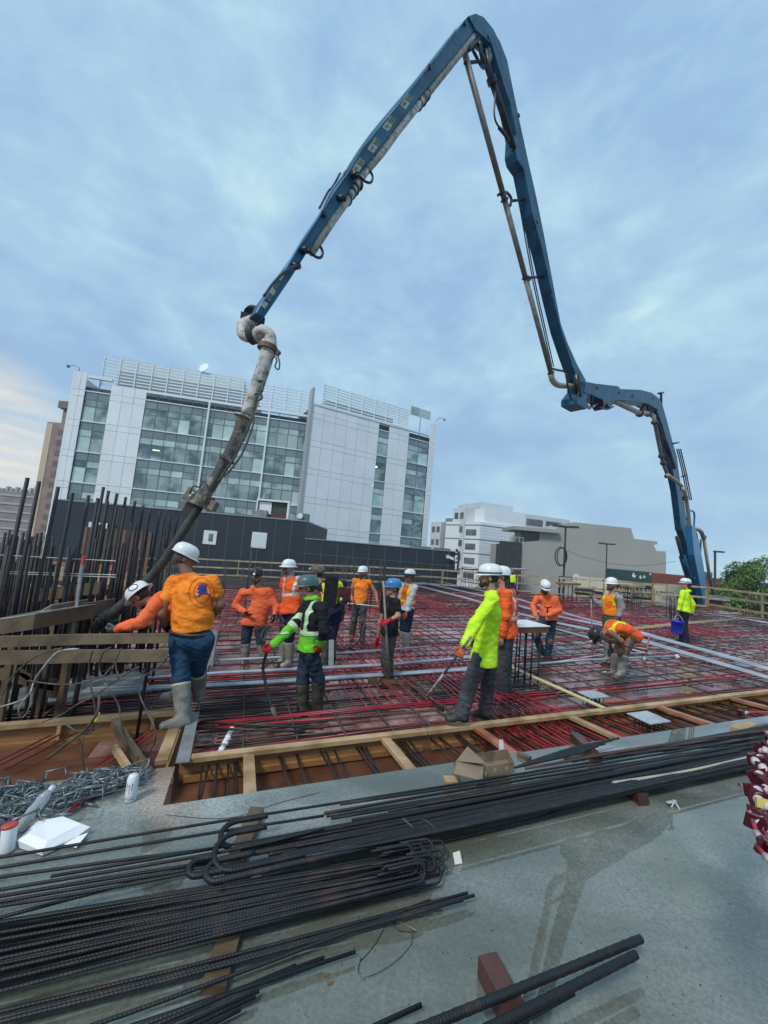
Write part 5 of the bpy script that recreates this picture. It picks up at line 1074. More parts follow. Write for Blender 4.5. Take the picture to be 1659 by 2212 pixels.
tubepx([(1244, 808), (1250, 858)], .10, M_hyd, 'link', .2, cur=False); outline([(1246, 858), (1268, 828), (1280, 834), (1266, 866), (1274, 878), (1266, 884), (1246, 872)], .5, 'knuckle_plate'); tubepx([(1280, 836), (1278, 878)], .05, M_steel, 'link', .2, cur=False)
tubepx([(1272, 882), (1292, 872)], .05, mat('chromed_rod', (.5, .55, .6), .2, metal=.6), 'ram_rod', .1, cur=False); tubepx([(1292, 873), (1325, 862)], .15, M_blue, 'ram', .1, cur=False); ringpx(1294, 872, (12, -4), .2, M_hyd, .1, .3); tubepx([(1296, 880), (1312, 884), (1326, 878)], .03, M_blk, 'hose', .3)
tubepx([(1326, 866), (1380, 892)], .11, M_pcream, 'delivery_pipe', .1, n=10, cur=False); tubepx([(1380, 892), (1400, 893), (1412, 900)], .11, M_pcream, 'pipe_elbow', .1, n=10); ringpx(1382, 893, (10, 3), .17, o=.1, w=.12); ringpx(1400, 893, (10, 3), .17, o=.1, w=.12)
for pts in (((1382, 888), (1396, 872)), ((1396, 872), (1402, 890)), ((1404, 880), (1414, 884))): tubepx(pts, .06, M_hyd, 'bracket', .1, cur=False)
tubepx([(1412, 900), (1430, 990), (1442, 1026)], .09, M_pipe2, 'delivery_pipe', .3, n=10); tubepx([(1442, 1026), (1462, 1040), (1476, 1054)], .09, M_pcream, 'pipe_elbow', .5, n=10); tubepx([(1476, 1054), (1484, 1090), (1490, 1140)], .10, M_pcream, 'delivery_pipe', .7, n=10); tubepx([(1490, 1140), (1512, 1146), (1520, 1162)], .12, M_pcream, 'pipe_elbow', .7, n=10); tubepx([(1520, 1162), (1532, 1240), (1546, 1312)], .10, M_pcream, 'delivery_pipe', .7, n=10, cur=False)
for (x, y, o) in ((1414, 912, .3), (1429, 985, .3), (1433, 1000, .3), (1442, 1028, .3), (1476, 1056, .6), (1480, 1076, .7), (1490, 1140, .7), (1520, 1160, .7), (1533, 1242, .7)): ringpx(x, y, (3, 14), .15, o=o, w=.1)
tubepx([(1420, 912), (1438, 960)], .06, M_steel, 'ram_rod', .4, cur=False); tubepx([(1436, 955), (1456, 1010)], .13, M_hyd, 'ram', .4, cur=False); tubepx([(1462, 1160), (1474, 1205)], .09, M_pole, 'ram_rod', .6, cur=False); tubepx([(1474, 1203), (1488, 1250)], .17, M_blue, 'ram', .6, cur=False)
for o_, dx in ((.5, 0), (.6, 4), (.7, 8)): tubepx([(1462 + dx, 970), (1474 + dx, 1020), (1486 + dx, 1080)], .03, M_blk, 'hose', o_); tubepx([(1496 + dx, 1150), (1508 + dx, 1210), (1522 + dx, 1300)], .035, M_blk, 'hose', o_ + .2)
tubepx([(1484, 1122), (1486, 1106), (1496, 1104), (1500, 1114), (1498, 1152)], .045, M_blue, 'guard_loop', .8); tubepx([(1514, 1165), (1510, 1250)], .05, M_pole, 'brace', .8, cur=False); tubepx([(1500, 1250), (1514, 1240), (1532, 1250)], .05, M_blue, 'brace', .8)
tubepx([(1428, 876), (1428, 848)], .06, M_hyd, 'stop_post', .2, cur=False); tubepx([(1422, 850), (1433, 848)], .05, M_hyd, 'stop_post', .2, cur=False); tubepx([(1454, 958), (1466, 956)], .05, M_hyd, 'peg', .2, cur=False); tubepx([(1472, 1030), (1484, 1026)], .04, M_hyd, 'peg', .2, cur=False)
# pale tube on the last section's upper edge, painting in its sky-lit face
tubepx([(985, 64), (900, 172), (800, 292), (742, 378)], .022, mat('boom_lit_edge_blue', (.10, .25, .38), .35), 'lit_edge_tube', .115, n=6); tubepx([(742, 378), (712, 420), (690, 465), (650, 525), (612, 590)], .020, MATS['boom_lit_edge_blue'], 'lit_edge_tube', .115, n=6)
# hook hangers
for (x, y) in ((765, 378), (657, 540)):
    tubepx([(x, y, .15), (x + 10, y + 2, .22), (x + 24, y + 14, .24), (x + 36, y + 16, .24), (x + 40, y + 4, .24), (x + 34, y - 10, .24)], .02, M_hyd, 'hose_hook', .2, n=7); tubepx([(x - 6, y, .12), (x + 10, y, .2)], .05, M_hyd, 'hook_socket', .15, cur=False)
tubepx([(728, 428, .1), (748, 428, .2)], .05, M_hyd, 'peg', 0, cur=False)
tubepx([(640, 572), (612, 590), (590, 612), (570, 640)], .018, M_blk, 'hose', .2); tubepx([(632, 576), (646, 574)], .05, M_hyd, 'valve', .1, cur=False); tubepx([(735, 374), (718, 404), (708, 415), (690, 450)], .016, M_blk, 'hose', .06)
# stickers on the side of the last section
M_st = mat('worn_sticker', (.50, .50, .40), .6, (.30, .34, .30), 9); M_std = mat('sticker_print', (.06, .10, .09), .6, (.2, .22, .16), 30, lo=.45, hi=.55); M_sty = mat('sticker_yellow', (.40, .40, .20), .6, (.20, .22, .13), 12)
for i, (x, y) in enumerate(((880, 218), (842, 266), (810, 313), (776, 357))):
    d = Vector((22, -31)).normalized() if False else None
    a = (x - 9, y + 12); 
    for (q, mm, k) in ((((-10, 6), (1, 15), (-1, 18), (-12, 9)), M_st, 0),):
        pass
    ux, uy = .55, -.83; vx, vy = .83, .55     # along and across, in picture units
    def quad(a0, a1, c0, c1): return [(x + ux * a + vx * c, y + uy * a + vy * c) for a, c in ((a0, c0), (a1, c0), (a1, c1), (a0, c1))]
    for (r_, mm) in ((quad(-17, 0, -9, 7), M_st), (quad(1, 15, -9, -4), M_sty), (quad(1, 15, -3, 8), M_std)):
        mb = MB(); mb.prism([bp(px, py, .112) for px, py in r_], BN * .003); mb.build('sticker', mm, pump)
    mb = MB(); mb.prism([bp(px, py, .116) for px, py in quad(-13, -5, -4, 1)], BN * .002); mb.build('sticker_figure', M_std, pump)
for (x, y, m_) in ((606, 600, M_st), (598, 618, M_std), (590, 632, M_st), (582, 645, M_std), (572, 660, M_st)): mb = MB(); mb.prism([bp(px, py, .113) for px, py in ((x - 8, y), (x - 1, y - 10), (x + 7, y - 4), (x, y + 7))], BN * .003); mb.build('sticker', m_, pump)
for (x, y) in ((1004, 51), (1024, 46), (1054, 100 - 20), (928, 145), (700, 462), (1120, 250), (1190, 640), (1160, 480), (1262, 830), (1290, 838), (1366, 856), (1338, 848), (1412, 860)):
    o = .125 if x < 1030 else (.21 if x < 1250 else .29); a = bp(x, y, o); mb = MB(); mb.lathe(a, [(.05, 0), (.05, .02), (.03, .03)], 10, BN); mb.build('pin', M_hyd, pump)
# tip: elbows, end pipe, rubber hose hanging down to the left
def tw(px, py, Y): return atY(px, py, Y)
tip = [(566, 668, 5.5), (545, 692, 5.28), (526, 702, 5.15), (526, 722, 5.05), (548, 727, 4.98), (566, 716, 4.95), (582, 724, 4.95), (585, 750, 4.95)]
P = curve([tw(*q) for q in tip], 6); mb = MB(); mb.tube(P, .080, 14); mb.build('pipe_elbow', M_pipe, pump, True)
def ring3(a, d, r, w=.05, m=M_steel, name='clamp'): d = d.normalized(); mb = MB(); mb.lathe(a - d * w / 2, [(r * .85, 0), (r, .006), (r, w - .006), (r * .85, w)], 16, d); mb.build(name, m, pump)
ring3(tw(548, 682, 5.3), tw(560, 672, 5.45) - tw(536, 694, 5.2), .14, .07); ring3(tw(545, 724, 4.98), tw(560, 718, 4.95) - tw(535, 726, 5.0), .12, .09)
mb = MB(); mb.bar(tw(520, 680, 5.2), tw(572, 694, 5.3), .05, .08); mb.build('bracket', M_hyd, pump)
ring3(tw(578, 752, 4.93), tw(576, 765, 4.93) - tw(583, 740, 4.93), .13, .075, mat('rusty_flange', (.20, .10, .07), .6, (.08, .05, .04), 10), 'flange')
mb = MB(); mb.bar(tw(590, 755, 4.93), tw(603, 765, 4.93), .06, .07); mb.build('flange_lug', MATS['rusty_flange'], pump)
P = curve([tw(*q) for q in ((580, 752, 4.93), (570, 790, 4.92), (550, 850, 4.92), (534, 896, 4.92))], 6); mb = MB(); mb.tube(P, [.094 - .010 * i / (len(P) - 1) for i in range(len(P))], 16); mb.build('end_pipe', M_pipe, pump, True)
ring3(tw(526, 900, 4.92), tw(520, 930, 4.92) - tw(536, 880, 4.92), .125, .03, M_pipe, 'flange')
P = curve([tw(*q) for q in ((528, 900, 4.92), (514, 940, 4.9), (494, 985, 4.88), (486, 996, 4.87))], 5); mb = MB(); mb.tube(P, .076, 14); mb.build('end_pipe', M_caked, pump, True); ring3(tw(490, 992, 4.87), tw(480, 1010, 4.87) - tw(500, 980, 4.87), .11, .035, M_caked, 'flange')
P = curve([tw(*q) for q in ((488, 990, 4.87), (468, 1030, 4.84), (448, 1062, 4.8), (440, 1078, 4.8))], 5); mb = MB(); mb.tube(P, .070, 14); mb.build('end_pipe', M_caked, pump, True)
a = tw(438, 1082, 4.79); d = (tw(425, 1104, 4.78) - tw(450, 1060, 4.8)).normalized(); s = d.cross(Vector((0, 1, 0))).normalized(); w_ = d.cross(s)
mb = MB(); mb.lathe(a - d * .09, [(.11, 0), (.125, .01), (.125, .16), (.115, .17)], 16, d); mb.build('hose_coupling', M_caked, pump); 
mb = MB(); mb.box(a - s * .14, (.14, .17, .13), (s, d, w_)); mb.box(a + s * .13, (.10, .12, .12), (s, d, w_)); mb.build('coupling_block', mat('caked_block', (.20, .18, .14), .7, (.10, .09, .07), 9, bump=.5), pump)
mb = MB(); mb.bar(a - s * .11 - d * .05, a - s * .11 + d * .28, .03, .10); mb.build('rope_block', M_steel, pump)
P = curve([tw(*q) for q in ((432, 1092, 4.79), (394, 1150, 4.78), (354, 1212, 4.78), (309, 1265, 4.8), (262, 1310, 4.8), (205, 1358, 4.82))], 8); mb = MB(); mb.tube(P, [.052 + (.022 * max(0, i - 18) / 22 if i > 18 else 0) for i in range(len(P))], 14)
mb.build('rubber_hose', mat('rubber_hose', (.022, .026, .024), .55, (.055, .058, .048), 6, bump=.4), pump, True)
for k in range(3): c = tw(238 - k * 9, 1331 + k * 7, 4.8); ring3(c, tw(205, 1358, 4.8) - tw(262, 1310, 4.8), .088, .02, M_steel, 'hose_band')
for pts, r in ((((588, 776, 4.9), (594, 770, 4.88), (598, 780, 4.86), (594, 792, 4.86), (602, 798, 4.86), (604, 784, 4.86), (600, 768, 4.88)), .010), (((556, 824, 4.85), (568, 824, 4.82), (566, 845, 4.8), (556, 852, 4.8), (550, 880, 4.8), (538, 920, 4.78), (520, 960, 4.76), (505, 990, 4.76), (485, 1020, 4.76), (470, 1042, 4.76)), .016), (((545, 880, 4.8), (548, 910, 4.78), (536, 950, 4.74), (520, 985, 4.72), (498, 1015, 4.72), (482, 1030, 4.74)), .012), (((550, 852, 4.8), (562, 850, 4.78), (566, 860, 4.78), (556, 866, 4.78)), .012), (((408, 1066, 4.7), (418, 1050, 4.7), (430, 1052, 4.72), (440, 1040, 4.74), (448, 1050, 4.74)), .010)):
    mb = MB(); mb.tube(curve([tw(*q) for q in pts], 5), r, 6); mb.build('safety_rope', mat('muddy_rope', (.035, .04, .038), .8, (.10, .10, .08), 20), pump, True)
for (x, y, Y) in ((412, 1072, 4.72), (418, 1066, 4.72), (426, 1060, 4.72)): mb = MB(); mb.ball(tw(x, y, Y), .028, 10, 6); mb.build('buckle', M_galv, pump, True)
# ================================================================== PEOPLE
def surface_nets(D, org, vs):
    s = D < 0; nx, ny, nz = D.shape
    c = np.zeros((nx - 1, ny - 1, nz - 1), np.int8)
    for dx in (0, 1):
        for dy in (0, 1):
            for dz in (0, 1): c += s[dx:nx - 1 + dx, dy:ny - 1 + dy, dz:nz - 1 + dz]
    I = np.argwhere((c > 0) & (c < 8)); idx = -np.ones(c.shape, np.int64); idx[tuple(I.T)] = np.arange(len(I))
    acc = np.zeros((len(I), 3)); cnt = np.zeros(len(I)); cor = [(x, y, z) for x in (0, 1) for y in (0, 1) for z in (0, 1)]
    for a in cor:
        for ax in range(3):
            if a[ax]: continue
            b = list(a); b[ax] = 1
            va = D[I[:, 0] + a[0], I[:, 1] + a[1], I[:, 2] + a[2]]; vb = D[I[:, 0] + b[0], I[:, 1] + b[1], I[:, 2] + b[2]]
            m = (va < 0) != (vb < 0); t = np.zeros(len(I)); t[m] = va[m] / (va[m] - vb[m]); p = np.tile(np.array(a, float), (len(I), 1)); p[:, ax] += t
            acc[m] += p[m]; cnt[m] += 1
    V = org + (I + acc / cnt[:, None]) * vs; Fs = []
    for ax in range(3):
        o1, o2 = [k for k in range(3) if k != ax]; sl0 = [slice(None)] * 3; sl1 = [slice(None)] * 3; sl0[ax] = slice(0, -1); sl1[ax] = slice(1, None)
        a = s[tuple(sl0)]; b = s[tuple(sl1)]; E_ = np.argwhere(a != b); E_ = E_[(E_[:, o1] > 0) & (E_[:, o2] > 0) & (E_[:, o1] < D.shape[o1] - 1) & (E_[:, o2] < D.shape[o2] - 1)]
        if not len(E_): continue
        fl = a[tuple(E_.T)]; q = []
        for d1, d2 in ((-1, -1), (0, -1), (0, 0), (-1, 0)): e = E_.copy(); e[:, o1] += d1; e[:, o2] += d2; q.append(idx[tuple(e.T)])
        q = np.stack(q, 1); flip = fl if ax != 1 else ~fl; q[~flip] = q[~flip][:, ::-1]; Fs.append(q)
    return V, np.concatenate(Fs)
def cap_sdf(P, a, b, ra, rb, side=None, k=1.0):
    a = np.array(a, float); b = np.array(b, float); pa = P - a; ba = b - a
    if side is not None:
        sd = np.array(side, float); pa = pa - (pa @ sd)[..., None] * sd * (1 - k); ba = ba - (ba @ sd) * sd * (1 - k)
    h = np.clip((pa @ ba) / max(ba @ ba, 1e-9), 0, 1); return np.linalg.norm(pa - h[..., None] * ba, axis=-1) - (ra + (rb - ra) * h)
def ell_sdf(P, c, r, R=None):
    q = P - np.array(c, float)
    if R is not None: q = q @ np.array(R)
    r = np.array(r, float); return (np.linalg.norm(q / r, axis=-1) - 1) * r.min()
def wrinkle(P, amp, seed):
    rs = np.random.RandomState(seed); out = 0
    for k in range(5):
        d = rs.normal(size=3); d[2] *= 1.6; d /= np.linalg.norm(d); f = rs.uniform(14, 42); e = rs.normal(size=3) * rs.uniform(4, 9); out = out + (.64 - np.abs(np.sin(P @ d * f + np.sin(P @ e + k) * 1.7 + rs.uniform(0, 6)))) * (24 / f)
    return -out * amp
def folds(P, a, b, n, amp, seed):
    a = np.array(a); d = np.array(b) - a; L_ = np.linalg.norm(d); d = d / L_; t = (P - a) @ d / L_; rs = np.random.RandomState(seed); e = rs.normal(size=3) * 9
    w = np.clip(1 - np.abs(t - .5) * 1.6, 0, 1); return -w * amp * (.6 - np.abs(np.sin(t * n * 3.14 + np.sin(P @ e) * 1.3)))
def field(prims, vs, cuts=(), wr=0, seed=0, kk=.03):
    lo = np.min([np.minimum(p[1], p[2]) - max(p[3], p[4]) / min(1, p[6] if p[5] is not None else 1) - .06 for p in prims], 0); hi = np.max([np.maximum(p[1], p[2]) + max(p[3], p[4]) / min(1, p[6] if p[5] is not None else 1) + .06 for p in prims], 0)
    n = np.ceil((hi - lo) / vs).astype(int) + 1; D = np.full(n, .3); ax = [lo[i] + np.arange(n[i]) * vs for i in range(3)]
    for p in prims:
        a, b = np.array(p[1]), np.array(p[2]); ext = max(p[3], p[4]) / min(1, p[6] if p[5] is not None else 1) + kk + .05
        i0 = np.maximum(0, np.floor((np.minimum(a, b) - ext - lo) / vs).astype(int)); i1 = np.minimum(n, np.ceil((np.maximum(a, b) + ext - lo) / vs).astype(int) + 1)
        g = np.stack(np.meshgrid(*[ax[i][i0[i]:i1[i]] for i in range(3)], indexing='ij'), -1)
        if p[0] == 'c': d = cap_sdf(g, a, b, p[3], p[4], p[5], p[6])
        else: d = ell_sdf(g, a, p[7], p[8])
        s_ = D[i0[0]:i1[0], i0[1]:i1[1], i0[2]:i1[2]]
        if len(p) > 9 and p[9]: s_[:] = np.maximum(s_, -d)      # carve
        else: h = np.clip(.5 + .5 * (s_ - d) / kk, 0, 1); s_[:] = s_ + (d - s_) * h - kk * h * (1 - h)
    if wr or cuts:
        g = np.stack(np.meshgrid(*ax, indexing='ij'), -1)
        if wr:
            m = np.abs(D) < .05; q = g[m]; D[m] += wrinkle(q, wr * .8, seed)
            if wr > .005:
                for i_ in range(0, len(prims)):
                    p = prims[i_]
                    if p[0] == 'c' and np.linalg.norm(p[2] - p[1]) > .18 and p[5] is None:
                        near = cap_sdf(q, p[1], p[2], p[3], p[4]) < .03; dd = D[m]; dd[near] += folds(q[near], p[1], p[2], 5, wr * 1.3, seed + i_); D[m] = dd
        for p0, nn in cuts: D = np.maximum(D, (g - np.array(p0)) @ np.array(nn))
    D[[0, -1]] = .1; D[:, [0, -1]] = .1; D[:, :, [0, -1]] = .1
    return D, lo, vs
def Cp(a, b, ra, rb=None, side=None, k=1.0): return ('c', np.array(a, float), np.array(b, float), ra, ra if rb is None else rb, None if side is None else np.array(side, float), k)
def El(c, r, R=None, carve=False): c = np.array(c, float); return ('e', c, c, max(r), max(r), None, 1.0, np.array(r, float), R, carve)
def sdfmesh(prims, vs, name, m, parent, cuts=(), wr=0, seed=0, kk=.03, smooth_it=1):
    D, lo, vs = field(prims, vs, cuts, wr, seed, kk); V, Fq = surface_nets(D, lo, vs)
    off = np.array(WP.get(parent, Vector()))
    me = bpy.data.meshes.new(name); me.from_pydata((V - off).tolist(), [], Fq.tolist()); me.update()
    o = bpy.data.objects.new(name, me); finish(o, m, parent, True); return o
# a relaxed hand, fingers along +Z, palm facing +Y, thumb towards +X
def hand_mesh(curl, vs=.0045):
    pr = [('c', np.array((0, 0, .01)), np.array((0, 0, .07)), .026, .032, np.array((0, 1., 0)), 1.9)]
    for i, (x, L_) in enumerate(((.030, .068), (.011, .076), (-.009, .070), (-.028, .055))):
        p = np.array((x, 0, .085)); ang = .15; rr = .0095 - .0008 * (i == 3)
        for s in range(3):
            ang += curl * (.5 + .25 * s); q = p + np.array((x * .04, sin(ang), cos(ang))) * L_ * (.42, .32, .26)[s]; pr.append(Cp(p, q, rr, rr * .93)); p = q; rr *= .93
    t0 = np.array((.024, .004, .02)); t1 = np.array((.050, .018, .05)); t2 = np.array((.052, .034, .078)); t3 = np.array((.045, .045, .098)); pr += [Cp(t0, t1, .013, .0115), Cp(t1, t2, .0112, .010), Cp(t2, t3, .010, .0085)]
    pr.append(Cp((0, 0, -.035), (0, 0, .015), .026, .027, (0, 1., 0), 1.3))
    D, lo, v = field(pr, vs, kk=.008); return surface_nets(D, lo, v)
HANDS = {c: hand_mesh(c, .0055) for c in (.35, 1.15)}
# hard hat, brow forward along -Y, sitting on z = 0
def hat_mesh(full=False):
    mb = MB(); n = 28; prof = [(1, .0), (1.0, .25), (.96, .48), (.86, .70), (.68, .88), (.42, .98), (.15, 1.01), (.001, 1.012)]
    a, b_, h = .112, .140, .118; base = len(mb.v)
    for r, z in prof:
        for j in range(n):
            t = 2 * pi * j / n; x, y = a * r * cos(t), b_ * r * sin(t) + .01; zz = z * h + (.006 if abs(x) < .018 and z > .3 else 0); mb.v.append((x, y, zz))
    for i in range(len(prof) - 1):
        for j in range(n): j2 = (j + 1) % n; mb.f.append((base + i * n + j, base + i * n + j2, base + (i + 1) * n + j2, base + (i + 1) * n + j)); mb.mi.append(0)
    ring = []
    for k, (o_, dz) in enumerate(((0, .0), (1, -.008), (1, -.013), (-.04, -.006))):
        st = len(mb.v); ring.append(st)
        for j in range(n):
            t = 2 * pi * j / n; f = max(0, -sin(t)); w = (.036 if full else .007) + (.036 if not full else .018) * f ** 3; w = w * o_ if o_ > 0 else -.006
            mb.v.append(((a + w) * cos(t), (b_ + w) * sin(t) + .01, dz - .010 * f * (o_ > 0)))
        if k:
            for j in range(n): j2 = (j + 1) % n; mb.f.append((ring[k - 1] + j, ring[k - 1] + j2, st + j2, st + j)); mb.mi.append(0)
    return mb
HATS = {k: hat_mesh(k).mesh('hard_hat') for k in (False, True)}
for me in HATS.values():
    bm = bmesh.new(); bm.from_mesh(me); bmesh.ops.recalc_face_normals(bm, faces=bm.faces); bm.to_mesh(me); bm.free(); me.shade_smooth()
def cloth(name, c1, c2=None, sc_=7, bump=.35): return mat(name, c1, .85, c2 or tuple(x * .62 for x in c1), sc_, bump=.55, bscale=16, bdist=.03, lo=.42, hi=.72, spec=.2, stretch=(1, 1, 1.8))
C_or = cloth('orange_cotton', (.97, .28, .03), (.68, .16, .012)); C_orb = cloth('bright_orange', (.92, .13, .03), (.62, .085, .02)); C_orf = cloth('orange_fleece', (.90, .17, .06), (.62, .11, .035))
C_lime = cloth('lime_cotton', (.66, .96, .03), (.32, .66, .03), 5); C_limej = cloth('lime_jacket', (.16, .62, .03), (.10, .42, .03)); C_blk = cloth('black_cloth', (.012, .014, .018), (.022, .024, .03)); C_navy = cloth('navy_cloth', (.018, .025, .055)); C_jean = cloth('blue_denim', (.018, .055, .115), (.035, .085, .15), 5); C_jeand = cloth('dark_denim', (.018, .035, .06), (.035, .055, .085), 6); C_gry = cloth('grey_work_cotton', (.075, .078, .085), (.045, .048, .052)); C_grn = cloth('muddy_trousers', (.06, .065, .05), (.15, .13, .10), 9); C_grayh = cloth('grey_fleece', (.32, .33, .35)); C_wht = cloth('pale_sleeve', (.62, .68, .74)); C_yel = cloth('yellow_vest', (.80, .80, .03)); C_refl = mat('reflective_tape', (.55, .60, .58), .4, (.42, .48, .46), 9); C_reflg = mat('lime_edged_tape', (.50, .72, .42), .4, (.42, .6, .35), 9)
C_boot = mat('grey_rubber_boot', (.16, .155, .135), .55, (.28, .27, .24), 9, bump=.2); C_bootd = mat('muddy_dark_boot', (.025, .028, .024), .5, (.09, .085, .065), 9, bump=.3); C_tan = mat('tan_boot_toe', (.62, .52, .33), .6); C_shoe = mat('dark_shoe', (.02, .019, .018), .6, (.05, .04, .03), 12); C_sole = mat('worn_sole', (.20, .15, .10), .7)
G_or = cloth('orange_glove', (.50, .12, .05), (.30, .08, .04)); G_rd = cloth('red_glove', (.50, .02, .04), (.4, .02, .03)); G_bk = cloth('black_glove', (.02, .022, .024)); G_gy = cloth('grey_glove', (.12, .12, .11))
def skin(name, c): return mat(name, c, .5, tuple(x * .82 for x in c), 8, bump=.1, spec=.4)
SK1 = skin('fair_skin', (.50, .27, .18)); SK2 = skin('tanned_skin', (.42, .22, .145)); SK3 = skin('brown_skin', (.25, .125, .08)); SK4 = skin('reddened_skin', (.42, .17, .11))
HR = mat('dark_hair', (.014, .010, .008), .6, (.03, .02, .015), 30, bump=.6); HRg = mat('grey_hair', (.10, .085, .075), .7, (.03, .028, .026), 30, bump=.6); HRb = mat('brown_beard', (.07, .038, .022), .7)
H_w = mat('white_hard_hat', (.74, .76, .76), .28, (.62, .64, .63), 7, lo=.5, hi=.7); H_b = mat('blue_hard_hat', (.03, .16, .42), .3, (.05, .24, .5), 9); H_t = mat('teal_hard_hat', (.045, .105, .11), .4, (.08, .15, .15), 7); H_c = mat('camouflage_hat', (.05, .07, .06), .5, (.25, .10, .07), 14, lo=.49, hi=.53); H_k = mat('black_hard_hat', (.012, .012, .014), .35, (.06, .05, .05), 15, lo=.55, hi=.6)
def LV(v): return np.array(v, float)
def person(label, foot, top, yaw, Y=None, hh=.0, J={}, S=None, skinm=SK2, hat=H_w, fullbrim=False, hatpitch=0, hy=0, hp=0, hr=0, shirt=C_or, sleeve='long', pants=C_jean, boots=C_boot, bootH=.36, glove=None, gloveL=None, hair=HR, beard=None, long_hair=False, vest=None, stripes=None, fat=1.0, lean=(0, 0), hood=None, toe=None, cuff=None, hem=.0, sleevem=None, grip=(.35, .35), band=None, lampf=False, flap=None, belt=None, gaiter=None, spread=.075, pads=None, wr=.006):
    P = LV(at(*foot, hh)) if Y is None else LV(atY(*foot, Y))
    if S is None:
        lo_, hi_ = 1.2, 2.3
        for _ in range(30):
            mid = (lo_ + hi_) / 2
            if proj(P + np.array((0, 0, mid)))[1] > top: lo_ = mid
            else: hi_ = mid
        Ht = lo_; S = Ht - .045 if hat is not None else Ht
    y = radians(yaw); f = LV((sin(y), -cos(y), 0)); l = LV((cos(y), sin(y), 0)); z = LV((0, 0, 1)); ln = f * lean[1] + l * lean[0]
    up = z + ln; up /= np.linalg.norm(up)
    D_ = {}
    pel = P + z * .53 * S; D_['pel'] = pel; D_['waist'] = pel + up * .10 * S; D_['chest'] = pel + up * .21 * S; D_['neck'] = pel + up * .315 * S; 
    for sgn, t in ((1, 'L'), (-1, 'R')):
        D_['sh' + t] = pel + up * .285 * S + l * sgn * .105 * S * min(1.08, fat ** .4); D_['hip' + t] = pel + l * sgn * .052 * S * fat ** .6 - up * .01; D_['kn' + t] = P + l * sgn * spread * .8 + z * .285 * S + f * .015; D_['an' + t] = P + l * sgn * spread + z * .045 * S - f * .02
    for k in ('pel', 'waist', 'chest', 'neck'):
        if k in J: q = J[k]; new = LV(atY(q[0], q[1], D_[k][1] + (q[2] if len(q) > 2 else 0))); 
        else: continue
        d = new - D_[k]; D_[k] = new
        if k == 'pel':
            for kk_ in ('hipL', 'hipR'): D_[kk_] = D_[kk_] + d
    for k in list(D_):
        if k in J and k not in ('pel', 'waist', 'chest', 'neck'): q = J[k]; D_[k] = LV(atY(q[0], q[1], D_[k][1] + (q[2] if len(q) > 2 else 0)))
    for sgn, t in ((1, 'L'), (-1, 'R')):
        sh = D_['sh' + t]; e = sh - up * .165 * S + l * sgn * .03 * S - f * .015; w = e - up * .02 - z * .13 * S + f * .03 + l * sgn * .005
        for nm, v_ in (('el' + t, e), ('wr' + t, w)):
            if nm in J: q = J[nm]; v_ = LV(atY(q[0], q[1], (D_['el' + t][1] if nm[0] == 'w' and 'el' + t in D_ else sh[1]) + (q[2] if len(q) > 2 else 0)))
            elif nm[0] == 'w' and 'el' + t in J: v_ = D_['el' + t] - z * .12 * S + f * .06
            D_[nm] = v_
    upv = D_['neck'] - D_['pel']; upv /= np.linalg.norm(upv)
    hyaw = radians(yaw + hy); hf = LV((sin(hyaw), -cos(hyaw), 0)); hl = LV((cos(hyaw), sin(hyaw), 0)); pit = radians(hp)
    hf2 = hf * cos(pit) - z * sin(pit); hu = z * cos(pit) + hf * sin(pit)
    if hr: rr = radians(hr); hl, hu = hl * cos(rr) + hu * sin(rr), hu * cos(rr) - hl * sin(rr)
    hc = D_['neck'] + upv * .025 * S + hu * .062 * S + hf2 * .012
    if 'head' in J: q = J['head']; hc = LV(atY(q[0], q[1], hc[1] + (q[2] if len(q) > 2 else 0)))
    R = np.stack([hl, -hf2, hu], 1)           # local x = left, y = back, z = up
    hd = lambda x, y_, z_: hc + hl * x - hf2 * y_ + hu * z_
    t = thing('person', label, 'person', Vector(P)); dist = float(np.linalg.norm(P - np.array(EYE))); vs = min(.028, max(.0105, dist * .0021)); k_ = S / 1.78
    # body: one continuous figure
    pr = []
    for T in 'LR':
        pr += [Cp(D_['sh' + T], D_['el' + T], .050 * k_, .041 * k_), Cp(D_['el' + T], D_['wr' + T], .043 * k_, .028 * k_), Cp(D_['hip' + T], D_['kn' + T], .075 * k_, .052 * k_), Cp(D_['kn' + T], D_['an' + T], .050 * k_, .036 * k_)]
    pr += [Cp(D_['pel'], D_['waist'], .10 * k_, .095 * k_, l, .70), Cp(D_['waist'], D_['chest'], .095 * k_, .10 * k_, l, .68), Cp(D_['chest'], D_['neck'] - upv * .05, .095 * k_, .06, l, .62), Cp(D_['neck'] - upv * .04, hd(0, .015, -.05), .058 * k_, .052 * k_)]
    body = sdfmesh(pr, max(vs, .013), 'body', skinm, t)
    hv = min(.016, max(.0062, dist * .0013)); pr = [El(hd(0, .012, .03), (.076, .096, .090), R), El(hd(0, -.02, -.035), (.058, .072, .070), R), Cp(hd(0, -.075, -.085), hd(0, -.07, -.07), .022, .028), Cp(hd(0, -.096, .005), hd(0, -.112, -.025), .009, .0145), Cp(hd(-.045, -.078, .028), hd(.045, -.078, .028), .012, .012), Cp(hd(-.018, -.092, -.055), hd(.018, -.092, -.055), .009, .009), Cp(D_['neck'] - upv * .05, hd(0, .015, -.05), .06 * k_, .052 * k_)]
    for s in (-1, 1): pr += [El(hd(s * .078, .01, -.01), (.010, .020, .030), R), El(hd(s * .034, -.092, .004), (.014, .012, .010), R, True)]
    D3, lo3, v3 = field(pr, hv, kk=.014); V3, F3 = surface_nets(D3, lo3, v3)
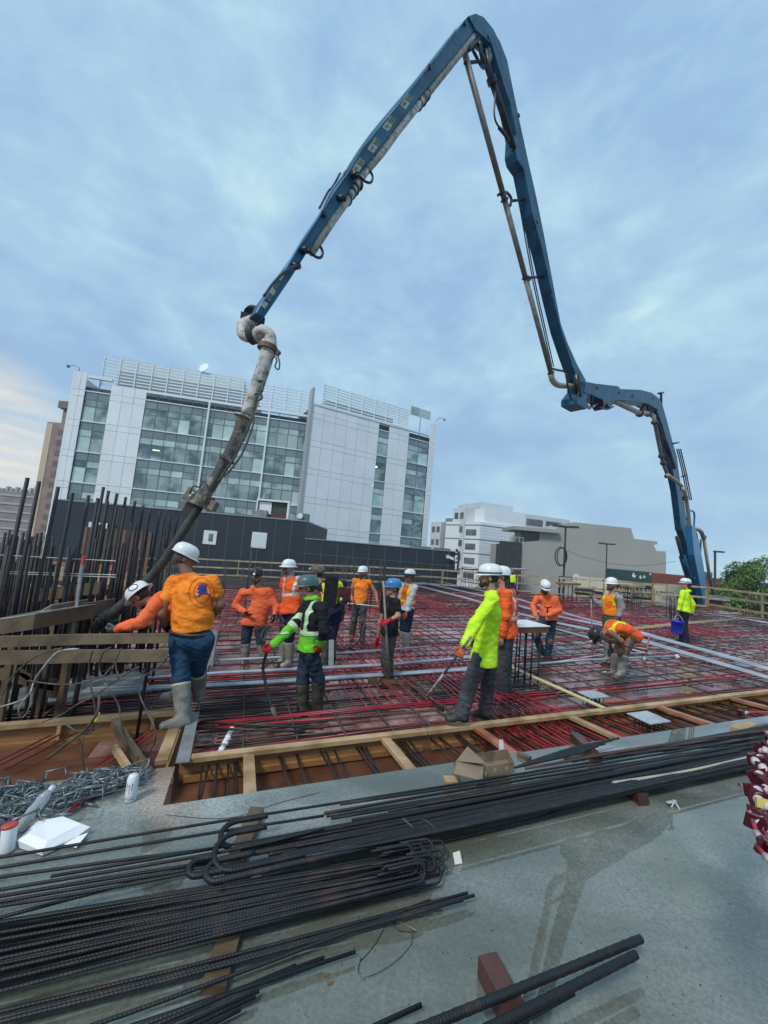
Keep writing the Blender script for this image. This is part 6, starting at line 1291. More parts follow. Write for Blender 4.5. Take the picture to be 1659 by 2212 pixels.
    def join(o, V, Fq, mi=0):
        off = np.array(WP[o]); me = o.data; v0 = np.zeros(len(me.vertices) * 3); me.vertices.foreach_get('co', v0); v0 = v0.reshape(-1, 3); f0 = [tuple(p.vertices) for p in me.polygons]; n = len(v0)
        me.clear_geometry(); me.from_pydata(np.concatenate([v0, V - off]).tolist(), [], f0 + (np.array(Fq) + n).tolist()); me.update(); me.shade_smooth()
    join(body, V3, F3)
    for T, sgn in (('L', 1), ('R', -1)):
        a, w = D_['el' + T], D_['wr' + T]; zz = (w - a) / np.linalg.norm(w - a); xx = f - (f @ zz) * zz
        if np.linalg.norm(xx) < .2: xx = z - (z @ zz) * zz
        xx /= np.linalg.norm(xx); yy = np.cross(zz, xx)
        inw = -l * sgn
        sy = 1 if yy @ inw > 0 else -1
        cv = 1.15 if grip[0 if T == 'L' else 1] > .6 else .35; V, Fq = HANDS[cv]; Vw = w + (V[:, :1] * xx + V[:, 1:2] * yy * sy + V[:, 2:] * zz) * k_ * (1.0 if glove is None else 1.12)
        Fw = Fq if sy > 0 else Fq[:, ::-1]; gm = gloveL if (T == 'L' and gloveL) else glove
        if gm is None: join(body, Vw, Fw)
        else:
            off = np.array(WP[t]); me = bpy.data.meshes.new('glove'); me.from_pydata((Vw - off).tolist(), [], Fw.tolist()); me.update(); go = finish(bpy.data.objects.new('glove', me), gm, t, True)
            mb = MB(); mb.tube([w - zz * .07, w + zz * .0], [.040 * k_, .034 * k_], 12); mb.build('glove_cuff', gm, go, True)
    # eyes
    if abs(((yaw + hy + 180) % 360) - 180) < 100:
        for s in (-1, 1): mb = MB(); mb.ball(hd(s * .034, -.082, .004), .0125, 8, 6); mb.build('eye', mat('eye', (.04, .03, .025), .2), body, True)
    # trousers
    pr = []; 
    for T in 'LR': pr += [Cp(D_['hip' + T], D_['kn' + T], .102 * k_ * fat ** .5, .083 * k_), Cp(D_['kn' + T], D_['an' + T] + z * .02 if bootH < .2 else D_['an' + T] + (D_['kn' + T] - D_['an' + T]) / np.linalg.norm(D_['kn' + T] - D_['an' + T]) * (bootH - .01), .080 * k_, (.082 if bootH < .2 else .066) * k_)]
    pr += [Cp(D_['pel'] - z * .0, D_['pel'] + upv * .07 * S, .108 * k_ * fat, .102 * k_ * fat, l, .72)]
    btop = LV((0, 0, 0))
    wl = D_['pel'] + upv * (.062 if belt is None else .030) * S
    sdfmesh(pr, vs, 'trousers', pants, t, cuts=[(wl, upv)], wr=wr, seed=int(P[0] * 100) % 997)
    if belt is not None: pass
    # boots
    for T in 'LR':
        a, kn = D_['an' + T], D_['kn' + T]; sh_ = (kn - a) / np.linalg.norm(kn - a); fd = f.copy()
        if 'to' + T in J: q = J['to' + T]; tp = LV(atY(q[0], q[1], a[1] + (q[2] if len(q) > 2 else 0))); fd = tp - a; fd[2] = min(0, fd[2] + .03 * S) * .5; fd /= np.linalg.norm(fd)
        bot = a - z * .062 * k_; sd_ = np.cross(z, fd); sd_ /= np.linalg.norm(sd_)
        pr = [Cp(a - z * .01 - fd * .02, a + sh_ * bootH, .064 * k_, .072 * k_ + .02 * (bootH > .2)), Cp(a - fd * .045 - z * .03, a + fd * .15 * k_ - z * .035, .044 * k_, .042 * k_, sd_, .88), Cp(a + fd * .03 + z * .01, a + fd * .10 - z * .02, .045 * k_, .04 * k_)]
        bo = sdfmesh(pr, vs, 'boot', boots, t, cuts=[(bot, -z), (a + sh_ * bootH, sh_)], wr=.003, seed=3)
        mb = MB(); o_ = [bot - fd * .085 * k_ + sd_ * .03, bot - fd * .03 + sd_ * .042, bot + fd * .08 + sd_ * .05, bot + fd * .165 * k_ + sd_ * .03, bot + fd * .185 * k_, bot + fd * .165 * k_ - sd_ * .03, bot + fd * .08 - sd_ * .05, bot - fd * .03 - sd_ * .042, bot - fd * .085 * k_ - sd_ * .03]; mb.prism([Vector(q) for q in o_], (0, 0, .026)); mb.build('sole', C_sole, bo)
        if toe is not None: mb = MB(); mb.ball(Vector(a + fd * .145 * k_ - z * .025), .048, 10, 6, (1, 1, .8)); mb.build('toe_cap', toe, bo, True)
        if cuff is not None: p_ = a + sh_ * bootH; mb = MB(); mb.tube([p_ - sh_ * .012, p_ + sh_ * .012], .089 * k_, 16, cap=False); mb.build('boot_rim', cuff, bo, True)
        if gaiter is not None: p_ = a + sh_ * bootH * .9; mb = MB(); mb.tube([p_ - sh_ * .06, p_ + sh_ * .03], [.070, .074], 14, cap=False); mb.build('gaiter', gaiter, bo, True)
        if pads is not None: kf = f if 'to' + T not in J else fd; mb = MB(); p_ = kn + kf * .05; mb.ball(Vector(p_), .072, 10, 8, (.9, .9, 1.25)); mb.build('knee_pad', pads, t, True)
    # shirt
    sm = sleevem or shirt; pr = [Cp(D_['pel'] - upv * (.04 if belt is None else 0), D_['waist'], (.150 if hem > 0 and belt is None else .130 if belt is None else .114) * k_ * fat, .114 * k_ * fat, l, .70), Cp(D_['waist'], D_['chest'], .114 * k_ * fat, .118 * k_ * fat ** .7, l, .67), Cp(D_['chest'], D_['neck'] - upv * .055, .112 * k_ * fat ** .5, .07, l, .60), Cp(D_['shL'], D_['shR'], .062 * k_, .062 * k_), Cp(D_['neck'] - upv * .06, D_['neck'] + upv * .0, .075, .066)]
    sl = []
    for T in 'LR':
        sh, e, w = D_['sh' + T], D_['el' + T], D_['wr' + T]; d1 = (e - sh); 
        if sleeve == 'none': sl.append(Cp(sh, sh + d1 * .08, .066 * k_, .062 * k_))
        elif sleeve == 'short': sl.append(Cp(sh, sh + d1 * .5, .066 * k_, .066 * k_))
        else: sl += [Cp(sh, e, .071 * k_ * fat ** .3, .064 * k_), Cp(e, e + (w - e) * .93, .063 * k_, .050 * k_)]
    hemz = D_['pel'] - upv * (.015 + hem) * S if belt is None else D_['pel'] + upv * .036 * S
    cuts = [(hemz, -upv), (D_['neck'] + upv * .012, upv)]
    if sleevem is None: sh_o = sdfmesh(pr + sl, vs, 'shirt', shirt, t, cuts=cuts if abs(lean[1]) < .5 else [cuts[1]], wr=wr, seed=int(P[1] * 100) % 991)
    else:
        sh_o = sdfmesh(pr + [Cp(D_['shL'], D_['shL'] + (D_['elL'] - D_['shL']) * .1, .07, .066), Cp(D_['shR'], D_['shR'] + (D_['elR'] - D_['shR']) * .1, .07, .066)], vs, 'shirt', shirt, t, cuts=cuts if abs(lean[1]) < .5 else [cuts[1]], wr=wr, seed=5)
        sdfmesh(sl, vs, 'sleeve', sleevem, t, wr=wr, seed=6, kk=.02)
    if hood is not None: sdfmesh([Cp(D_['neck'] + upv * .0 - f * .05 + l * .055, D_['neck'] - f * .05 - l * .055 + upv * .0, .05, .05), Cp(D_['neck'] + l * .07 - f * .02, D_['neck'] + f * .06 + l * .025 - upv * .015, .032, .028), Cp(D_['neck'] - l * .07 - f * .02, D_['neck'] + f * .06 - l * .025 - upv * .015, .032, .028)], max(.011, vs * .8), 'hood', hood, t, wr=.004)
    vo = None
    tor = [Cp(D_['pel'] + upv * .02, D_['waist'], .122 * k_ * fat, .124 * k_ * fat, l, .70), Cp(D_['waist'], D_['chest'], .124 * k_ * fat, .130 * k_ * fat ** .7, l, .67), Cp(D_['chest'], D_['neck'] - upv * .055, .124 * k_ * fat ** .5, .082, l, .60)]
    if vest is not None:
        hw = .115 * S * fat ** .3; mid = D_['chest']
        vo = sdfmesh(tor + [Cp(D_['shL'] * .8 + D_['shR'] * .2, D_['shR'] * .8 + D_['shL'] * .2, .074 * k_, .074 * k_)], vs, 'vest', vest, t, cuts=[(mid + l * hw, l), (mid - l * hw, -l), (D_['neck'] - upv * .015, upv), (D_['pel'] + upv * .03, -upv)], wr=wr * .8, seed=9)
    # reflective bands: true strips cut from the garment's own surface
    def strip(src, planes, m_, name='reflective_band', off=.004):
        bm = bmesh.new(); bm.from_mesh(src.data)
        for p0, nn in planes: bmesh.ops.bisect_plane(bm, geom=bm.verts[:] + bm.edges[:] + bm.faces[:], plane_co=Vector(p0) - WP[src], plane_no=Vector(nn), clear_outer=True)
        if not bm.faces: bm.free(); return
        bm.normal_update(); nv = {v: v.normal.copy() for v in bm.verts}
        for v_ in bm.verts: v_.co += nv[v_] * off
        me = bpy.data.meshes.new(name); bm.to_mesh(me); bm.free(); finish(bpy.data.objects.new(name, me), m_, src, True)
    for s_ in (stripes or ()):
        src = vo if vo is not None and s_[0] != 'S' else sh_o; kind = s_[1] if s_[0] in 'SV' else s_[0]; m_ = s_[2] if len(s_) > 2 else C_refl
        if kind == 'w': c = D_['pel'] + upv * (s_[3] if len(s_) > 3 else .13) * S; strip(src, [(c + upv * .026, upv), (c - upv * .026, -upv)] + [(D_['chest'] + l * .15 * S, l), (D_['chest'] - l * .15 * S, -l)] , m_)
        if kind == 'v':
            for sg in (-1, 1): c = D_['chest'] + l * sg * .062 * S; strip(src, [(c + l * .024, l), (c - l * .024, -l), (D_['pel'] + upv * .125 * S, -upv)], m_)
        if kind == 'a':
            for T in 'LR': d1 = D_['wr' + T] - D_['el' + T]; d1 /= np.linalg.norm(d1); c = D_['el' + T] + d1 * .02; strip(src, [(c + d1 * .03, d1), (c - d1 * .03, -d1), (c + l * .13, l), (c - l * .13, -l)], m_)
    # head wear
    if hat is not None:
        me = HATS[fullbrim]; o = bpy.data.objects.new('hard_hat', me.copy()); finish(o, hat, t); Rh = Matrix([[hl[i], -hf2[i], hu[i]] for i in range(3)])
        c = Vector(hd(0, .005, .045 + .004)); M4 = (Rh @ Matrix.Rotation(radians(-hatpitch), 3, 'X')).to_4x4(); M4.translation = c - WP[t]; o.data.transform(M4); WP[o] = WP[t]
        M5 = M4.copy(); M5.translation = c
        if band: mb = MB(); pts = [M5 @ Vector((.1145 * cos(a), .1425 * sin(a) + .01, .014)) for a in np.linspace(0, 2 * pi, 25)]; mb.tube(pts, .0085, 5); mb.build('strap', band, o, True)
        if lampf: mb = MB(); c_ = M5 @ Vector((0, -.135, .035)); mb.lathe(c_, [(.024, 0), (.026, .01), (.02, .022)], 12, M5.to_3x3() @ Vector((0, -1, .25))); mb.build('headlamp', M_wht, o, True)
        mb = MB(); c_ = M5 @ Vector((.0 if lampf else .05, .06, .108)); 
    if hair is not None:
        pr = [El(hd(0, .030, .012), (.083, .090, .085), R)] + ([Cp(hd(0, .085, .02), hd(0, .10, -.22), .055, .065, hl, .7)] if long_hair else [])
        sdfmesh(pr, hv, 'hair', hair, t, cuts=[(hd(0, -.045, 0), hf2), (hd(0, 0, .075), hu)] + ([] if long_hair else [(hd(0, 0, -.055), -hu)]), wr=.002, seed=2, kk=.02)
    if beard is not None: sdfmesh([Cp(hd(-.052, -.025, -.06), hd(0, -.082, -.088), .028, .034), Cp(hd(.052, -.025, -.06), hd(0, -.082, -.088), .028, .034), Cp(hd(-.022, -.095, -.045), hd(.022, -.095, -.045), .010, .010)], hv, 'beard', beard, t, wr=.002, seed=4, kk=.015)
    if flap is not None: sdfmesh([El(hd(0, .02, .0), (.092, .105, .10), R), Cp(hd(0, .06, -.06), hd(0, .05, -.15), .07, .085, hl, .8)], hv, 'neck_flap', flap, t, cuts=[(hd(0, -.055, 0), hf2), (hd(0, 0, .07), hu)], wr=.003, seed=2)
    if belt is not None: strip_o = None; mb = MB(); pts = [Vector(wl + l * cos(a) * .163 * k_ * fat + f * sin(a) * .116 * k_ * fat) for a in np.linspace(0, 2 * pi, 25)]; mb.tube(pts, .017, 6); mb.build('belt', belt, t, True)
    D_.update(t=t, f=f, l=l, up=upv, shirt=sh_o, S=S, hd=hd, P=P, k=k_, strip=strip, vest=vo, hc=hc); return D_
def decal(src, px_pts, m, name, thick=.003, Yn=None):   # flat print wrapped on a garment: each point dropped onto the cloth
    from mathutils.bvhtree import BVHTree
    bv = BVHTree.FromPolygons([v.co for v in src.data.vertices], [p.vertices[:] for p in src.data.polygons]); out = []
    for x, y in px_pts:
        d = ray(x, y).normalized(); h = bv.ray_cast(EYE - WP[src], d)
        if h[0] is None: return None
        out.append(h[0] + WP[src] - d * .004 + h[1] * thick)
    return out
def decal_poly(src, poly, m, name, sub=1):
    import mathutils.geometry as mg
    pts = [Vector((x, y)) for x, y in poly]; tri = mg.tessellate_polygon([[Vector((p.x, p.y, 0)) for p in pts]]); V = decal(src, [(p.x, p.y) for p in pts], m, name)
    if V is None: return
    mb = MB(); mb.v = [tuple(v) for v in V]; mb.f = [tuple(t_) for t_ in tri]; mb.mi = [0] * len(mb.f); mb.build(name, m, src)
def decal_line(src, pts, w, m, name):
    V = decal(src, pts, m, name)
    if V: mb = MB(); mb.tube(V, w, 4); mb.build(name, m, src)
import time as _t; _t0 = _t.time()
# ---- the people, near ones first
m2 = person('heavy man seen from behind in an orange tee printed with a blue map', (398, 1560), 1176, 168, hh=.2, J={'neck': (408, 1240), 'head': (400, 1207), 'shL': (374, 1256), 'shR': (460, 1256), 'elL': (347, 1326, -.16), 'wrL': (360, 1356, .18), 'elR': (478, 1306, .05), 'wrR': (448, 1348, .22), 'pel': (413, 1376), 'waist': (416, 1325), 'chest': (417, 1283), 'hipL': (390, 1385), 'hipR': (438, 1385), 'knL': (392, 1464, -.05), 'anL': (392, 1556, -.12), 'toL': (345, 1574, -.10), 'knR': (428, 1440, .25), 'anR': (429, 1502, .5), 'toR': (424, 1520, .1)},
    skinm=SK3, hat=H_w, hatpitch=-14, hy=-48, hp=8, shirt=C_or, sleeve='short', pants=C_jean, boots=C_boot, glove=G_bk, hair=HRg, fat=1.34, cuff=C_tan, band=None, belt=mat('brown_belt', (.05, .03, .025), .5), wr=.007)
S_ = m2['shirt']; ink = mat('shirt_print_line', (.25, .04, .02), .8); blu = mat('shirt_print_blue', (.02, .035, .22), .8)
cx, cy = 434, 1280
for r in (31, 21): decal_line(S_, [(cx + (1 if r > 30 else 3) + r * .86 * cos(a), cy + r * sin(a) * 1.03) for a in np.linspace(0, 2 * pi, 30)], .0025, ink, 'print_ring')
decal_poly(S_, [(430, 1264), (437, 1261), (445, 1264), (446.5, 1280), (453, 1283), (456, 1289), (448, 1284), (441, 1283), (435, 1285), (430, 1289), (421, 1291), (429, 1286), (430, 1282), (425, 1280), (430, 1277), (427, 1273), (424, 1271), (429, 1269), (427, 1267)], blu, 'print_map')
for (x, y) in ((405, 1281), (462, 1277)): decal_poly(S_, [(x - 2, y), (x, y - 2), (x + 2, y), (x, y + 2)], ink, 'print_star')
m6 = person('man in a teal hard hat and black jacket with lime and silver bands', (655, 1550), 1237, -72, J={'neck': (671, 1292), 'head': (663, 1270), 'shL': (697, 1312, -.15), 'shR': (662, 1306, .1), 'elL': (700, 1362, -.05), 'wrL': (692, 1392, .1), 'elR': (634, 1352, -.25), 'wrR': (588, 1394, -.2), 'pel': (668, 1404), 'waist': (672, 1368), 'chest': (676, 1330), 'knL': (688, 1470, .1), 'anL': (684, 1524, .2), 'toL': (655, 1535, .15), 'knR': (653, 1474), 'anR': (652, 1536), 'toR': (610, 1548, -.03)},
    skinm=SK2, hat=H_t, fullbrim=False, hy=0, hp=6, shirt=C_blk, sleeve='long', pants=C_jeand, boots=C_bootd, glove=G_rd, fat=1.18, vest=None, stripes=(('S', 'w', C_reflg, .135), ), hem=.0, grip=(.35, 1.1), hood=C_limej, wr=.007)
u6, l6 = m6['up'], m6['l']
st_ = m6['strip']; sh6 = m6['shirt']; c = m6['pel'] + u6 * .115 * m6['S']; c0 = m6['pel'] + u6 * .01 * m6['S']
st_(sh6, [(c, u6), (c0, -u6)], C_limej, 'lime_panel', .003)
for sg in (-1, 1): q = m6['chest'] + l6 * sg * .075 * m6['S']; st_(sh6, [(q + l6 * .03, l6), (q - l6 * .03, -l6), (m6['pel'] + u6 * .15 * m6['S'], -u6)], C_reflg, 'reflective_band', .005)
dR = m6['wrR'] - m6['elR']; dR /= np.linalg.norm(dR); q = m6['elR'] - dR * .02; q2 = m6['wrR'] - dR * .06
st_(sh6, [(q + dR * .07, dR), (q, -dR), (q + l6 * .1, l6)], C_reflg, 'reflective_band', .006); st_(sh6, [(q2, dR), (q + dR * .07, -dR), (q + l6 * .1, l6)], C_limej, 'lime_sleeve_panel', .005)
m10 = person('man in a long sleeved lime shirt and grey trousers holding a rake', (1008, 1562), 1219, -102, hh=.2, J={'neck': (1062, 1276), 'head': (1056, 1248), 'shL': (1064, 1294, -.1), 'shR': (1066, 1294, .1), 'elL': (1024, 1352, -.12), 'wrL': (1003, 1394, -.12), 'elR': (1060, 1345, .1), 'wrR': (1030, 1380, .3), 'pel': (1045, 1418), 'waist': (1052, 1375), 'chest': (1060, 1325), 'hipL': (1038, 1424), 'hipR': (1056, 1424), 'knL': (1014, 1480, -.05), 'anL': (997, 1545, -.05), 'toL': (950, 1560, -.05), 'knR': (1054, 1482, .1), 'anR': (1048, 1540, .12), 'toR': (1010, 1552, .1)},
    skinm=SK2, hat=H_w, hy=0, hp=4, shirt=C_lime, pants=C_gry, boots=C_shoe, bootH=.10, glove=G_or, fat=1.06, hair=HR, beard=HR, hem=.03, grip=(1.1, .35), band=M_blk, wr=.007)
m1 = person('man in an orange sweatshirt bending over the end of the concrete hose', (372, 1530), 1242, -88, S=1.8, Y=4.72, J={'pel': (392, 1335), 'waist': (372, 1312), 'chest': (352, 1300), 'neck': (330, 1298), 'head': (303, 1290, -.05), 'shL': (336, 1305, -.18), 'shR': (336, 1300, .18), 'elL': (305, 1344, -.1), 'wrL': (252, 1358, .05), 'elR': (330, 1345, .1), 'wrR': (262, 1352, .1), 'hipL': (395, 1340), 'hipR': (395, 1338), 'knL': (385, 1425), 'knR': (400, 1425), 'anL': (385, 1500), 'anR': (400, 1496)},
    skinm=SK2, hat=H_w, hatpitch=0, hp=48, shirt=C_orf, pants=C_jeand, boots=C_boot, glove=G_gy, fat=1.1, lean=(0, .9), fullbrim=True, grip=(1.1, 1.1))
o = [c for c in m1['t'].children if c.name.startswith('hard_hat')][0]
decal_line(o, [(287 + 11 * cos(a) * .9, 1269 + 6 * sin(a) - 3.5 * cos(a)) for a in np.linspace(0, 2 * pi, 14)], .004, M_blk, 'hat_sticker')
m3 = person('bearded man in an orange hoodie and dark hard hat with a lamp', (550, 1437), 1222, 0, J={'neck': (552, 1270), 'head': (554, 1246), 'shL': (580, 1280), 'shR': (524, 1280), 'elL': (597, 1310, .0), 'wrL': (594, 1327, -.08), 'elR': (508, 1308), 'wrR': (530, 1323, -.16), 'pel': (548, 1342), 'knL': (564, 1392), 'knR': (530, 1392), 'anL': (571, 1432), 'anR': (530, 1432)},
    skinm=SK1, hat=H_k, shirt=C_orf, pants=C_jeand, boots=C_boot, glove=G_bk, fat=1.1, beard=HRb, hood=C_orf, hem=.02, lampf=True, hp=12)
m4 = person('man in a red orange tee with silver bands, white hard hat and pale neck cloth', (614, 1440), 1203, -28, J={'neck': (622, 1248), 'head': (622, 1228)}, skinm=SK3, hat=H_w, fullbrim=True, shirt=C_orb, sleeve='short', pants=C_navy, boots=C_boot, toe=C_tan, flap=C_grayh, hair=None, fat=1.08, stripes=(('S', 'w', C_refl, .14), ('S', 'v')), hem=.02, hy=-10)
m5 = person('man in a navy tee and yellow vest with a camouflage helmet', (706, 1436), 1216, -150, J={'neck': (690, 1262), 'head': (684, 1240), 'elL': (712, 1300), 'shL': (705, 1280), 'wrL': (712, 1340)}, skinm=SK1, hat=H_c, shirt=C_navy, sleeve='short', pants=C_navy, boots=C_bootd, glove=G_or, fat=1.15, vest=C_yel, hem=.02, lean=(0, .12), lampf=True, hy=60)
m7 = person('man in a sleeveless orange shirt and knee pads by the tall bars', (770, 1386), 1223, -8, J={'elL': (812, 1282), 'wrL': (816, 1304, -.1), 'elR': (757, 1282), 'wrR': (762, 1300, -.2)}, skinm=SK2, hat=H_w, shirt=C_or, sleeve='none', pants=C_gry, boots=C_bootd, glove=G_or, fat=.98, hair=HRb, beard=HR, pads=C_grn, spread=.13, hy=-22, grip=(.35, 1.1))
m8 = person('short worker in a black tee and blue hard hat holding an upright rake handle', (832, 1482), 1251, -68, J={'elL': (860, 1330, -.05), 'wrL': (838, 1342, -.12), 'elR': (822, 1345, .1), 'wrR': (816, 1382, .1), 'toR': (800, 1486, -.05)}, skinm=SK1, hat=H_b, shirt=C_blk, sleeve='short', pants=C_gry, boots=C_bootd, glove=G_rd, hem=.02, grip=(1.1, .35), fullbrim=False, hair=HRb)
m9 = person('worker with a black brimmed hat and pale sleeves behind the blue hard hat', (872, 1408), 1230, -50, J={'elL': (884, 1300), 'wrL': (879, 1322, -.05)}, skinm=SK2, hat=H_w, fullbrim=True, shirt=C_wht, pants=C_navy, boots=C_boot, glove=G_or, vest=C_orb, stripes=(('V', 'v', C_yel), ('V', 'w', C_yel, .1)), fat=1.05, band=M_blk)
mb = MB(); c = Vector(m9['hd'](0, .005, .046)); mb.lathe(c, [(.11, .0), (.235, -.012), (.235, -.004), (.12, .012)], 22, Vector((0, 0, 1)), sy=1.05); mb.build('hat_brim', C_blk, m9['t'])
m11 = person('long haired worker in an orange vest half hidden behind the lime shirt', (1086, 1512), 1226, -118, J={'neck': (1086, 1270), 'head': (1082, 1246), 'anL': (1086, 1506), 'toL': (1060, 1514), 'knL': (1084, 1450)}, skinm=SK2, hat=H_w, shirt=C_orb, pants=C_gry, boots=C_boot, bootH=.14, long_hair=True, vest=C_orb, stripes=(('V', 'w', C_refl, .10), ('V', 'v', C_refl)), gaiter=cloth('red_cuff', (.45, .02, .02)), fat=1.05, hem=.03, hy=30)
m12 = person('distant worker in a lime jacket beyond the white hard hat of the lime shirt', (1104, 1284), 1233, 175, skinm=SK2, hat=H_c, shirt=C_lime, pants=C_navy, boots=C_shoe, fat=1.1)
m13 = person('worker in an orange jacket looking down at his hands with one knee raised', (1180, 1424), 1249, -5, J={'neck': (1178, 1282), 'head': (1177, 1270, -.05), 'shL': (1200, 1293), 'shR': (1159, 1293), 'elL': (1209, 1318), 'wrL': (1182, 1330, -.3), 'elR': (1151, 1310), 'wrR': (1157, 1331, -.25), 'knR': (1158, 1372, -.32), 'anR': (1170, 1410, -.12), 'toR': (1150, 1422, -.1), 'knL': (1187, 1386), 'anL': (1182, 1422)}, skinm=SK2, hat=H_w, hp=26, shirt=C_orf, pants=C_jeand, boots=C_bootd, bootH=.16, fat=1.08, beard=HR, hood=C_orf, hem=.02, band=M_blk, pads=C_grn)
mb = MB(); c = atY(1183, 1313, m13['P'][1] - .24); mb.tube([c + Vector((-.08, 0, .02)), c, c + Vector((.09, 0, .03))], .012, 6); mb.tube([c, c + Vector((.0, 0, -.11))], .018, 6); mb.build('chest_strap', C_blk, m13['t'], True)
m14 = person('man facing left in an orange vest over a grey hoodie holding a tall thin staff', (1318, 1434), 1244, -62, J={'neck': (1324, 1283), 'head': (1320, 1264), 'shR': (1312, 1290, .05), 'shL': (1338, 1292, -.1), 'elR': (1298, 1306, .0), 'wrR': (1283, 1296, .0), 'elL': (1342, 1312), 'wrL': (1336, 1332)}, skinm=SK1, hat=H_w, fullbrim=True, shirt=C_grayh, pants=C_grn, boots=C_boot, toe=C_tan, glove=G_gy, vest=C_or, stripes=(('V', 'v', C_yel), ('V', 'w', C_orb, .14)), hood=C_grayh, beard=HR, hem=.0, grip=(.35, 1.1), belt=mat('tool_belt', (.14, .06, .03), .6))
m15 = person('worker in an orange vest and black hard hat bent double over a tool', (1334, 1465), 1355, -82, S=1.78, J={'pel': (1362, 1372), 'waist': (1346, 1358), 'chest': (1328, 1354), 'neck': (1308, 1360), 'head': (1291, 1374), 'shL': (1318, 1366, -.16), 'shR': (1316, 1362, .18), 'elL': (1342, 1384, -.05), 'wrL': (1346, 1398, .05), 'elR': (1316, 1384), 'wrR': (1318, 1392), 'hipL': (1362, 1378), 'hipR': (1358, 1376), 'knL': (1346, 1412, -.05), 'knR': (1326, 1410, .1), 'anL': (1340, 1458, -.1), 'toL': (1318, 1468, -.1), 'anR': (1326, 1450, .1), 'toR': (1298, 1458, .05)},
    skinm=SK3, hat=H_k, hp=70, shirt=C_orb, sleeve='short', pants=C_grn, boots=C_boot, toe=C_tan, fat=1.08, lean=(0, 1.2), vest=None, gaiter=MATS['red_cuff'], pads=C_gry, stripes=(('S', 'v', C_yel),), lampf=True)
m16 = person('worker in a lime hoodie and white hard hat carrying a blue bucket', (1478, 1390), 1251, -140, J={'neck': (1485, 1276), 'head': (1480, 1262), 'elR': (1497, 1305, -.05), 'elL': (1470, 1300, -.02), 'wrL': (1465, 1322, 0), 'wrR': (1494, 1326, .1), 'anL': (1474, 1384, .1), 'knL': (1474, 1354, .1), 'anR': (1484, 1390, -.05), 'toR': (1472, 1394, -.1)}, skinm=SK1, hat=H_w, shirt=C_lime, pants=C_navy, boots=C_shoe, bootH=.10, glove=G_gy, fat=1.0, hood=C_lime, hem=.02, long_hair=True, hy=40, band=M_blk, grip=(1.1, .35))
print('people', _t.time() - _t0)
# ---------------- things they hold
def px3(x, y, Y): return atY(x, y, Y)
Y8 = float(m8['P'][1]) - .25; t = thing('rake', 'long handled concrete rake held upright by the worker in the blue hard hat', 'rake', px3(832, 1470, Y8))
mb = MB(); mb.tube([px3(828, 1255, Y8 - .05), px3(840, 1466, Y8 + .02)], .018, 8); mb.build('handle', mat('muddy_handle', (.20, .17, .13), .7, (.30, .26, .2), 8), t, True); a, c = px3(795, 1470, Y8), px3(874, 1474, Y8 + .05); mb = MB(); mb.bar(a, c, .02, .06); mb.build('rake_head', M_wetwood, t)
for s in (-1, 1): mb = MB(); mb.tube([px3(838, 1450, Y8), px3(838 + 18 * s, 1470, Y8)], .006, 5); mb.build('brace', M_steel, t)
Y10 = float(m10['wrL'][1]); t = thing('rake', 'rake with a blue taped handle held low by the man in the lime shirt', 'rake', at(930, 1500, .05))
g0, g1 = px3(998, 1402, Y10), at(925, 1502, .12); mb = MB(); mb.tube([g0 + (g0 - g1) * .18, g0, g0.lerp(g1, .45)], .014, 8); mb.build('handle_grip', mat('blue_tape', (.06, .12, .28), .6, (.4, .4, .4), 18), t, True); mb = MB(); mb.tube([g0.lerp(g1, .45), g0.lerp(g1, .9), g1], [.017, .02, .026], 8); mb.build('handle', M_pipe, t, True)
a, c = at(888, 1486, .14), at(958, 1533, .14); mb = MB(); mb.bar(a, c, .02, .07); mb.build('rake_head', M_steel, t); mb = MB(); mb.tube([g1, at(950, 1524, .16)], .005, 5); mb.tube([g1, at(905, 1497, .16)], .005, 5); mb.build('brace', M_pipe, t)
Y14 = float(m14['wrR'][1]) - .03; mb = MB(); mb.tube([px3(1277, 1292, Y14), px3(1280, 1447, Y14 - .05)], .014, 7); single(mb, 'staff', mat('striped_staff', (.30, .28, .25), .6, (.08, .08, .08), 14), 'tall thin marked staff held upright by the man in the orange vest and grey hoodie', 'staff', None, True)
Y15 = float(m15['wrL'][1]); t = thing('screed_tool', 'long dark bar tool held low by the bent worker', 'tool', px3(1350, 1400, Y15)); mb = MB(); mb.tube([px3(1283, 1366, Y15 + .1), px3(1350, 1396, Y15 - .03), px3(1398, 1406, Y15)], .016, 7); mb.build('bar', M_steel, t, True)
mb = MB(); mb.tube([px3(1403, 1374, Y15 + .05), px3(1392, 1428, Y15 - .02)], .014, 7); mb.cur = 1; mb.tube([px3(1392, 1418, Y15), px3(1391, 1434, Y15)], .03, 8); single(mb, 'concrete_vibrator', [M_redwood, M_galv], 'upright red and grey rod standing on the mat right of the bent worker', 'rod', None, True)
Y16 = float(m16['wrL'][1]); c = px3(1461, 1368, Y16 - .05); t = thing('bucket', 'bright blue plastic bucket hanging from the hand of the lime hooded worker', 'bucket', c)
M_bk = mat('blue_bucket', (.008, .03, .50), .35, (.02, .06, .6), 6); tl = Vector((.12, 0, 1)); mb = MB(); mb.lathe(c, [(.125, 0), (.13, .01), (.15, .30), (.158, .30), (.158, .34), (.150, .34), (.148, .31), (.12, .02)], 20, tl); mb.build('body', M_bk, t, True)
mb = MB(); h = Vector(m16['wrL']) + Vector((0, 0, -.07)); top = c + tl.normalized() * .33; mb.tube(curve([top + Vector((-.15, 0, 0)), h, top + Vector((.15, 0, .02))], 5), .005, 5); mb.build('handle', M_wht, t)
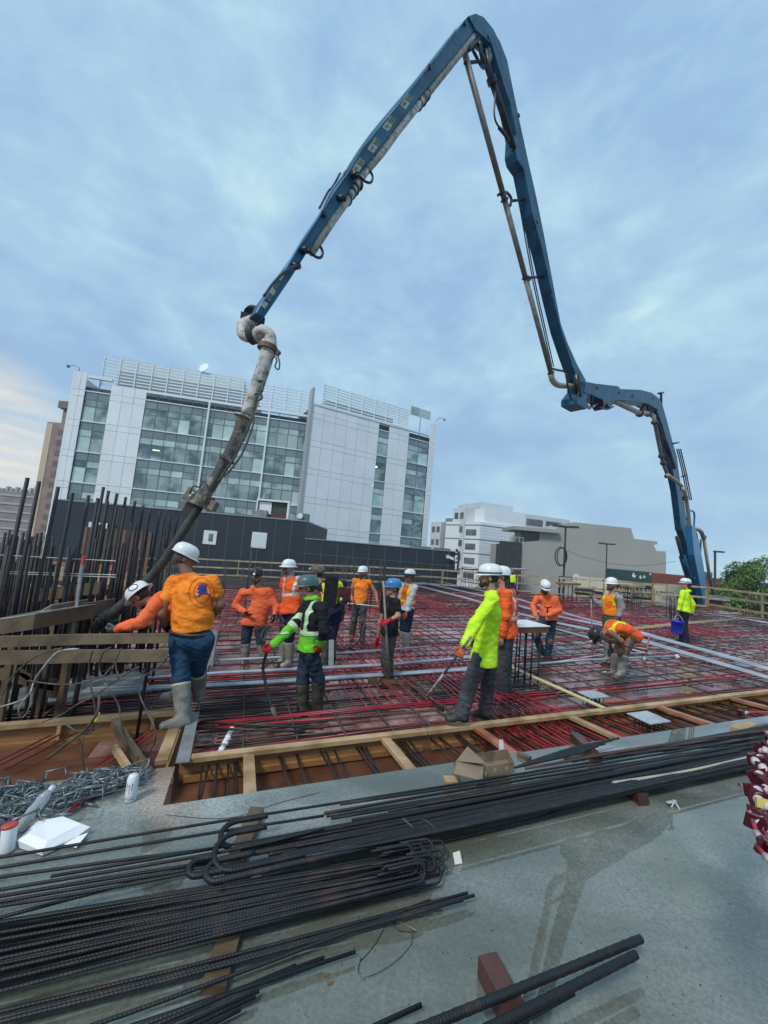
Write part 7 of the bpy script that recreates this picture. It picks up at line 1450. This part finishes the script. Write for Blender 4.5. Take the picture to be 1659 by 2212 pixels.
# vibrator hoses
gH = None
def hose(pts, r, lab, m=M_blk, cat='hose', nm='vibrator_hose'):
    mb = MB(); mb.tube(curve(pts, 6), r, 8); return single(mb, nm, m, lab, cat, None, True)
W6 = Vector(m6['wrR']) + Vector((-.05, 0, -.05)); y6 = W6.y
hose([px3(551, 1352, y6 + .9), px3(556, 1360, y6 + .6), px3(580, 1352, y6 + .3), px3(566, 1368, y6 + .05), px3(567, 1395, y6), W6, px3(568, 1440, y6), px3(577, 1490, y6 - .05), at(590, 1540, .16), at(601, 1562, .1)], .018, 'dark vibrator hose dangling from the red glove down to the mat')
mb = MB(); mb.tube([at(588, 1528, .22), at(600, 1562, .08)], .028, 10); single(mb, 'vibrator_poker', M_caked, 'caked steel vibrator poker on the end of the hose below the red glove', 'poker', None, True)
hose([px3(597, 1322, y6 + 1.3), px3(606, 1330, y6 + 1.2), px3(611, 1345, y6 + 1.0), px3(585, 1352, y6 + .6), px3(573, 1372, y6 + .3), px3(570, 1390, y6 + .05)], .013, 'thin grey hose looping from the orange hoodie to the red glove', M_steel)
hose([px3(553, 1366, y6 + 1), px3(562, 1353, y6 + .8), px3(590, 1351, y6 + .6), px3(615, 1352, y6 + .5)], .012, 'red hose arching in front of the orange hoodie', M_ten)
Y5 = float(m5['P'][1]) - .1; t = thing('vibrator_motor', 'red backpack vibrator motor between the yellow vest and the sleeveless orange shirt', 'motor', px3(746, 1290, Y5))
M_mr = mat('motor_red', (.12, .012, .025), .4, (.05, .01, .015), 12); c = px3(746, 1277, Y5)
mb = MB(); mb.box(c, (.22, .16, .14)); mb.build('tank', M_mr, t); mb = MB(); mb.lathe(c + Vector((0, -.02, -.22)), [(.06, 0), (.08, .03), (.08, .12), (.05, .14)], 12); mb.build('engine', M_steel, t); mb = MB(); mb.box(c + Vector((-.03, -.08, -.14)), (.1, .02, .05)); mb.build('plate', M_wht, t)
mb = MB(); mb.tube([c + Vector((-.1, 0, -.05)), c + Vector((-.12, 0, -.35)), c + Vector((.1, 0, -.36)), c + Vector((.1, 0, -.05))], .012, 6); mb.build('frame', M_steel, t)
mb = MB(); a = c + Vector((-.27, 0, -.04)); mb.box(a, (.24, .14, .50)); o = mb.build('pack', C_blk, m5['t']); mb = MB(); mb.tube([a + Vector((-.1, 0, .26)), a + Vector((.12, 0, .27))], .05, 8); mb.build('pack_top', C_blk, m5['t'])
Y7 = float(m7['P'][1]); hose([px3(790, 1330, Y7 - .3), px3(784, 1365, Y7 - .5), px3(770, 1390, Y7 - .9), px3(745, 1403, Y7 - 1.3), px3(724, 1402, Y7 - 1.5)], .022, 'thick black hose curving down from the sleeveless man to a valve')
mb = MB(); mb.tube([px3(726, 1392, Y7 - 1.5), px3(716, 1412, Y7 - 1.5)], .03, 8); mb.tube([px3(718, 1390, Y7 - 1.5), px3(732, 1396, Y7 - 1.5)], .02, 8); single(mb, 'hose_valve', M_steel, 'dark steel valve at the end of the thick black hose', 'valve')
mb = MB(); mb.tube([px3(750, 1303, Y7 - .25), px3(817, 1310, Y7 - .3)], .012, 7); single(mb, 'pole', M_wht, 'pale horizontal pole held by the man in the sleeveless orange shirt', 'pole', None, True)
# loose hoses and white cords over the planks at the left
M_cord = mat('dirty_white_cord', (.42, .42, .34), .6, (.22, .22, .18), 12); M_hs = mat('dark_muddy_hose', (.05, .045, .038), .6, (.13, .11, .085), 10)
Yh = 3.75
for pts, r, m_, lab in ((((66, 1495), (75, 1470), (95, 1440), (120, 1412), (140, 1404), (170, 1402)), .012, M_cord, 'white cord running over the lower plank and forking at its lower end'), (((66, 1495), (55, 1508), (25, 1520), (-20, 1532)), .010, M_cord, 'pale yellowish cord leading off the left edge'), (((66, 1495), (50, 1515), (40, 1535), (46, 1550), (58, 1540), (66, 1515), (66, 1495)), .008, M_cord, 'loop of pale cord hanging above the left form'), (((-5, 1525), (20, 1470), (60, 1430), (100, 1408), (135, 1400)), .010, M_hs, 'grey brown hose curving over the lower plank at far left'),
    (((240, 1398), (222, 1410), (215, 1450), (235, 1490), (255, 1520), (262, 1560), (270, 1590), (300, 1640)), .012, M_hs, 'muddy hose falling from the lower plank to the left form'), (((262, 1400), (250, 1430), (258, 1460), (290, 1470), (320, 1455), (345, 1440), (362, 1420)), .009, M_hs, 'dark hose drooping behind the boot of the big man'), (((296, 1478), (305, 1510), (322, 1545), (333, 1570), (335, 1600), (318, 1632)), .010, M_hs, 'dark hose curling round the toe of the rubber boot'),
    (((90, 1560), (130, 1545), (170, 1520), (210, 1500), (250, 1470), (300, 1440)), .009, M_hs, 'thin dark hose rising from the left form to the right'), (((143, 1565), (170, 1580), (210, 1572), (222, 1560), (190, 1585), (170, 1578)), .010, M_hs, 'dark hose coil lying on the left form'), (((200, 1405), (192, 1440), (196, 1480), (205, 1530), (200, 1570), (178, 1600), (182, 1680)), .009, M_hs, 'slim hose hanging straight down into the bar chairs'), (((100, 1640), (140, 1610), (180, 1580), (210, 1540), (215, 1500)), .016, M_hs, 'thick dark hose lying aslant below the left form'), (((60, 1470), (120, 1478), (170, 1476), (220, 1462), (240, 1440)), .009, M_hs, 'dark hose sagging between the bars above the fresh concrete')):
    hose([px3(x, y, Yh - .0005 * (x - 150) + random.uniform(-.05, .05) + (.0)) for x, y in pts], r * .72, lab, m_, 'hose' if m_ is M_hs else 'cord', 'loose_hose' if m_ is M_hs else 'cord')
mb = MB(); c = px3(206, 1558, Yh); mb.lathe(c, [(.02, 0), (.026, .01), (.018, .06), (.022, .07)], 10, Vector((.1, 0, 1))); single(mb, 'yellow_tag', mat('yellow_plastic', (.75, .75, .08), .4), 'small yellow plastic plug hanging by the left form', 'plug')

sc.render.film_transparent = False
